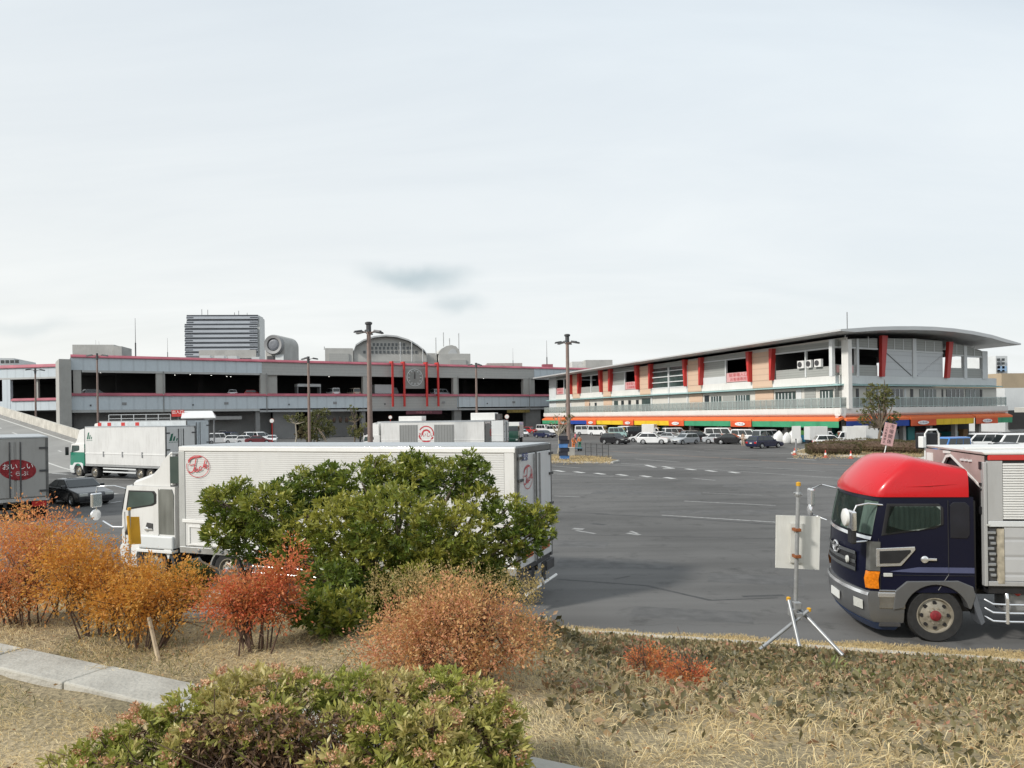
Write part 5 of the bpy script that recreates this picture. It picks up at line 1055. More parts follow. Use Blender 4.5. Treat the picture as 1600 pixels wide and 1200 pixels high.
# wind deflector: curves up from the roof to the box, open at the back
rings = []
for (x, z, hw) in ((.98, 2.625, 1.05), (.80, 2.76, 1.10), (.45, 2.86, 1.12), (.1, 2.96, 1.14), (-.2, 3.18, 1.16), (-.40, 3.44, 1.17), (-.55, 3.56, 1.17), (-.62, 3.58, 1.17)):
    rings.append([(x, hw, 2.625)] + [(x, hw, z - .08), (x, hw - .09, z), (x, 0, z + .02), (x, -hw + .09, z), (x, -hw, z - .08)] + [(x, -hw, 2.625)])
MB(T2).loft(rings, caps=False, closed=False).build('wind_deflector', M_tw, ttruck, smooth=40)
MB(T2).box(-.70, -.625, 1.05, 1.17, 2.66, 3.50).box(-.70, -.625, -1.17, -1.05, 2.66, 3.50).box(-.70, -.625, -1.17, 1.17, 3.5, 3.57).build('deflector_rim', M_tw, ttruck, bevel=.02)
MB(T2).hexa([(-.95, 1.11, 2.72), (-.62, 1.172, 2.72), (-.62, 1.178, 2.72), (-.95, 1.178, 2.72)], [(-.95, 1.11, 3.45), (-.62, 1.172, 3.45), (-.62, 1.178, 3.45), (-.95, 1.178, 3.45)]).build('side_fin', M_glass_g, ttruck)
MB(T2).box(-.95, -.82, -.9, .9, 2.2, 2.62).build('air_intake', M_white2, ttruck)
mirror(ttruck, [(.95, 1.1, 2.5), (1.3, 1.3, 2.62), (1.5, 1.42, 2.62), (1.78, 1.46, 2.6), (1.82, 1.46, 2.45), (1.82, 1.46, 1.95)], [(1.82, 1.46, 2.22, .2, 'c'), (1.84, 1.46, 1.80, .16, 'r')], T2)
mirror(ttruck, [(1.0, -1.1, 2.5), (1.4, -1.3, 2.58), (1.7, -1.35, 2.5), (1.7, -1.35, 1.9)], [(1.7, -1.35, 2.2, .2, 'c')], T2)
MB(T2).tube([(1.1, 1.2, 1.45), (1.4, 1.3, 1.46), (1.7, 1.36, 1.62)], .025, 6).build('marker_rod', M_chrome, ttruck)

# ------------------------------------------------------------------ generic big trucks further off
def far_truck(name, label, loc, yaw, cabc, boxc, BLn, z0, z1, rear=True, hcab=2.5, group=None, fair=True):
    r = empty(name, loc, R(yaw), label, 'truck', group)        # origin: rear left box corner moved to centre line
    MB().box(0, BLn, -1.245, 1.245, z0 + .15, z1).build('cargo_box', boxc, r, bevel=.02)
    MB().box(-.02, BLn + .01, -1.26, 1.26, z1 + .004, z1 + .06).build('roof', M_roofg, r)
    MB().box(0, BLn, 1.246, 1.27, z0 + .95, z0 + 1.03).build('side_rail', M_white, r); MB().box(0, BLn, -1.25, 1.25, z0, z0 + .14).build('floor_rail', M_alu, r)
    if rear:
        for s in (1, -1):
            dr = MB().box(-.05, -.005, s * .05, s * 1.14, z0 + .2, z1 - .14).build('rear_door', boxc, r); MB().tube([(-.07, s * .2, z0 + .2), (-.07, s * .2, z1 - .16)], .03, 5).build('lock_rod', M_greyd, dr)
            for z in (z0 + .4, z0 + 1.3, z1 - .5): MB().box(-.09, -.051, s * .9, s * 1.25, z, z + .09).build('hinge', M_greyd, dr)
            MB().box(-.06, -.01, s * 1.15, s * 1.25, z0 + .1, z1).build('door_post', M_gask, r)
            MB().box(-.06, .0, s * .6, s * 1.15, z0 - .25, z0 - .02).build('tail_lamp', M_redlens, r)
    chassis(r, .1, BLn + 2, 1.0, [1.8, 3.0, BLn - 1.2])
    g = MB()
    for z in (.5, .75): g.box(3.6, BLn - 2.2, 1.1, 1.16, z, z + .1)
    g.build('side_guard', M_white2, r)
    X_ = BLn + 1.0; Tn = big_cab(r, X_, cabc, cabc, 'far', H=hcab, lower=M_white2, detail=False)
    for s in (1, -1): MB(Tn).box(1.25, 1.35, s * 1.25, s * 1.5, 1.75, 2.4).build('mirror', M_black, r, bevel=.02)
    if fair:
        MB(Tn).loft([[(x, hw, hcab + .004), (x, hw, z - .1), (x, 0, z), (x, -hw, z - .1), (x, -hw, hcab + .004)] for x, z, hw in ((.9, hcab + .05, 1.0), (.4, hcab + .35, 1.1), (-.1, z1 - .1, 1.15), (-.7, z1, 1.15))], caps=True, closed=True).build('wind_deflector', M_white, r)
    cab_shell(MB(Tn), [(1.25, 1.41, 1.23, 1.03, 1.22, -.8), (1.6, 1.40, 1.22, 1.0, 1.22, -.8)], (4, 8), .012).build('grille', M_black, r)
    for s in (1, -1): cab_shell(MB(Tn), [(.6, 1.46, 1.285, 1.1, 1.24, -.8), (.8, 1.465, 1.29, 1.1, 1.245, -.8)], (3, 4) if s > 0 else (8, 9), .014).build('headlight', M_lamp_w, r)
    return r, Tn
def corner_loc(px, D, yaw, hw=1.245):       # rear left corner of the box below pixel column px
    p = P(px, 700, D); f = Vector((math.cos(R(yaw)), math.sin(R(yaw)), 0)); l = Vector((-f.y, f.x, 0)); p.z = 0
    return p - l * hw
M_gcab = paint('green_cab', (.02, .20, .13), .3, .08)
gtruck, Tg = far_truck('box_truck', 'white box truck with a green cab and green mountain emblem at the ramp foot', corner_loc(258, 52.5, 150), 150, M_gcab, M_tw, 9.9, .95, 3.95, hcab=2.65)
cab_shell(MB(Tg), [(2.0, 1.335, 1.175, .985, 1.222, -.82), (2.3, 1.28, 1.12, .945, 1.219, -.82), (2.655, 1.185, 1.025, .885, 1.212, -.81)], None, .006).build('cab_upper', M_white, gtruck)
def leaf_emblem(M, root, s):
    b_ = MB()
    for x, h, w_ in ((-.55, 1.0, .36), (-.05, .62, .28), (.42, .36, .2)): b_.add([M @ Vector((x * s, -.5 * s, 0)), M @ Vector(((x + w_) * s, -.5 * s, 0)), M @ Vector(((x + w_ + .25 * h) * s, (-.5 + h) * s, 0)), M @ Vector(((x + .3 * h) * s, (-.5 + h * .9) * s, 0))], [(0, 1, 2, 3)])
    for x in np.linspace(-.6, .6, 6): b_.add([M @ Vector((x * s, -.72 * s, 0)), M @ Vector(((x + .13) * s, -.72 * s, 0)), M @ Vector(((x + .13) * s, -.62 * s, 0)), M @ Vector((x * s, -.62 * s, 0))], [(0, 1, 2, 3)])
    return b_.build('emblem', M_textg, root)
leaf_emblem(frame((9.35, 1.252, 3.3), (-1, 0, 0), (0, 0, 1)), gtruck, .55); leaf_emblem(frame((-.06, .65, 3.2), (0, -1, 0), (0, 0, 1)), gtruck, .55)
for x in (2.6, 5.0, 7.4): MB().box(x, x + .12, 1.247, 1.29, 1.7, 2.1).build('latch_post', M_grey, gtruck)

# grey truck at the left edge, seen from behind
yawL = 125.0; fL = Vector((math.cos(R(yawL)), math.sin(R(yawL)), 0)); rL = Vector((fL.y, -fL.x, 0))
lt_loc = P(75, 700, 33.4) - rL * 1.245; lt_loc.z = 0
M_gbox = mat('grey_box', (.34, .335, .32), .5, var=.06, scale=.8, dirt=.3)
ltruck, Tl = far_truck('box_truck', 'grey box truck seen from behind with a red oval emblem at the left edge', lt_loc, yawL, M_tw, M_gbox, 9.5, .9, 3.72, hcab=2.6)
bx_ = MB().loft([[(-.062, -.10 + .68 * k * math.cos(a), 2.32 + .46 * k * math.sin(a) + .06 * k * math.cos(a)) for a in np.linspace(0, 2 * math.pi, 40, endpoint=False)] for k in (1.0, .02)], caps=True).build('emblem', M_textr, ltruck)
t_ = text_mb('おいしい', .30, frame((-.07, -.10, 2.46), (0, -1, .0), (0, 0, 1)), wide=.98); text_mb('くらぶ', .23, frame((-.07, -.10, 2.14), (0, -1, 0), (0, 0, 1)), t_, wide=1.15); t_.build('lettering', M_textw, bx_)

# white trailer with grey slatted panels in the middle distance
ym = 166.0; mtruck, Tm = far_truck('trailer_truck', 'white trailer truck with grey slatted side panels and a round red emblem', corner_loc(757, 74, ym), ym, M_tw, M_tw, 11.2, 1.0, 3.80, hcab=2.5)
M_slat = ribbed('grey_slats', (.24, .245, .24), 0, .30, .5, .6, .2, .6)
def mx_(px):
    f_ = Vector((math.cos(R(ym)), math.sin(R(ym)), 0)); c_ = corner_loc(757, 74, ym, 0); u = (px - 800) / F; k = u * cth; return (k * c_.y - c_.x) / (f_.x - k * f_.y)
for p0, p1 in ((624, 652), (678, 709)): MB().box(mx_(p1), mx_(p0), 1.247, 1.275, 1.3, 3.55).build('slat_panel', M_slat, mtruck)
MB().box(-.10, -.06, -1.1, 1.1, 1.3, 3.6).build('rear_slats', ribbed('grey_slats_rear', (.20, .205, .20), 1, .34, .5, .6, .2, .55), mtruck)
cxm = mx_(665.5)
e_ = MB()
for r0, r1, a0, a1 in ((.86, .74, -.2, 2.6), (.86, .70, 3.3, 5.9), (.5, .32, .3, 3.4)): 
    n_ = 24; vs = [(cxm - r * math.cos(a) , 1.256, 2.6 + r * math.sin(a)) for r in (r0, r1) for a in np.linspace(a0, a1, n_)]; e_.add(vs, [(i, i + 1, i + 1 + n_, i + n_) for i in range(n_ - 1)])
e_ = e_.build('emblem', M_textr, mtruck)
text_mb('おいしい', .5, frame((cxm, 1.26, 2.5), (-1, 0, 0), (0, 0, 1)), wide=.85).build('lettering', M_textr, e_)
text_mb('便', .8, frame((-.105, -.75, 2.6), (0, -1, 0), (0, 0, 1)), wide=1).build('lettering', M_textr, mtruck)
# another white trailer behind it
far_truck('trailer_truck', 'long white refrigerated trailer mostly hidden behind the slatted trailer', corner_loc(787, 92, 166), 166, M_tw, M_white2, 17.0, 1.0, 3.75, hcab=2.5)
r = [o for o in bpy.data.objects if o.name.startswith('trailer_truck')][-1]
MB().box(11.0, 14.2, -.8, .8, 3.82, 4.45).build('cooling_unit', M_white, r, bevel=.05); MB().box(1.2, 4.4, -.8, .8, 3.82, 4.75).build('cooling_unit', M_white, r, bevel=.05); MB().box(.6, 1.15, -.6, .6, 3.9, 4.6).build('vent', M_greyd, r)
# dark green truck facing the camera
gt2 = empty('delivery_truck', P(799, 700, 112).xy.to_3d(), R(-97), 'dark green truck facing the camera beside the slatted trailer', 'truck')
MB().box(-7, -.9, -1.15, 1.15, .9, 3.3).build('cargo_box', M_white, gt2, bevel=.03)
T3 = big_cab(gt2, 0, paint('dark_green', (.008, .055, .035), .3, .1), M_white, 'far', H=2.75, lower=paint('dark_green2', (.01, .05, .035), .35, .1), glass=M_glass, detail=False); chassis(gt2, -6.5, .5, 1.0, [-4.5])
for s in (1, -1): cab_shell(MB(T3), [(.6, 1.46, 1.285, 1.1, 1.24, -.8), (.8, 1.465, 1.29, 1.1, 1.245, -.8)], (3, 4) if s > 0 else (8, 9), .014).build('headlight', M_lamp_w, gt2)
# truck nose painted cyan and orange beside the lamp post
ct = empty('painted_truck', P(596, 700, 88).xy.to_3d(), R(-70), 'truck with a cyan nose and an orange roof visor beside the tall lamp post', 'truck')
M_cyan = paint('cyan_paint', (.06, .40, .45), .35, .05)
T4 = big_cab(ct, 0, M_cyan, M_cyan, 'far', H=2.7, lower=M_cyan, glass=M_glass, detail=False)
MB(T4).loft([[(x, y, z + .35 * (1 - (y / 1.2) ** 2)) for y in np.linspace(-1.25, 1.25, 12)] + [(x, y, z - .25 + .30 * (1 - (y / 1.2) ** 2)) for y in np.linspace(1.25, -1.25, 12)] for x, z in ((1.45, 2.75), (.6, 3.1), (-.7, 3.15))]).build('roof_visor', paint('orange_paint', (.50, .12, .03), .4, .05), ct, smooth=50)
MB(T4).box(-6.2, -.9, -1.15, 1.15, .9, 3.1).build('cargo_box', M_black, ct); MB(T4).tube([(-1, 1.2, 3.0), (-.85, 1.6, 2.9), (-.85, 1.6, 2.3)], .2, 8).build('mirror', M_white, ct); chassis(ct, -6, .5, 1.0, [-4.5])
# white lorry box with red squares and the canopy behind the green truck
far_truck('box_truck', 'pale box truck with a row of red squares just behind the green cab truck', corner_loc(291, 66, 152), 152, M_tw, mat('pale_blue_box', (.52, .56, .58), .5, dirt=.15), 12.5, 1.0, 4.35, hcab=2.6)
r = [o for o in bpy.data.objects if o.name.startswith('box_truck')][-1]
for x in (6.5, 8.6, 10.7, 12.2): MB().box(x, x + .55, 1.247, 1.26, 3.75, 4.25).build('emblem', M_red, r)
# ================================================================== CARS
CARK = {  # L, W, H, belt, hood z, x hood end, x rear base, x roof front, x roof rear, wheel r, wheelbase, deck
 'hatch': (3.9, 1.69, 1.5, .93, .84, .95, -1.86, .25, -1.5, .30, 2.5, 0), 'sedan': (4.6, 1.76, 1.44, .93, .82, .95, -1.7, .2, -1.0, .32, 2.7, 1),
 'wagon': (4.6, 1.76, 1.5, .93, .82, 1.0, -2.2, .3, -1.85, .32, 2.7, 0), 'suv': (4.4, 1.8, 1.6, 1.02, .95, .95, -2.1, .3, -1.55, .35, 2.6, 0),
 'minivan': (4.6, 1.72, 1.86, 1.0, .95, 1.55, -2.24, .75, -2.1, .32, 2.75, 0), 'van': (4.7, 1.72, 2.0, 1.08, 1.04, 2.0, -2.3, 1.4, -2.24, .33, 2.6, 0),
 'keivan': (3.4, 1.48, 1.9, 1.02, .98, 1.45, -1.66, .95, -1.6, .28, 2.4, 0), 'coupe': (4.5, 1.8, 1.36, .92, .84, .85, -1.95, .1, -.9, .33, 2.65, 1)}
CARM = {}
def carpaint(n, c, rough=.25): return mat('car_' + n, c, rough, var=.03, scale=.7, coat=.5, dirt=.04)
CP = {'white': carpaint('white', (.70, .71, .71)), 'silver': carpaint('silver', (.42, .44, .46), .3), 'black': carpaint('black', (.012, .012, .014)), 'navy': carpaint('navy', (.012, .016, .05)), 'teal': carpaint('pale_teal', (.30, .44, .43)),
      'graphite': carpaint('graphite', (.045, .046, .05), .15), 'maroon': carpaint('maroon', (.16, .03, .035)), 'grey': carpaint('grey', (.16, .165, .17)), 'blue': carpaint('blue', (.05, .20, .52)), 'beige': carpaint('beige', (.42, .36, .28)), 'red': carpaint('red', (.40, .03, .03)), 'dgreen': carpaint('dark_green', (.03, .09, .06)), 'pgreen': carpaint('pale_green', (.50, .58, .42))}
def car_mesh(kind, col):
    if (kind, col) in CARM: return copy_tree(CARM[(kind, col)])
    Lg, W, H, zb, zh, xh, xr, xf, xrr, wr, wb, deck = CARK[kind]; a = Lg / 2; hw = W / 2
    root = bpy.data.objects.new('parked_car', None); COL.objects.link(root); m = CP[col]
    def arch(cx): return [(cx + (wr + .06) * math.cos(t), .22 + (wr + .02) * math.sin(t) * 1.25) for t in np.linspace(math.pi, 0, 9)]
    zd = .96 if deck else zb
    lo = [(-a + .08, .24)] + arch(-wb / 2) + arch(wb / 2) + [(a - .1, .24), (a, .42), (a - .01, .60), (a - .14, zh - .12 if kind not in ('van', 'keivan') else zh), (xh + .2, zh + .02), (xh, zb)]
    lo += ([(xr, zb + .02), (-a + .12, zb + .0)] if deck else [(xr, zb)]) + [(-a + .02, zb - .15), (-a, .5)]
    MB().prism(lo, -hw, hw, 'y').build('body', m, root, bevel=.07, seg=3, smooth=40)
    # cabin: frustum between belt line and roof
    tw_ = hw - (.14 if H < 1.7 else .09); bw_ = hw - .03; zr = H - .02
    lo4 = [(xr, bw_, zb - .02), (xh, bw_, zb - .02), (xh, -bw_, zb - .02), (xr, -bw_, zb - .02)]; hi4 = [(xrr, tw_, zr), (xf, tw_, zr), (xf, -tw_, zr), (xrr, -tw_, zr)]
    MB().hexa(lo4, hi4).build('cabin', m, root, bevel=.06, seg=3, smooth=40)
    MB().hexa([(xrr + .1, tw_ - .1, zr - .01), (xf - .1, tw_ - .1, zr - .01), (xf - .1, -tw_ + .1, zr - .01), (xrr + .1, -tw_ + .1, zr - .01)], [(xrr + .25, tw_ - .25, zr + .04), (xf - .2, tw_ - .25, zr + .04), (xf - .2, -tw_ + .25, zr + .04), (xrr + .25, -tw_ + .25, zr + .04)]).build('roof', m, root, bevel=.02)
    def pane(p4, nm, n=1, m_=M_glass):
        """inset pane on a cabin face, p4 = lower a, lower b, upper b, upper a"""
        A, B, C_, D_ = [Vector(q) for q in p4]; nr = (B - A).cross(D_ - A).normalized()
        if nr.dot((A + B + C_ + D_) / 4 - Vector((0, 0, (zb + zr) / 2))) < 0: nr = -nr
        pt = lambda u, v: (A + (B - A) * u) * (1 - v) + (D_ + (C_ - D_) * u) * v + nr * .008
        for i in range(n):
            u0, u1 = .05 + .9 * i / n + (.012 if i else 0), .05 + .9 * (i + 1) / n - (.012 if i < n - 1 else 0); q = [pt(u0, .10), pt(u1, .10), pt(u1, .88), pt(u0, .88)]
            MB().add(q + [p + nr * .006 for p in q], [(4, 5, 6, 7), (0, 1, 5, 4), (1, 2, 6, 5), (2, 3, 7, 6), (3, 0, 4, 7)]).build(nm, m_, root)
    pane((lo4[2], lo4[1], hi4[1], hi4[2]), 'windshield'); pane((lo4[0], lo4[3], hi4[3], hi4[0]), 'rear_window')
    ns = 3 if kind in ('minivan', 'van', 'wagon', 'keivan') else 2
    pane((lo4[0], lo4[1], hi4[1], hi4[0]), 'side_window', ns); pane((lo4[2], lo4[3], hi4[3], hi4[2]), 'side_window', ns)
    for s in (1, -1):
        MB().box(a - .16, a + .012, s * (hw - .48), s * (hw - .06), zh - .30, zh - .14).build('headlight', M_lamp_w, root, bevel=.03)
        MB().box(-a - .012, -a + .1, s * (hw - .36), s * (hw - .04), zb - .32, zb - .12).build('tail_light', M_redlens, root, bevel=.02)
        MB().box(xh - .32, xh - .18, s * (hw - .02), s * (hw + .17), zb - .02, zb + .13).build('mirror', m, root, bevel=.03)
        for x in (-wb / 2, wb / 2): wheel(root, x, s * (hw - .09), wr, .2, s, M_rimc)
    MB().box(a - .04, a + .015, -hw + .35, hw - .35, .36, .52).build('grille', M_black, root, bevel=.02)
    MB().box(a + .01, a + .025, -.17, .17, .50, .60).build('number_plate', M_plate, root); MB().box(-a - .025, -a - .005, -.17, .17, .60, .71).build('number_plate', M_plate, root)
    MB().box(-a + .1, a - .1, -hw + .12, hw - .12, .20, .45).build('underbody', M_black, root)
    CARM[(kind, col)] = root
    return root
KW = {'hatch': 'hatchback', 'sedan': 'sedan', 'wagon': 'estate car', 'suv': 'suv', 'minivan': 'minivan', 'van': 'van', 'keivan': 'small van', 'coupe': 'coupe'}
def yfac(px, gap=4.5):      # lowest picture row a vehicle may use so that it stands clear of the shops
    D = np.interp(px, [1313, 1574], [95, 114]) if px > 1313 else 1 / np.interp(px, [849, 1313], [1 / 180, 1 / 95])
    a = G(px, 690); t_ = (D - gap) / a.y; return HY - sth * (px - 800) / cth + CZ * F / (D - gap) if False else 648 - (px - 800) * math.tan(TH) + CZ * F / (D - gap)
def car(kind, col, px, py, yaw, label, group=None, z=0.0, D=None):
    if group == GR: py = max(py, yfac(px))
    r = car_mesh(kind, col); p = P(px, py, D) if D else G(px, py, z); p.z = z
    r.location = p; r.rotation_euler = (0, 0, R(yaw)); r.name = {'van': 'parked_van', 'keivan': 'parked_van', 'minivan': 'parked_minivan'}.get(kind, 'parked_car')
    return tag(r, label, {'van': 'van', 'keivan': 'van', 'minivan': 'minivan'}.get(kind, 'car'), group)
GR = 'cars parked in front of the awnings'; GL = 'cars parked below the market hall'; GE = 'cars parked beyond the red truck'
car('coupe', 'graphite', 123, 786, -38, 'dark grey coupe waiting between the grey truck and the long white truck')
# in front of the shopping building
car('suv', 'black', 961, 694, -52, 'black suv with an amber lamp driving across the open lot', None)
car('keivan', 'teal', 966, 684, -20, 'pale teal small van just behind the driving black suv', GR)
car('van', 'white', 983, 681, -55, 'white van parked right behind the pale teal small van', GR)
car('van', 'black', 1000, 677, -55, 'black van parked beside the white box lorry under the yellow awning', GR)
car('hatch', 'white', 1003, 690.5, 165, 'white hatchback parked left of the white crossover', GR)
car('suv', 'white', 1021, 694, -22, 'white crossover with dark lower trim in the front row', GR)
car('sedan', 'silver', 1050, 690.5, -42, 'silver sedan parked just right of the white crossover', GR)
car('minivan', 'white', 1056, 684.5, 8, 'white minivan parked behind the silver sedan', GR)
car('van', 'white', 916, 677, -15, 'white van nearest the lamp post planter with people', GR)
car('van', 'white', 936, 675, -45, 'white van with a high roof parked behind the white van by the planter', GR)
car('suv', 'black', 1093, 690, -18, 'black suv with a bright front wheel left of the tall white van', GR)
car('wagon', 'grey', 1085, 680, 10, 'dark grey estate car half hidden behind the black parked suv', GR)
car('hatch', 'silver', 1071, 694, -150, 'silver hatchback between the silver sedan and the black suv', GR)
car('minivan', 'white', 1167, 690, -30, 'white minivan under the orange awning left of the silver white minivan', GR)
car('sedan', 'white', 1034, 688, 15, 'white sedan just behind the white crossover', GR)
car('van', 'white', 1126, 680, -32, 'tall white van parked under the green awning', GR)
car('sedan', 'silver', 1124, 693, -25, 'silver grey sedan in front of the tall white van', GR)
car('sedan', 'black', 1144, 694, -28, 'black sedan next to the silver grey sedan', GR)
car('wagon', 'navy', 1195, 700, 28, 'navy estate car with a red tail lamp alone in the aisle', None)
car('minivan', 'silver', 1201, 688, 22, 'silver white minivan parked just behind the navy estate car', GR)
car('hatch', 'white', 1298, 699, -10, 'low white car parked in front of the white box lorry beside the hedge', GR)
# around the lamp post, left of the shops
car('van', 'white', 850, 676, -60, 'white van parked under the left end of the green awning', GR)
car('sedan', 'navy', 851, 684, -50, 'dark navy sedan in front of the white van near the hall corner', GR)
car('hatch', 'white', 816, 682, -70, 'white hatchback tucked beside the dark green truck', GR)
car('hatch', 'red', 829, 676, -45, 'red and pale hatchback behind the small white hatchback by the hall', GR)
car('minivan', 'white', 868, 677, -50, 'white minivan behind the bare tree on the island', GR)
# left lot below the hall
for k, c_, px, py, yaw, lb in (('keivan', 'white', 342, 693, 20, 'white small van nearest the green cab truck in the left lot'), ('wagon', 'silver', 338, 690, -40, 'silver estate car behind the nearest white small van in the left lot'),
    ('van', 'white', 346, 687.5, -60, 'white van at the back left of the left lot'), ('minivan', 'navy', 362, 690, -35, 'navy and white minivan in the middle of the left lot'),
    ('hatch', 'white', 369, 693, 10, 'white hatchback in front of the navy minivan'), ('keivan', 'white', 389, 690.5, -60, 'white small van between the navy minivan and the maroon car'),
    ('hatch', 'white', 387, 693.5, 15, 'white hatchback left of the maroon sedan'), ('sedan', 'maroon', 405, 693.5, 12, 'maroon sedan in the front row of the left lot'),
    ('minivan', 'white', 405, 690, -50, 'white minivan behind the maroon sedan'), ('hatch', 'silver', 413, 687.5, 30, 'silver hatchback beside the round mirror post'),
    ('sedan', 'white', 425, 692.5, -75, 'white sedan facing the camera at the right end of the left lot'), ('suv', 'beige', 394, 686.8, 10, 'beige suv at the back of the left lot'),
    ('hatch', 'grey', 328, 690, 60, 'grey hatchback beside the rear doors of the green cab truck'), ('keivan', 'silver', 357, 686.5, -20, 'silver small van by the dark wall behind the left lot')):
    car(k, c_, px, py, yaw, lb, GL)
# beyond the right truck
for k, c_, px, py, yaw, lb, D in (('keivan', 'blue', 1486, 690, 200, 'blue small van beyond the white truck roof', 66), ('wagon', 'pgreen', 1542, 695, 168, 'pale green estate car with a bright roof beyond the truck', 52), ('sedan', 'white', 1516, 690, 170, 'white sedan behind the pale green estate car', 60),
    ('minivan', 'white', 1532, 690, 172, 'white minivan parked before the green valance at the shop end', 76), ('wagon', 'silver', 1576, 692, 165, 'silver estate car at the right edge beyond the truck', 55), ('van', 'white', 1590, 690, 170, 'white van at the right edge before the grey wall', 70), ('sedan', 'grey', 1564, 690, 168, 'dark grey sedan between the white minivan and the white van', 64), ('hatch', 'black', 1500, 690, 175, 'black hatchback half hidden by the white truck roof', 55)):
    car(k, c_, px, py, yaw, lb, GE, D=D)
# kei box lorries
def box_lorry(label, px, py, yaw, D=None, red=False):
    r = empty('box_lorry', (P(px, 700, D) if D else G(px, max(py, yfac(px)))).xy.to_3d(), R(yaw), label, 'lorry', 'white box lorries'); m = CP['white']
    MB().box(-1.75, .55, -.82, .82, .72, 2.42).build('cargo_box', M_tw, r, bevel=.03)
    MB().prism([(.6, .4), (1.55, .4), (1.62, .9), (1.5, 1.05), (1.12, 1.78), (.65, 1.82), (.6, 1.7)], -.74, .74, 'y').build('cab', m, r, bevel=.05, seg=3, smooth=40)
    MB().hexa([(1.49, -.66, 1.09), (1.49, .66, 1.09), (1.505, .66, 1.09), (1.505, -.66, 1.09)], [(1.16, -.62, 1.70), (1.16, .62, 1.70), (1.175, .62, 1.70), (1.175, -.62, 1.70)]).build('windshield', M_glass, r)
    for s in (1, -1):
        MB().prism([(.75, 1.1), (1.36, 1.1), (1.08, 1.66), (.75, 1.68)], s * .735, s * .752, 'y').build('side_window', M_glass, r)
        MB().box(1.5, 1.63, s * .4, s * .68, .68, .86).build('headlight', M_lamp_w, r)
        for x in (-1.1, 1.05): wheel(r, x, s * .64, .27, .18, s, M_rimc)
        MB().box(1.2, 1.28, s * .76, s * .95, 1.15, 1.4).build('mirror', M_black, r)
    MB().box(-1.75, 1.4, -.5, .5, .38, .7).build('chassis_rail', M_black, r); MB().box(-1.77, -1.755, -.7, .7, .8, 2.3).build('rear_door', M_white2, r)
    if red: MB().box(-1.8, -.2, -.85, -.825, .5, .68).build('side_strip', M_red, r)
    return r
box_lorry('white box lorry with a red side strip under the yellow awning', 1020, 681, -32, red=True)
box_lorry('white box lorry beside the blue bin and white sacks left of the hedge', 1282, 691, 3)
box_lorry('white box lorry behind the hedge under the blue valance', 1327, 688, 172); box_lorry('white box lorry behind the tree on the hedge island', 1360, 687, 5)

# ================================================================== STREET FURNITURE
M_pole = mat('pole_brown', (.24, .175, .15), .5, .2, var=.12, scale=3, dirt=.2)
def lamp_post(label, px, ptop, D, arms=6, r=.16):
    p = P(px, 650, D); h = ZA(px, ptop, D); o = empty('lamp_post', (p.x, p.y, 0), random.random(), label, 'lamp post', 'tall lamp posts in the lot')
    MB().tube([(0, 0, 0), (0, 0, .35), (0, 0, .36), (0, 0, h - .9)], [r * 1.7, r * 1.7, r, r * .72], 12).build('pole', M_pole, o, smooth=40)
    top = MB().tube([(0, 0, h - .9), (0, 0, h)], [r * .9, r * .9], 10)
    if arms == 6: top.lathe([(.30, h - .25), (.34, h - .2), (.34, h - .05), (.1, h)], (0, 0, 0), 'z', 14)
    top.build('crown_cap', M_greyd, o)
    for k in range(arms):
        a = 2 * math.pi * k / arms; ca, sa = math.cos(a), math.sin(a); ln = 1.05 if arms == 6 else 1.0; zz = h - (.95 if arms == 6 else .3)
        ar = MB().tube([(0, 0, zz - .35), (ca * .3, sa * .3, zz - .05), (ca * .6, sa * .6, zz)], .05, 6).build('lamp_arm', M_pole, o)
        Mx = Matrix.Translation((ca * ln, sa * ln, zz + .03)) @ Matrix.Rotation(a, 4, 'Z') @ Matrix.Rotation(R(8), 4, 'Y')
        MB(Mx).hexa([(-.42, -.16, -.09), (.42, -.2, -.09), (.42, .2, -.09), (-.42, .16, -.09)], [(-.36, -.10, .09), (.34, -.13, .07), (.34, .13, .07), (-.36, .10, .09)]).box(-.34, .36, -.13, .13, -.12, -.091, 1).build('lamp_head', [M_greyd, M_lamp_w], ar, bevel=.02)
    return o
lamp_post('tallest lamp post with a ring of heads standing left of the clock', 578, 503, 69.5, 6, .27)
lamp_post('lamp post with a ring of heads on the island before the shops', 888, 522, 83, 6, .26)
lamp_post('two headed lamp post rising between the leafy lot trees', 483, 557, 106, 3, .22)
lamp_post('slim lamp post to the right of the clock before the hall', 745, 567, 122, 3, .22)
lamp_post('slim lamp post at the left end of the market hall', 153, 552, 100, 2, .15)
lamp_post('slim lamp post beyond the ramp before the set back wing', 56, 575, 120, 2, .17)
lamp_post('short dark pole just right of the clock posts', 685, 640, 110, 1, .12) if False else None
def plate_post(name, label, cat, px, py_top, py_base, D, rdisc, mdisc):
    p = P(px, 650, D); zt_ = ZA(px, py_top, D); o = empty(name, (p.x, p.y, 0), 0, label, cat)
    MB().tube([(0, 0, 0), (0, 0, zt_)], .06, 8).build('post', M_red, o); MB().lathe([(rdisc, -.1), (rdisc, -.04), (rdisc * .9, -.02), (.02, .06)], (0, -.06, zt_), 'y', 20).build('mirror_face', mdisc, o, smooth=40); MB().lathe([(rdisc * 1.08, -.03), (rdisc * 1.08, .02), (rdisc * .9, .03)], (0, -.05, zt_), 'y', 20).build('rim', M_orange, o)
plate_post('round_mirror', 'round white traffic mirror on a red post by the left hall entrance', 'traffic mirror', 425, 657.5, 690, 128, .36, M_white)
plate_post('round_sign', 'small round red rimmed sign above the dark green truck', 'sign', 792, 651, 690, 150, .42, M_white)
plate_post('round_sign', 'small round white sign right of the painted truck', 'sign', 610, 652, 690, 130, .3, M_white)
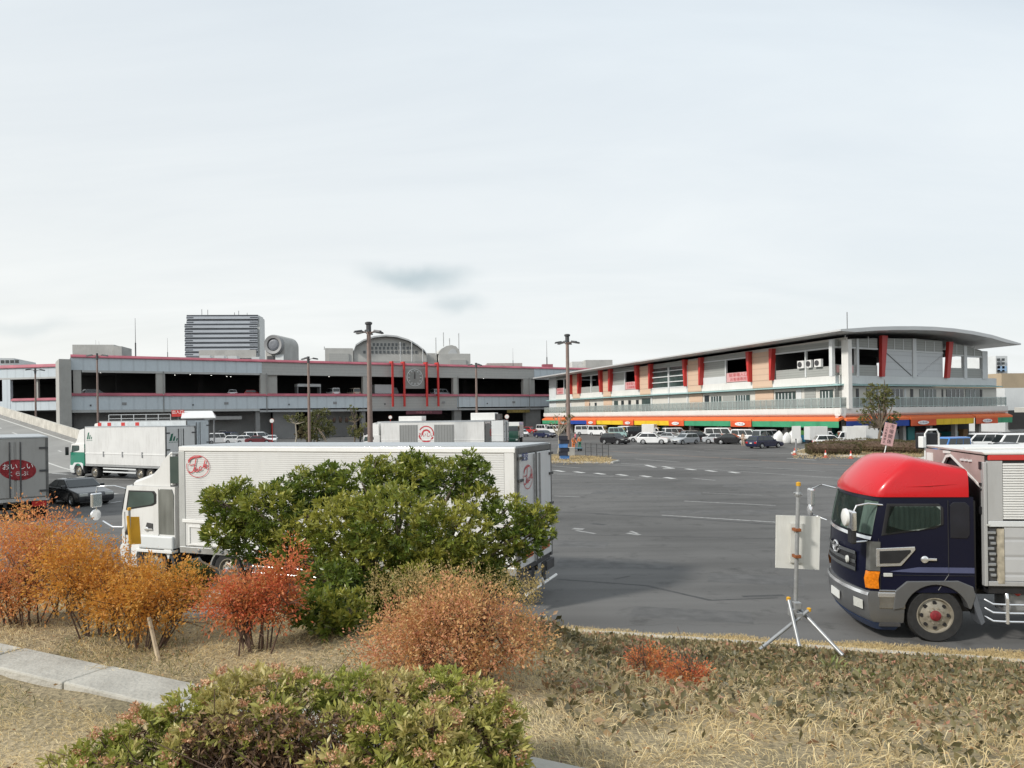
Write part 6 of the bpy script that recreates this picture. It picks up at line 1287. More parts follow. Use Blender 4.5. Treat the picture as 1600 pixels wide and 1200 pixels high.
# base block and workers' things around the island lamp post
pb = G(888, 712, .16); o = MB().box(-.55, .55, -.45, .45, 0, .85).build('concrete_base', M_conc_l, bevel=.03, loc=(pb.x, pb.y - .1, .17)); o.rotation_euler = (0, 0, .3); tag(o, 'pale concrete block at the foot of the island lamp post', 'block')
# cones
def cone(label, px, py):
    p = G(px, py, .0); o = empty('traffic_cone', (p.x, p.y, .0), random.random(), label, 'traffic cone', 'traffic cones along the hedge island')
    MB().box(-.2, .2, -.2, .2, .0, .05).build('base', M_orange if 'nothing' in label else mat('cone_red', (.55, .07, .05), .6), o, bevel=.01)
    MB().lathe([(.15, .05), (.115, .25)], (0, 0, 0), 'z', 16).lathe([(.075, .45), (.03, .72), (.01, .73)], (0, 0, 0), 'z', 16).build('body', mat('cone_red', (.55, .07, .05), .6), o, smooth=40)
    MB().lathe([(.115, .25), (.075, .45)], (0, 0, 0), 'z', 16).build('band', M_white, o, smooth=40)
cone('red and white cone at the left tip of the hedge island', 1241.5, 711); cone('red and white cone in the middle of the hedge island kerb', 1290, 715); cone('red and white cone nearest the leaning pink sign', 1329.5, 716.5)
# post with boxes by the island tip
p = G(1244, 710); o = empty('sign_post', p, 0, 'grey post with a white notice board beside the left cone', 'sign post'); MB().tube([(0, 0, 0), (0, 0, 2.9)], .09, 8).build('post', M_grey, o); MB().box(-.45, .45, -.14, -.1, 1.6, 2.9).build('board', M_white, o)
# white sacks and the blue bin
p = G(1232, 693)
for i, (dx, dy, s, lb) in enumerate(((-1.3, .4, 1.15, 'tall white bulk sack at the left of the sack row'), (-.3, 0, 1.0, 'round white bulk sack in the middle of the sack row'), (.7, .1, 1.2, 'tall white bulk sack at the right of the sack row'), (1.0, -.9, .8, 'small white bulk sack lying before the sack row'))):
    b = MB(); rings = []
    for z, r in ((0, .42), (.15, .52), (.6, .55), (1.0, .5), (1.25, .36), (1.4, .18)): rings.append([(r * s * math.copysign(abs(math.cos(a)) ** .6, math.cos(a)) * (1 + .10 * math.cos(5 * a + i + z * 3)), r * s * math.copysign(abs(math.sin(a)) ** .6, math.sin(a)) * (1 + .1 * math.sin(3 * a + z * 4)), z * s * (1 + .12 * math.cos(a + i))) for a in np.linspace(0, 2 * math.pi, 18, endpoint=False)])
    o = b.loft(rings).build('bulk_sack', M_white, smooth=60, loc=(p.x + dx, p.y + dy, 0)); tag(o, lb, 'sack', 'white sacks by the lorry')
p = G(1253, 692); o = empty('wheelie_bin', p, .2, 'blue and green bin between the sacks and the white lorry', 'bin')
MB().hexa([(-.4, -.35, .1), (.4, -.35, .1), (.4, .35, .1), (-.4, .35, .1)], [(-.5, -.45, 1.1), (.5, -.45, 1.1), (.5, .45, 1.1), (-.5, .45, 1.1)]).build('body', mat('bin_blue', (.05, .28, .45), .5), o, bevel=.03); MB().box(-.52, .52, -.47, .47, 1.1, 1.7).build('lid', mat('bin_green', (.15, .40, .12), .5), o, bevel=.04)
# leaning pink sign
p = G(1379, 722); sgn = empty('leaning_sign', (p.x, p.y, 0), 0, 'pink notice sign leaning on a white post behind the red roof', 'sign'); sgn.rotation_euler = (0, R(13), 0)
MB().tube([(0, 0, 0), (0, 0, 2.2)], .045, 8).build('post', M_white, sgn); sb_ = MB().box(-.5, .5, -.08, -.03, 1.45, 3.35).build('board', mat('pink_board', (.60, .36, .35), .5, var=.05), sgn, bevel=.01)
t_ = MB()
for i, ch in enumerate('市場関係'): text_mb(ch, .40, frame((.14, -.084, 3.08 - i * .43), (1, 0, 0), (0, 0, 1)), t_)
for i, ch in enumerate('この先駐車禁止'): text_mb(ch, .22, frame((-.28, -.084, 3.18 - i * .25), (1, 0, 0), (0, 0, 1)), t_)
t_.build('lettering', M_textk, sb_)
# tripod with a sign seen from behind
tb = P(1246, 1000, 10.6); tz = float(bank_z(tb.x, tb.y)); tri = empty('sign_tripod', (tb.x, tb.y, tz), R(4), 'galvanised tripod stand with a blank sign back and yellow pole caps on the bank', 'sign stand')
px2 = lambda px, py, D=10.6: P(px, py, D) - Vector((tb.x, tb.y, tz))
tri.rotation_euler = (0, 0, 0)
g = MB().tube([px2(1242, 985, 10.62), px2(1247.5, 756, 10.62)], .029, 12).build('pole', M_steel, tri, smooth=50)
MB().lathe([(.033, -.03), (.034, .02), (.01, .03)], tuple(px2(1247.5, 756, 10.62)), 'z', 12).build('pole_cap', M_yellow, g)
legs = (((1317, 1024, 10.05), (1246, 948, 10.66)), ((1187, 1015, 10.35), (1264, 953, 10.50)), ((1249, 1010, 10.2), (1232, 936, 10.55)))
for i, (a, c) in enumerate(legs):
    lg = MB().tube([px2(*a), px2(*c)], .026, 10).build('leg', M_steel, tri, smooth=50)
    if i: MB().lathe([(.03, -.02), (.031, .025), (.01, .035)], tuple(px2(*c)), 'z', 10).build('leg_cap', M_yellow, lg)
for px, py in ((1245, 946), (1247, 962), (1238, 956)): MB().lathe([(.05, -.035), (.055, 0), (.05, .035)], tuple(px2(px, py, 10.55)), 'x', 10).box(*[v for ax, c_ in enumerate(px2(px, py, 10.5)) for v in (c_ - .05, c_ + .05)][:6]).build('clamp', M_steel, tri, bevel=.008)
MB().lathe([(.045, -.03), (.05, 0), (.045, .03)], tuple(px2(1246.8, 772, 10.62)), 'z', 10).tube([px2(1240, 770, 10.62), px2(1253, 773, 10.6)], .015, 6).build('clamp', M_steel, tri)
bd = [px2(1213, 805, 10.75), px2(1282, 807, 10.75), px2(1280, 890.5, 10.75), px2(1212, 887, 10.75)]; nb_ = Vector((0, .02, 0))
sbd = MB().hexa([bd[3], bd[2], bd[2] + nb_, bd[3] + nb_], [bd[0], bd[1], bd[1] + nb_, bd[0] + nb_]).build('sign_board', mat('sign_back', (.66, .66, .62), .6, var=.06, scale=3, dirt=.5), tri)
bd2 = [px2(1235, 818, 10.72), px2(1257, 818.5, 10.72), px2(1256, 880, 10.72), px2(1234.5, 879, 10.72)]; MB().hexa([bd2[3], bd2[2], bd2[2] + nb_, bd2[3] + nb_], [bd2[0], bd2[1], bd2[1] + nb_, bd2[0] + nb_]).build('stiffener', mat('sign_back2', (.60, .60, .56), .5, dirt=.3), sbd)
for py in (828, 869.5): c_ = px2(1246, py, 10.6); MB().box(c_.x - .045, c_.x + .045, c_.y - .035, c_.y + .1, c_.z - .022, c_.z + .022).build('clamp', M_rust, tri, bevel=.006)
# small yellow sign on the bank by the truck cab
yb_ = P(207, 880, 15.2); yz = float(bank_z(yb_.x, yb_.y)); ys = empty('yellow_sign', (yb_.x, yb_.y, yz - .3), 0, 'small yellow board on a pole before the white truck cab', 'sign')
c_ = lambda px, py, D=15.2: P(px, py, D) - Vector((yb_.x, yb_.y, yz - .3))
MB().tube([c_(203, 880), c_(202, 795)], .026, 8).build('pole', M_steel, ys, smooth=50); MB().lathe([(.035, -.03), (.036, .02), (.01, .03)], tuple(c_(202, 795)), 'z', 10).build('pole_cap', M_yellow, ys)
q = [c_(200, 807.5, 15.25), c_(217, 807.5, 15.35), c_(220, 850, 15.35), c_(203, 851, 15.25)]; MB().hexa([q[3], q[2], q[2] + nb_, q[3] + nb_], [q[0], q[1], q[1] + nb_, q[0] + nb_]).build('board', M_yellow, ys)
MB().tube([c_(200, 806, 15.18), c_(204, 850, 15.18)], .03, 8).build('frame_tube', M_yellow, ys)
# wire fence panels on the island
p0, p1 = G(915, 713, .16), G(951, 716, .16); d_ = p1 - p0
g = empty('wire_fence', p0, math.atan2(d_.y, d_.x), 'thin wire fence frames at the island edge', 'fence'); ln_ = d_.length
for i in range(5): MB().tube([(ln_ * i / 4, 0, -.1), (ln_ * i / 4, 0, 1.35)], .03, 6).build('post', M_greyd, g)
b = MB()
for z in (.1, .5, .9, 1.3): b.tube([(0, 0, z), (ln_, 0, z)], .016, 5)
for i in range(24): b.tube([(ln_ * (i + .5) / 24, .0, .1), (ln_ * (i + .5) / 24, 0, 1.3)], .007, 4)
b.build('wire_mesh', M_greyd, g)
p = G(899, 705); o = empty('hand_cart', p, .4, 'low blue hand cart left beside the island', 'cart'); MB().box(-.8, .8, -.4, .4, .3, .42).build('deck', mat('cart_blue', (.10, .22, .28), .5), o, bevel=.02); MB().tube([(-.8, -.35, .4), (-.95, -.35, 1.0), (-.95, .35, 1.0), (-.8, .35, .4)], .025, 6).build('handle', M_steel, o)
for sx in (-.6, .6):
    for sy in (-.3, .3): MB().lathe([(.14, -.04), (.14, .04)], (sx, sy, .15), 'y', 12).build('wheel', M_rubber, o)
# stacked dark crates behind the small tree
pc = G(882, 719, .16)
for i in range(6):
    o = MB().box(-.42, .42, -.32, .32, 0, .36).box(-.44, .44, -.34, .34, .30, .36).build('crate', mat('crate_navy' if i % 3 else 'crate_blue', (.02, .022, .035) if i % 3 else (.06, .17, .40), .6), bevel=.02, loc=(pc.x + .05 * (-1) ** i, pc.y + .6, .19 + i * .37)); o.rotation_euler = (0, 0, .1 * (-1) ** i)
    tag(o, ['%s crate, %s from the bottom of the stack behind the bare tree' % ('blue' if i % 3 == 0 else 'dark', n_) for n_ in ('lowest', 'second', 'third', 'fourth', 'fifth', 'topmost')][i].replace('lowest from', 'lowest of all from').replace(', topmost from the bottom of the stack', ', topmost of the stack'), 'crate', 'crates stacked behind the bare tree')
# loading frame beyond the right truck, small forklift-like frame and canopy in the left lot
p = P(1458, 690, 58); o = empty('loading_cage', (p.x, p.y, 0), R(10), 'white tubular loading frame with dark gear beyond the truck roof', 'frame')
MB().tube([(-.7, 0, 0), (-.7, 0, 2.5), (-.5, 0, 2.8), (.3, 0, 2.8), (.5, 0, 2.5), (.5, 0, 0)], .08, 8).build('hoop', M_white, o, smooth=50); MB().box(-.9, .5, .05, .9, 1.3, 2.55).build('load', M_black, o, bevel=.1); MB().box(-1.1, -.75, -.2, .3, 1.4, 2.3).build('box', M_white, o, bevel=.05)
p = P(310, 660, 112); cn = empty('canopy', (p.x, p.y, 0), R(20), 'white sloped canopy roof on thin posts above the left lot', 'canopy')
MB().hexa([(-2.3, -1.6, 4.55), (2.5, -1.6, 4.55), (2.5, 1.6, 4.9), (-2.3, 1.6, 4.9)], [(-2.3, -1.6, 4.7), (2.5, -1.6, 4.7), (1.9, 1.6, 5.75), (-2.3, 1.6, 5.75)]).build('roof', M_white, cn, bevel=.04)
for x in (-2.1, 2.2):
    for y in (-1.3, 1.3): MB().tube([(x, y, 0), (x, y, 4.6)], .07, 6).build('post', M_grey, cn)
p = P(278, 641, 112); o = empty('red_sign', (p.x, p.y, 0), 0, 'small red sign board beside the white canopy', 'sign'); MB().box(-.95, .95, -.05, .05, 4.9, 5.9).build('board', M_red, o); text_mb('出入口', .6, frame((0, -.06, 5.55), (1, 0, 0), (0, 0, 1))).build('lettering', M_textw, o); MB().tube([(0, .1, 0), (0, .1, 5)], .06, 6).build('post', M_grey, o)
p = P(170, 650, 112); o = empty('railing', (p.x, p.y, 0), R(12), 'pale metal railing frames left of the small red sign', 'railing')
for i in range(6): MB().tube([(i * 1.75, 0, 0), (i * 1.75, 0, 5.3)], .06, 6).build('post', M_white2, o)
b = MB()
for z in (4.1, 4.7, 5.3): b.tube([(0, 0, z), (8.75, 0, z)], .05, 6)
b.build('rail', M_white2, o)
# loads seen on the hall's upper deck
def deck_van(label, px, kind, col, y, yaw):
    x = fm(px); r = car_mesh(kind, col); r.location = A0 + EX * x + Vector((-EX.y, EX.x, 0)) * y; r.location.z = 9.02; r.rotation_euler = (0, 0, rzM + R(yaw)); r.name = 'parked_van'
    tag(r, label, 'van', 'vehicles on the upper deck of the hall')
deck_van('white van on the upper deck left of the clock', 528, 'van', 'white', 3.5, 90); deck_van('beige van on the upper deck beside the tall lamp post', 560, 'van', 'beige', 3.2, 90)
deck_van('silver van on the upper deck right of the clock', 697, 'van', 'silver', 3.4, 10); deck_van('white hatchback on the upper deck near the middle column', 368, 'hatch', 'white', 3.2, 80)
deck_van('red hatchback on the upper deck near the middle column', 400, 'hatch', 'red', 3.0, 0); deck_van('grey estate car on the upper deck at the left end', 150, 'wagon', 'grey', 3.4, 20)
r = empty('deck_lorry', A0 + EX * fm(607) + Vector((-EX.y, EX.x, 0)) * 3.4 + Vector((0, 0, 9.02)), rzM, 'white box lorry on the upper deck just left of the clock', 'lorry', 'vehicles on the upper deck of the hall')
MB().box(-2.4, 2.0, -1, 1, .8, 2.9).build('cargo_box', M_white2, r, bevel=.03); MB().prism([(2.05, .5), (3.5, .5), (3.5, 1.3), (3.1, 2.2), (2.05, 2.3)], -.9, .9, 'y').build('cab', CP['grey'], r, bevel=.05)
for x in (-1.4, 2.8):
    for s in (1, -1): wheel(r, x, s * .8, .38, .22, s, M_rimc)
r = empty('deck_shelter', A0 + EX * fm(489) + Vector((-EX.y, EX.x, 0)) * 4 + Vector((0, 0, 9.02)), rzM, 'pale open shelter on the upper deck behind the lamp post', 'shelter')
MB().box(-2.6, 2.6, -1.2, 1.2, 2.3, 2.9).build('roof', M_white2, r)
for x in (-2.5, 2.5): MB().box(x - .1, x + .1, -1.1, 1.1, 0, 2.3).build('post', M_grey, r)

# ================================================================== PEOPLE (tiny in the picture, still one skinned body each)
def skin_body(name, verts, edges, radii, m, parent=None, sub=2):
    me = bpy.data.meshes.new(name); me.from_pydata(verts, edges, []); o = bpy.data.objects.new(name, me); COL.objects.link(o)
    bm = bmesh.new(); bm.from_mesh(me); ly = bm.verts.layers.skin.verify(); bm.verts.ensure_lookup_table()
    for i, v in enumerate(bm.verts): v[ly].radius = radii[i] if isinstance(radii[i], tuple) else (radii[i], radii[i]); v[ly].use_root = (i == 0)
    bm.to_mesh(me); bm.free(); o.modifiers.new('skin', 'SKIN'); s = o.modifiers.new('sub', 'SUBSURF'); s.levels = s.render_levels = sub
    dg = bpy.context.evaluated_depsgraph_get(); m2 = bpy.data.meshes.new_from_object(o.evaluated_get(dg)); m2.name = name
    bpy.data.objects.remove(o); q = bpy.data.objects.new(name, m2); COL.objects.link(q); m2.materials.clear(); m2.materials.append(m); m2.polygons.foreach_set('use_smooth', [True] * len(m2.polygons))
    if parent is not None: q.parent = parent
    return q
M_skin = mat('skin', (.42, .26, .18), .6, var=.05); M_hair = mat('hair_black', (.015, .012, .01), .7)
def person(label, px, py, yaw, top, legs_, z=0.0, stride=.1, bend=0.0):
    p = G(px, py, z); r = empty('person', (p.x, p.y, z), R(yaw), label, 'person', 'people around the lot')
    h = bend; J = {'pel': (0, 0, .93), 'che': (h * .3, 0, 1.32), 'nek': (h * .45, 0, 1.48), 'hed': (h * .5 + .02, 0, 1.60), 'crn': (h * .5 + .01, 0, 1.71)}
    vs = [J['pel'], J['che'], J['nek'], J['hed'], J['crn']]; ed = [(0, 1), (1, 2), (2, 3), (3, 4)]; rd = [(.15, .11), (.17, .11), .055, .085, .07]
    for s in (1, -1):
        b = len(vs); vs += [(h * .3, s * .18, 1.42), (h * .4 + .05 * s, s * .24, 1.14), (h * .5 + .16 + .05 * s, s * .22, .92), (h * .5 + .22 + .05 * s, s * .21, .86)]; ed += [(1, b), (b, b + 1), (b + 1, b + 2), (b + 2, b + 3)]; rd += [.06, .045, .035, .04]
        b = len(vs); f_ = s * stride; vs += [(0, s * .09, .86), (f_ * .5 + .02, s * .10, .48), (f_, s * .10, .08), (f_ + .14, s * .11, .04)]; ed += [(0, b), (b, b + 1), (b + 1, b + 2), (b + 2, b + 3)]; rd += [.095, .065, .045, .04]
    skin_body('body', vs, ed, rd, M_skin, r)
    up = 1.16
    tv, te, tr = [vs[0], vs[1]], [(0, 1)], [(.165, .125), (.185, .125)]
    for b in (5, 13): n_ = len(tv); tv += [vs[b], vs[b + 1], vs[b + 2]]; te += [(1, n_), (n_, n_ + 1), (n_ + 1, n_ + 2)]; tr += [.072, .056, .047]
    skin_body('jacket', tv, te, tr, top, r)
    tv, te, tr = [(0, 0, .95)], [], [(.165, .125)]
    for b in (9, 17): n_ = len(tv); tv += [vs[b], vs[b + 1], vs[b + 2]]; te += [(0, n_), (n_, n_ + 1), (n_ + 1, n_ + 2)]; tr += [.108, .08, .062]
    skin_body('trousers', tv, te, tr, legs_, r)
    hx, hy, hz = J['hed']; MB().lathe([(.088, .02), (.096, .06), (.085, .11), (.04, .145), (.005, .15)], (hx - .012, 0, hz), 'z', 12).build('hair', M_hair, r, smooth=60)
    return r
M_hiviz = mat('hiviz_orange', (.75, .22, .06), .6); M_pinkj = mat('pink_jacket', (.55, .14, .20), .7); M_greenp = mat('green_trousers', (.03, .16, .10), .7); M_dk = mat('dark_trousers', (.03, .03, .04), .8); M_beij = mat('beige_coat', (.46, .36, .28), .7)
person('person in an orange vest bending beside the island lamp post', 896, 704, -60, M_hiviz, M_hiviz, bend=.25); person('person in a pink jacket and dark trousers behind the orange vests', 899, 694, 200, M_pinkj, M_dk)
person('person in an orange top and green trousers right of the lamp post', 906, 702, 120, M_hiviz, M_greenp, bend=.1); person('person in a beige coat standing behind the navy estate car', 1161, 697, -90, M_beij, M_beij)
person('person in a pale top walking under the shop awnings', 948, 676, 0, M_white2, M_dk, stride=.22); person('person in dark clothes under the blue valance', 1407, 688, -90, M_dk, M_dk)
# ================================================================== VEGETATION
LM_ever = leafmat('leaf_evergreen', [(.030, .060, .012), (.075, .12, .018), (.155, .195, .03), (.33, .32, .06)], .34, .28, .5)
LM_amber = leafmat('leaf_amber', [(.24, .09, .02), (.50, .21, .035), (.64, .32, .055), (.40, .26, .06)], .6, .35)
LM_orange = leafmat('leaf_orange', [(.28, .09, .04), (.56, .21, .08), (.66, .31, .10), (.42, .28, .08)], .6, .35)
LM_redor = leafmat('leaf_red_orange', [(.28, .06, .03), (.56, .13, .06), (.60, .23, .08), (.36, .22, .07)], .6, .35)
LM_pink = leafmat('leaf_pink_ochre', [(.38, .14, .09), (.56, .26, .15), (.62, .38, .16), (.54, .42, .20)], .6, .35)
LM_fringe = leafmat('leaf_olive_fringe', [(.20, .17, .05), (.38, .29, .11), (.48, .36, .17)], .6, .35)
LM_hedge = leafmat('leaf_hedge', [(.10, .135, .03), (.21, .25, .045), (.36, .36, .085), (.48, .40, .16)], .4, .3)
LM_flower = leafmat('dry_flower', [(.34, .14, .07), (.58, .32, .18), (.68, .46, .30)], .8, .2)
LM_dry = leafmat('blade_dry', [(.34, .23, .11), (.58, .45, .23), (.72, .60, .35), (.78, .68, .45)], .7, .3)
LM_moss = leafmat('blade_green', [(.07, .08, .025), (.14, .15, .05), (.26, .24, .10)], .6, .3)
LM_cover = leafmat('leaf_ground_cover', [(.07, .062, .03), (.15, .135, .06), (.27, .21, .11), (.38, .17, .11), (.36, .29, .16)], .5, .2)
LM_tree = leafmat('leaf_lot_tree', [(.05, .06, .018), (.10, .11, .03), (.18, .17, .06)], .5, .25)
LM_box = leafmat('leaf_clipped', [(.05, .05, .018), (.10, .09, .035), (.17, .13, .06)], .6, .2)
up = np.array([0, 0, 1.0])
def cl(px, py, rpx, D): p = P(px, py, D); return np.array(p), rpx * D / F
def sph(n): return unit(rng.normal(size=(n, 3)))

def whorls(name, clumps, tips, per, ln, wd, m, parent, flat=.8, lighttop=True):
    """leaf rosettes at the twig ends of rounded clumps"""
    wts = np.array([r ** 2 for _, r in clumps]); k = rng.choice(len(clumps), tips, p=wts / wts.sum())
    C_ = np.array([c for c, _ in clumps])[k]; Rr = np.array([r for _, r in clumps])[k]
    d = sph(tips); d[:, 2] *= flat; rad = Rr * (.45 + .62 * rng.random(tips) ** .6)
    pos = C_ + d * rad[:, None]; ax = unit(d + up * .55 + rng.normal(size=(tips, 3)) * .25)
    t1 = unit(np.cross(ax, rng.normal(size=(tips, 3)))); t2 = np.cross(ax, t1)
    a = (np.arange(per)[None] * 2.4 + rng.random((tips, 1)) * 6.28); tilt = .35 + .75 * rng.random((tips, per))
    dirs = ax[:, None] * np.cos(tilt)[..., None] + (t1[:, None] * np.cos(a)[..., None] + t2[:, None] * np.sin(a)[..., None]) * np.sin(tilt)[..., None]
    base = pos[:, None] + ax[:, None] * ((np.arange(per) - per / 2)[None, :, None] * ln * .07)
    ct = (rng.random(len(clumps)) * .5)[k]
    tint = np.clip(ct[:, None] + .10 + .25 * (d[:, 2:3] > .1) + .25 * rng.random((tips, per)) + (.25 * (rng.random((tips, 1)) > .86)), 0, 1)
    L_ = ln * (.5 + .75 * rng.random((tips, per))) * (.75 + .5 * rng.random((tips, 1)))
    return leaves(name, base.reshape(-1, 3), dirs.reshape(-1, 3), L_.ravel(), (L_ * wd / ln).ravel(), m, parent, tint.ravel(), .18, .08)
def limbs(name, base, targets, r0, m, parent, wob=.06, r1=.006, n=5):
    b = MB()
    for t in targets:
        a, c = np.array(base), np.array(t); pts = []
        mid = (a + c) / 2 + rng.normal(size=3) * wob * np.linalg.norm(c - a) + np.array([0, 0, -.08]) * np.linalg.norm((c - a)[:2])
        for s in np.linspace(0, 1, n): pts.append(tuple((1 - s) ** 2 * a + 2 * s * (1 - s) * mid + s * s * c))
        b.tube(pts, [r0 + (r1 - r0) * s for s in np.linspace(0, 1, n)], 5)
    return b.build(name, m, parent, smooth=60, recalc=False)

# ---- the big evergreen bush before the long white truck
BB = P(620, 985, 6.6); BB.z = float(bank_z(BB.x, BB.y))
bush = empty('evergreen_bush', (0, 0, 0), 0, 'large spreading evergreen bush with glossy leaves before the long white truck', 'bush')
bc = [cl(*q) for q in ((365, 795, 46, 6.5), (343, 782, 28, 6.4), (420, 800, 52, 6.4), (400, 845, 46, 6.4), (460, 778, 42, 6.7), (505, 768, 40, 6.8), (350, 835, 30, 6.3), (560, 768, 54, 6.8), (620, 752, 46, 6.9), (655, 745, 40, 7.0), (700, 752, 44, 6.8), (738, 745, 32, 6.7), (745, 785, 34, 6.6),
    (540, 825, 64, 6.2), (620, 815, 74, 6.1), (700, 838, 66, 6.2), (470, 850, 52, 6.3), (580, 880, 64, 6.1), (670, 890, 64, 6.1), (740, 875, 46, 6.3), (800, 815, 36, 6.5), (838, 808, 28, 6.5), (818, 843, 32, 6.4), (785, 862, 36, 6.4), (848, 835, 18, 6.4),
    (515, 915, 50, 5.7), (495, 955, 40, 5.25), (545, 958, 40, 5.25), (515, 975, 26, 5.15), (475, 945, 26, 5.3), (620, 930, 46, 6.0), (700, 930, 52, 6.1), (760, 905, 28, 6.3), (790, 915, 18, 6.4), (642, 720, 18, 7.0), (733, 720, 17, 6.7), (590, 728, 18, 6.9), (512, 738, 18, 6.8), (326, 775, 12, 6.4), (376, 762, 16, 6.5), (858, 800, 12, 6.5), (470, 742, 14, 6.8), (805, 785, 14, 6.5))]
limbs('trunk', BB, [c for c, r in bc] + [c + rng.normal(size=3) * r * .6 for c, r in bc], .035, M_bark, bush, .10)
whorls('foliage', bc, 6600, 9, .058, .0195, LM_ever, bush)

# ---- nandina like shrubs: bare stems below, feathery leaves above
def feathery(label, base_px, D, ell, m, nr, leaf=(.024, .010), stems=14, name='autumn_shrub', cat='shrub', group=None, upb=.35, per=42, rl=.2, extra=None, spread=.16):
    o = empty(name, (0, 0, 0), 0, label, cat, group); cs = [cl(*e[:3], D) + (e[3],) for e in ell]      # (px,py,rx,aspect)
    b0 = P(*base_px, D); zb = float(bank_z(b0.x, b0.y)); b = MB()
    wts = np.array([r * r * a for _, r, a in cs]); wts /= wts.sum()
    for i in range(stems):
        c, r, a = cs[rng.choice(len(cs), p=wts)]; tp = c + sph(1)[0] * np.array([r * .8, r * .5, r * a * .6])
        bs = np.array([b0.x + (tp[0] - b0.x) * .32 + rng.normal() * spread * .16, b0.y + (tp[1] - b0.y) * .25 + rng.normal() * spread * .3, 0]); bs[2] = float(bank_z(bs[0], bs[1])) - .03
        mid = bs * .5 + tp * .5 + np.array([0, 0, .06]) + rng.normal(size=3) * .03
        b.tube([bs, (bs * .6 + mid * .4), mid, (mid * .5 + tp * .5), tp], [.0068, .006, .005, .0038, .0018], 5)
        for q in range(6):
            e = mid + rng.normal(size=3) * .10 + np.array([0, 0, .12]); b.tube([mid, (mid + e) / 2 + rng.normal(size=3) * .01, e], [.0045, .003, .0015], 4)
    b.build('stems', M_twig, o, recalc=False)
    k = rng.choice(len(cs), nr, p=wts); C_ = np.array([c for c, _, _ in cs])[k]; Rr = np.array([(r, r * .75, r * a) for _, r, a in cs])[k]
    d = sph(nr); st = C_ + d * Rr * (.25 + .7 * rng.random((nr, 1)) ** .5); ax = unit(d * .8 + up * upb + rng.normal(size=(nr, 3)) * .35)
    s = rng.random((nr, per)); ang = rng.normal(size=(nr, per, 3))
    pos = st[:, None] + ax[:, None] * (s * rl)[..., None] + ang * (.012 + .035 * s * (1 - .6 * s))[..., None]
    dirs = unit((ax[:, None] * .6 + ang * .55 + up * .1).reshape(-1, 3))
    tint = np.clip((.55 * rng.random((nr, 1)) + .15 + .3 * rng.random((nr, per))) , 0, 1)
    ll = leaf[0] * (.45 + 1.1 * rng.random(nr * per) ** 1.6); leaves('foliage', pos.reshape(-1, 3), dirs, ll, ll * leaf[1] / leaf[0], m, o, tint.ravel(), .15, .1)
    if extra: extra(o)
    return o
GS = 'autumn shrubs along the bank'
feathery('orange pink feathery shrub at the left edge of the bank', (45, 975), 5.7, [(15, 885, 66, .75), (45, 845, 38, .8), (82, 900, 52, .7), (10, 925, 50, .6)], LM_orange, 360, stems=16, group=GS, upb=.25)
feathery('amber orange shrub with many bare stems left of the leaning stake', (155, 985), 5.4, [(128, 898, 52, .66), (178, 915, 50, .58), (100, 868, 32, .7), (208, 930, 40, .5)], LM_amber, 340, stems=18, group=GS, upb=.2)
feathery('golden amber shrub growing over the leaning wooden stake', (222, 1000), 5.15, [(230, 928, 44, .55), (268, 925, 34, .55), (196, 942, 38, .5), (288, 935, 22, .6)], LM_amber, 230, stems=14, group=GS, upb=.2)
feathery('brown stemmed shrub with dull pink leaves hidden behind the amber shrubs', (95, 960), 6.0, [(85, 855, 42, .7), (35, 825, 34, .7), (135, 880, 34, .6)], LM_orange, 120, stems=8, group=GS, upb=.3)
feathery('red orange shrub with a tall tip on a fan of bare stems', (398, 1018), 4.9, [(395, 930, 48, .55), (360, 940, 40, .5), (430, 925, 34, .7), (446, 890, 13, 2.4), (348, 955, 24, .5), (425, 955, 28, .5)], LM_redor, 260, stems=20, group=GS, upb=.35, rl=.13, spread=.2)
g = empty('green_shrub', (0, 0, 0), 0, 'small dark green shrub between the golden shrub and the red shrub', 'shrub', GS)
gc = [cl(*q) for q in ((295, 900, 26, 6.2), (318, 905, 18, 6.3), (275, 915, 18, 6.1), (300, 925, 22, 6.2))]; b0 = P(298, 960, 6.2); b0.z = float(bank_z(b0.x, b0.y)); limbs('stems', b0, [c for c, _ in gc] * 2, .01, M_twig, g)
whorls('foliage', gc, 420, 8, .04, .014, leafmat('leaf_green_shrub', [(.03, .06, .02), (.06, .10, .03), (.13, .15, .04), (.3, .18, .05)], .5, .25), g)
def fringe(o):
    nr = 190; px = rng.uniform(575, 845, nr); top = 935 - 28 * np.cos((px - 700) / 140) + rng.normal(size=nr) * 10
    st = np.array([P(a, b_ + 18, 4.75 + rng.normal() * .15) for a, b_ in zip(px, top)]); ax = unit(up + rng.normal(size=(nr, 3)) * .25)
    s = rng.random((nr, 34)); ang = rng.normal(size=(nr, 34, 3)); pos = st[:, None] + ax[:, None] * (s * .17 - .03)[..., None] + ang * .012
    ll = .015 * (.6 + .7 * rng.random(nr * 34)); leaves('sprays', pos.reshape(-1, 3), unit((ax[:, None] + ang * .7).reshape(-1, 3)), ll, ll * .5, LM_fringe, o, None, .15, .05)
feathery('rounded pink and ochre shrub in the centre foreground with an olive fringe', (712, 1055), 4.5, [(700, 985, 95, .62), (640, 1000, 62, .7), (770, 995, 70, .7), (710, 955, 70, .5), (600, 1020, 34, .7), (830, 1010, 30, .9), (700, 1030, 90, .45)], LM_pink, 620, leaf=(.020, .010), stems=22, group=GS, upb=.5, rl=.13, extra=fringe, spread=.3)

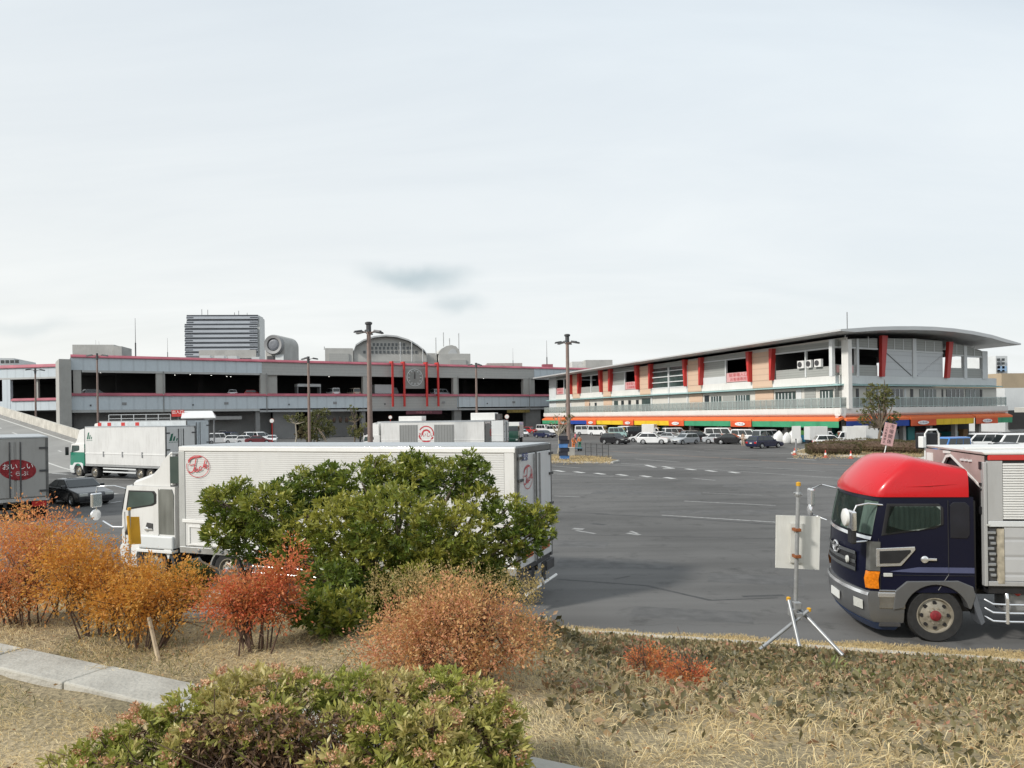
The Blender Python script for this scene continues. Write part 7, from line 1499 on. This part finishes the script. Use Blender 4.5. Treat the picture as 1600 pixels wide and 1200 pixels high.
# ---- front hedge
hd = empty('flowering_hedge', (0, 0, 0), 0, 'low light green hedge with dried pinkish flower heads in the near foreground', 'hedge')
hc = [cl(*q) for q in ((110, 1205, 40, 2.85), (165, 1180, 42, 2.9), (225, 1145, 42, 2.95), (290, 1115, 44, 3.0), (350, 1090, 44, 3.05), (415, 1080, 44, 3.1), (480, 1085, 46, 3.1), (550, 1085, 46, 3.1), (620, 1085, 46, 3.1), (690, 1085, 46, 3.1), (745, 1095, 44, 3.05), (785, 1130, 34, 3.0), (795, 1180, 34, 2.9), (740, 1150, 52, 2.9), (670, 1150, 56, 2.8), (600, 1150, 56, 2.8), (700, 1205, 56, 2.7), (620, 1215, 52, 2.65), (540, 1140, 40, 2.85), (350, 1135, 40, 2.85), (200, 1200, 40, 2.75), (430, 1120, 34, 2.9), (460, 1150, 26, 2.85), (400, 1165, 24, 2.8), (780, 1215, 36, 2.8), (520, 1205, 40, 2.65), (130, 1225, 36, 2.7), (290, 1165, 30, 2.8), (260, 1215, 30, 2.7))]
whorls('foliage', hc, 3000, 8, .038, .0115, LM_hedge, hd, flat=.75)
tb_ = MB()
for i in range(520):
    px = rng.uniform(120, 800); D = rng.uniform(2.6, 3.15); a = P(px, 1290, D); a.z = 2.88; top = hc[rng.integers(len(hc))][0]
    c = Vector(top) + Vector(rng.normal(size=3) * .06); a.x = a.x * .5 + c.x * .5 + rng.normal() * .05; a.y = a.y * .5 + c.y * .5; m_ = (a + c) / 2 + Vector(rng.normal(size=3) * .03)
    tb_.tube([a, m_, c], [.0035, .003, .0015], 4)
tb_.build('twigs', M_twig, hd, recalc=False)
fp = []
for i in range(115):
    c, r = hc[rng.integers(len(hc))]; d = sph(1)[0]; d[2] = abs(d[2]) * .9 + .2; d[1] = -abs(d[1]) if rng.random() < .6 else d[1]; d /= np.linalg.norm(d); n = 40
    ctr = c + d * r * (.95 + .12 * rng.random()); off = sph(n) * np.array([.022, .022, .012]) * (.5 + .6 * rng.random((n, 1))); fp.append(ctr + off)
fp = np.concatenate(fp); leaves('flower_heads', fp, sph(len(fp)) + up * .5, .011, .008, LM_flower, hd, None, .1, 0)
bl = []
c, r = np.array([x for x, _ in hc]), np.array([q for _, q in hc]); k = rng.integers(len(hc), size=2600); bn_ = np.array([P(rng.uniform(300, 560), rng.uniform(1115, 1230), rng.uniform(2.75, 2.95)) for _ in range(3200)])
leaves('brown_leaves', bn_, sph(3200), .03, .011, leafmat('leaf_brown_dull', [(.07, .04, .025), (.15, .09, .05), (.26, .16, .08)], .8, .15), hd)
leaves('brown_leaves', c[k] + sph(2600) * r[k][:, None] * .6 - up * .06, sph(2600), .035, .012, leafmat('leaf_brown', [(.06, .03, .02), (.14, .07, .04), (.24, .12, .06)], .7, .15), hd)

# ---- grass and ground cover (countless: one object each)
def scatter(n, q0, q1, t0, t1, dens=None):
    q, t = rng.uniform(q0, q1, n), rng.uniform(t0, t1, n); x, y = XY(q, t); keep = (np.abs(x) < .86 * y + .6) & (y > 1.7)
    if dens is not None: keep &= rng.random(n) < dens(x, y, q, t)
    x, y = x[keep], y[keep]; return np.stack([x, y, bank_z(x, y)], 1), q[keep], t[keep]
def clumpy(x, y, f=1.0): return .5 + .5 * np.sin(1.9 * f * x + 1.2 * np.sin(2.3 * f * y)) * np.sin(2.2 * f * y + 1.3 * np.sin(1.7 * f * x))
def on_slab(x, y):
    d = (x - SA[0]) * SNR[0] + (y - SA[1]) * SNR[1]; return (d > -.02) & (d < .44)
pos, q, t = scatter(330000, 8.8, 13.2, -9, 8, lambda x, y, q, t: (~on_slab(x, y)) * (.5 + .5 * clumpy(x, y, 1.6)) * np.clip((q - np.where(x > .3, 10.2, 8.7)) / 1.2, .06, 1))
n = len(pos); flow = np.stack([np.sin(pos[:, 0] * 2.1 + pos[:, 1]), np.cos(pos[:, 1] * 1.7 - pos[:, 0]), np.zeros(n)], 1)
ln = (.035 + .06 * rng.random(n) ** 2) * (.6 + .8 * clumpy(pos[:, 0], pos[:, 1], 2.3)); tn = np.clip(.25 + .45 * rng.random(n) + .3 * (clumpy(pos[:, 0], pos[:, 1], .9) - .3), 0, 1)
tag(leaves('dry_grass', pos - up * .004, flow * .45 + up * .55 + rng.normal(size=(n, 3)) * .5, ln, .0035, LM_dry, None, tn, .1, .35), kind='stuff')
pos, q, t = scatter(60000, 9.0, 12.8, -9, 8, lambda x, y, q, t: (~on_slab(x, y)) * (clumpy(x + 3, y, 1.2) > .62) * .8 * (x < 1.5))
tag(leaves('green_grass', pos, up * .7 + rng.normal(size=(len(pos), 3)) * .45, .05 + .05 * rng.random(len(pos)), .004, LM_moss, None, None, .1, .3), kind='stuff')
pos, q, t = scatter(90000, -.9, .25, -14, 16, lambda x, y, q, t: q > -np.clip(.42 + .05 * t + .08 * np.sin(t * 2.3) + .05 * np.sin(t * 5.7), .15, .95))
pos[:, 2] = np.where(q < 0, .02, .13); tag(leaves('verge_grass', pos, up * .6 + rng.normal(size=(len(pos), 3)) * .6, .05 + .05 * rng.random(len(pos)), .008, LM_dry, None, np.clip(.15 + .5 * rng.random(len(pos)), 0, 1), .1, .2), kind='stuff')
pos, q, t = scatter(330000, .75, 11.3, -18, 17, lambda x, y, q, t: np.where(x > -.1, .62 + .35 * (q < 7.5), .15) * (.35 + .65 * clumpy(x, y, 1.9)) * np.clip((np.where(x > .2, 11.1, 9.3) + .35 * np.sin(t * 3.1) - q) / 1.0, 0, 1))
n = len(pos); sz = (.045 + .065 * rng.random(n) ** 1.5) * np.where(q < 4, 1.25, 1.0); sz *= np.where(q > 8, .85, 1); pos[:, 2] += np.clip((q - .5) / 4, .1, 1) * rng.random(n) * .24 * clumpy(pos[:, 0] + .7, pos[:, 1], 1.9) ** 1.5
tn = np.clip(.1 + .55 * rng.random(n) + .45 * (clumpy(pos[:, 0] + 1, pos[:, 1], 1.7) - .45), 0, 1)
tag(leaves('ground_cover', pos, up * .35 + rng.normal(size=(n, 3)) * .6, sz, sz * .45, LM_cover, None, tn, .15, .15), kind='stuff')
pos, q, t = scatter(120000, 2.5, 12.0, -3, 9, lambda x, y, q, t: np.clip((q - 5) / 4.5, .15, 1) * (clumpy(x, y + 1, 2.2) > .34) * (x > .25))
n = len(pos); tag(leaves('long_dry_grass', pos, up * .5 + rng.normal(size=(n, 3)) * .5 + np.array([.25, -.1, 0]), .10 + .16 * rng.random(n), .005, LM_dry, None, np.clip(.1 + .7 * rng.random(n), 0, 1), .1, .45), kind='stuff')
pos, q, t = scatter(60000, .5, 9, -4, 16, lambda x, y, q, t: (clumpy(x + 2, y, 1.3) > .4) * .9)
n = len(pos); tag(leaves('bank_grass', pos, up * .7 + rng.normal(size=(n, 3)) * .4, .07 + .10 * rng.random(n), .006, LM_moss, None, np.clip(.2 + .7 * rng.random(n), 0, 1), .1, .35), kind='stuff')
for px, py, D, r_, lb in ((1015, 1040, 6.4, 34, 'small red shrub nearest the pink ochre shrub in the ground cover'), (1075, 1058, 6.0, 26, 'small red shrub right of the other low red shrub')):
    feathery(lb, (px, py + 18), D, [(px, py, r_, .6), (px - r_ * .6, py + 8, r_ * .5, .5)], LM_redor, 60, stems=6, name='low_red_shrub', group='low red shrubs in the ground cover', rl=.1)
for i, (px, py, D) in enumerate(((1300, 1035, 8.6), (1345, 1052, 7.8))):      # pale strap leaves
    b0 = P(px, py, D); z = float(bank_z(b0.x, b0.y)); n = 26; bs = np.tile(np.array([b0.x, b0.y, z]), (n, 1)) + rng.normal(size=(n, 3)) * np.array([.05, .05, 0])
    tag(leaves('strap_leaf_plant', bs, up * .8 + rng.normal(size=(n, 3)) * .4, .17 + .13 * rng.random(n), .022, leafmat('leaf_strap', [(.12, .17, .04), (.25, .28, .09), (.42, .42, .22)], .5, .3) if 'leaf_strap' not in MATS else MATS['leaf_strap'], None, None, .15, .3),
        ['pale strap leaved plant by the right leg of the tripod', 'yellow green strap leaved plant on the bank below the truck cab', 'strap leaved plant right of the low red shrubs'][i], 'plant', 'strap leaved plants on the bank')
# stake, stones
a, c = P(233, 965, 5.0), P(249, 1012, 4.85); c.z = float(bank_z(c.x, c.y)) - .02
tag(MB().tube([a, c], [.014, .016], 6).build('wooden_stake', mat('stake_wood', (.38, .30, .20), .8, var=.2, scale=12, bump=.3)), 'pale wooden stake leaning in the golden amber shrub', 'stake')
for i, (px, py, D, s, lb) in enumerate(((335, 948, 8.2, .42, 'flat pale stone furthest down the bank behind the red shrub'), (322, 972, 7.0, .30, 'flat pale stone left of the red shrub stems'), (318, 993, 6.0, .22, 'small mossy flat stone nearest the golden shrub'))):
    p = P(px, py, D); z = float(bank_z(p.x, p.y)); rg = [[(s * k * math.cos(a) * (1 + .2 * math.sin(3 * a + i)), s * .6 * k * math.sin(a), h) for a in np.linspace(0, 6.283, 12, endpoint=False)] for k, h in ((.95, -.1), (1, .03), (.9, .055))]
    tag(MB().loft(rg).build('stepping_stone', M_slab, loc=(p.x, p.y, z), smooth=40), lb, 'stone', 'flat stones on the bank')

# ---- trees and hedges in the lot
def lot_tree(label, px, pbase, D, clumps, m=LM_tree, tips=500, leaf=.22, r0=.16, name='lot_tree', bark=M_bark, forks=None, zb=0.0):
    o = empty(name, (0, 0, 0), 0, label, 'tree'); p = P(px, pbase, D); p.z = zb; cs = [cl(q[0], q[1], q[2], D + (q[3] if len(q) > 3 else 0)) for q in clumps]
    mid = np.array(P(*(forks or (px, (pbase + min(q[1] for q in clumps)) / 2)), D)); b = MB(); b.tube([p, (np.array(p) * .5 + mid * .5) + rng.normal(size=3) * .08, mid], [r0, r0 * .85, r0 * .7], 8); b.build('trunk', bark, o, smooth=60)
    limbs('limbs', mid, [c for c, _ in cs] + [c + rng.normal(size=3) * r * .7 for c, r in cs] * 2, r0 * .55, bark, o, .1, .02)
    if tips: whorls('crown', cs, tips, 7, leaf, leaf * .4, m, o)
    return o
lot_tree('trimmed tree with an upswept crown on the hedge island', 1370, 694, 78, [(1372, 615, 16), (1360, 622, 12), (1388, 622, 12), (1375, 632, 14), (1356, 640, 9), (1392, 655, 10), (1400, 648, 7), (1350, 655, 8), (1360, 664, 7), (1345, 645, 5), (1384, 608, 9), (1365, 608, 9)], tips=400, leaf=.26, r0=.17, forks=(1376, 668), zb=.18)
M_palebark = mat('bark_pale', (.36, .32, .25), .8, var=.2, scale=6)
lot_tree('pale trunked tree with flat sparse crown left of the two headed lamp post', 461, 692, 112, [(455, 655, 7), (468, 650, 6), (474, 660, 8), (448, 652, 4), (482, 655, 6)], tips=170, leaf=.28, r0=.14, bark=M_palebark, forks=(462, 662))
lot_tree('dense dull green tree just right of the two headed lamp post', 495, 692, 110, [(495, 650, 11), (505, 662, 13), (488, 668, 11), (515, 672, 10), (500, 678, 14), (484, 680, 8), (508, 644, 7)], tips=620, leaf=.28)
lot_tree('bushy small tree with dry leaves behind the two headed lamp post', 479, 692, 114, [(478, 672, 10), (470, 680, 8), (486, 684, 9)], m=LM_box, tips=220, leaf=.25)
lot_tree('thin upright tree with few leaves left of the tall lamp post', 553, 692, 104, [(548, 638, 5), (556, 641, 4), (548, 655, 4), (562, 650, 4), (550, 672, 9), (560, 678, 9)], tips=170, leaf=.26, r0=.12, forks=(555, 660))
lot_tree('leafy low tree at the foot of the tall lamp post', 571, 692, 100, [(572, 668, 9), (565, 678, 9), (578, 680, 10)], tips=240, leaf=.26, r0=.1)
lot_tree('small bare tree with a pale trunk at the island end', 872, 717, 80, [(878, 648, 5), (866, 652, 4), (886, 652, 4), (893, 650, 4), (862, 662, 4), (880, 660, 5)], tips=46, leaf=.2, r0=.09, bark=M_palebark, forks=(873, 680), zb=.18)
def clipped(label, p0, p1, width, h, n):
    a, c = G(*p0, .17), G(*p1, .17); d = c - a; ln_ = d.length; o = empty('clipped_hedge', a, math.atan2(d.y, d.x), label, 'hedge', 'clipped hedges on the hedge island')
    rings = [[(x, width * .42 * math.cos(t_), max(.02, h * .5 + h * .42 * math.sin(t_))) for t_ in np.linspace(0, 6.283, 10, endpoint=False)] for x in np.linspace(.15, ln_ - .15, 12)]
    MB().loft(rings).build('stems', M_twig, o)
    q = rng.uniform(-1, 1, (n, 3)); q /= np.maximum(1e-6, (np.abs(q) ** 5).sum(1, keepdims=True) ** .2); q *= (.86 + .16 * rng.random((n, 1)))
    pos = np.stack([(q[:, 0] * .5 + .5) * ln_, q[:, 1] * width / 2, (q[:, 2] * .5 + .5) * h * (1 + .06 * np.sin(q[:, 0] * 9))], 1); s = .13 * (.6 + .7 * rng.random(n))
    leaves('foliage', pos, q + rng.normal(size=(n, 3)) * .6, s, s * .5, LM_box, o, np.clip(.2 + .4 * (np.sin(pos[:, 0] * 1.3) * .5 + .5) + .4 * rng.random(n), 0, 1))
clipped('clipped hedge at the left front of the hedge island', (1259, 709.5), (1345, 710), 1.6, 1.15, 5200); clipped('clipped hedge running behind the leaning pink sign', (1345, 705.5), (1440, 709), 1.8, 1.2, 5200); clipped('clipped hedge along the back of the hedge island', (1285, 703.5), (1392, 701.5), 1.4, 1.15, 4200)
def tuft(center_px, n, rx, ry, label_kind):
    pass
ig = []
for (x0, y0, x1, y1) in ((852, 713, 955, 723), (1240, 702, 1440, 716)):
    for i in range(2600):
        p = G(rng.uniform(x0, x1), rng.uniform(y0, y1), .19); ig.append(p)
ig = np.array(ig); tag(leaves('island_grass', ig, up * .6 + rng.normal(size=(len(ig), 3)) * .6, .16 + .16 * rng.random(len(ig)), .04, LM_dry, None, np.clip(.5 * rng.random(len(ig)), 0, 1), .1, .3), kind='stuff')

# fallen leaves and weeds on the bank and in the slab joints
pos, q, t = scatter(16000, 2.0, 12.6, -8, 9, lambda x, y, q, t: .25 + .5 * clumpy(x, y, 1.1))
sl_ = on_slab(pos[:, 0], pos[:, 1]); pos[:, 2] += np.where(sl_, .055, .03); keep = ~sl_ | (rng.random(len(pos)) < .12); pos = pos[keep]
tag(leaves('fallen_leaves', pos, rng.normal(size=(len(pos), 3)) * np.array([1, 1, .25]), .015 + .025 * rng.random(len(pos)), .012, leafmat('leaf_fallen', [(.10, .05, .025), (.30, .15, .06), (.46, .30, .14)], .8, .1), None, None, .2, .05), kind='stuff')
for k_ in range(-3, 4):
    c_ = SA + SDIR * (k_ * .9 + .3) + SNR * rng.uniform(.02, .25); n = 40; bs = np.tile([c_[0], c_[1], 2.925], (n, 1)) + rng.normal(size=(n, 3)) * np.array([.05, .02, 0])
    tag(leaves('weed_tuft', bs, up * .6 + rng.normal(size=(n, 3)) * .6, .04 + .05 * rng.random(n), .004, LM_dry, None, None, .1, .3), 'tuft of dry grass growing in a joint of the concrete slab edging', 'weed', 'dry tufts in the slab joints')
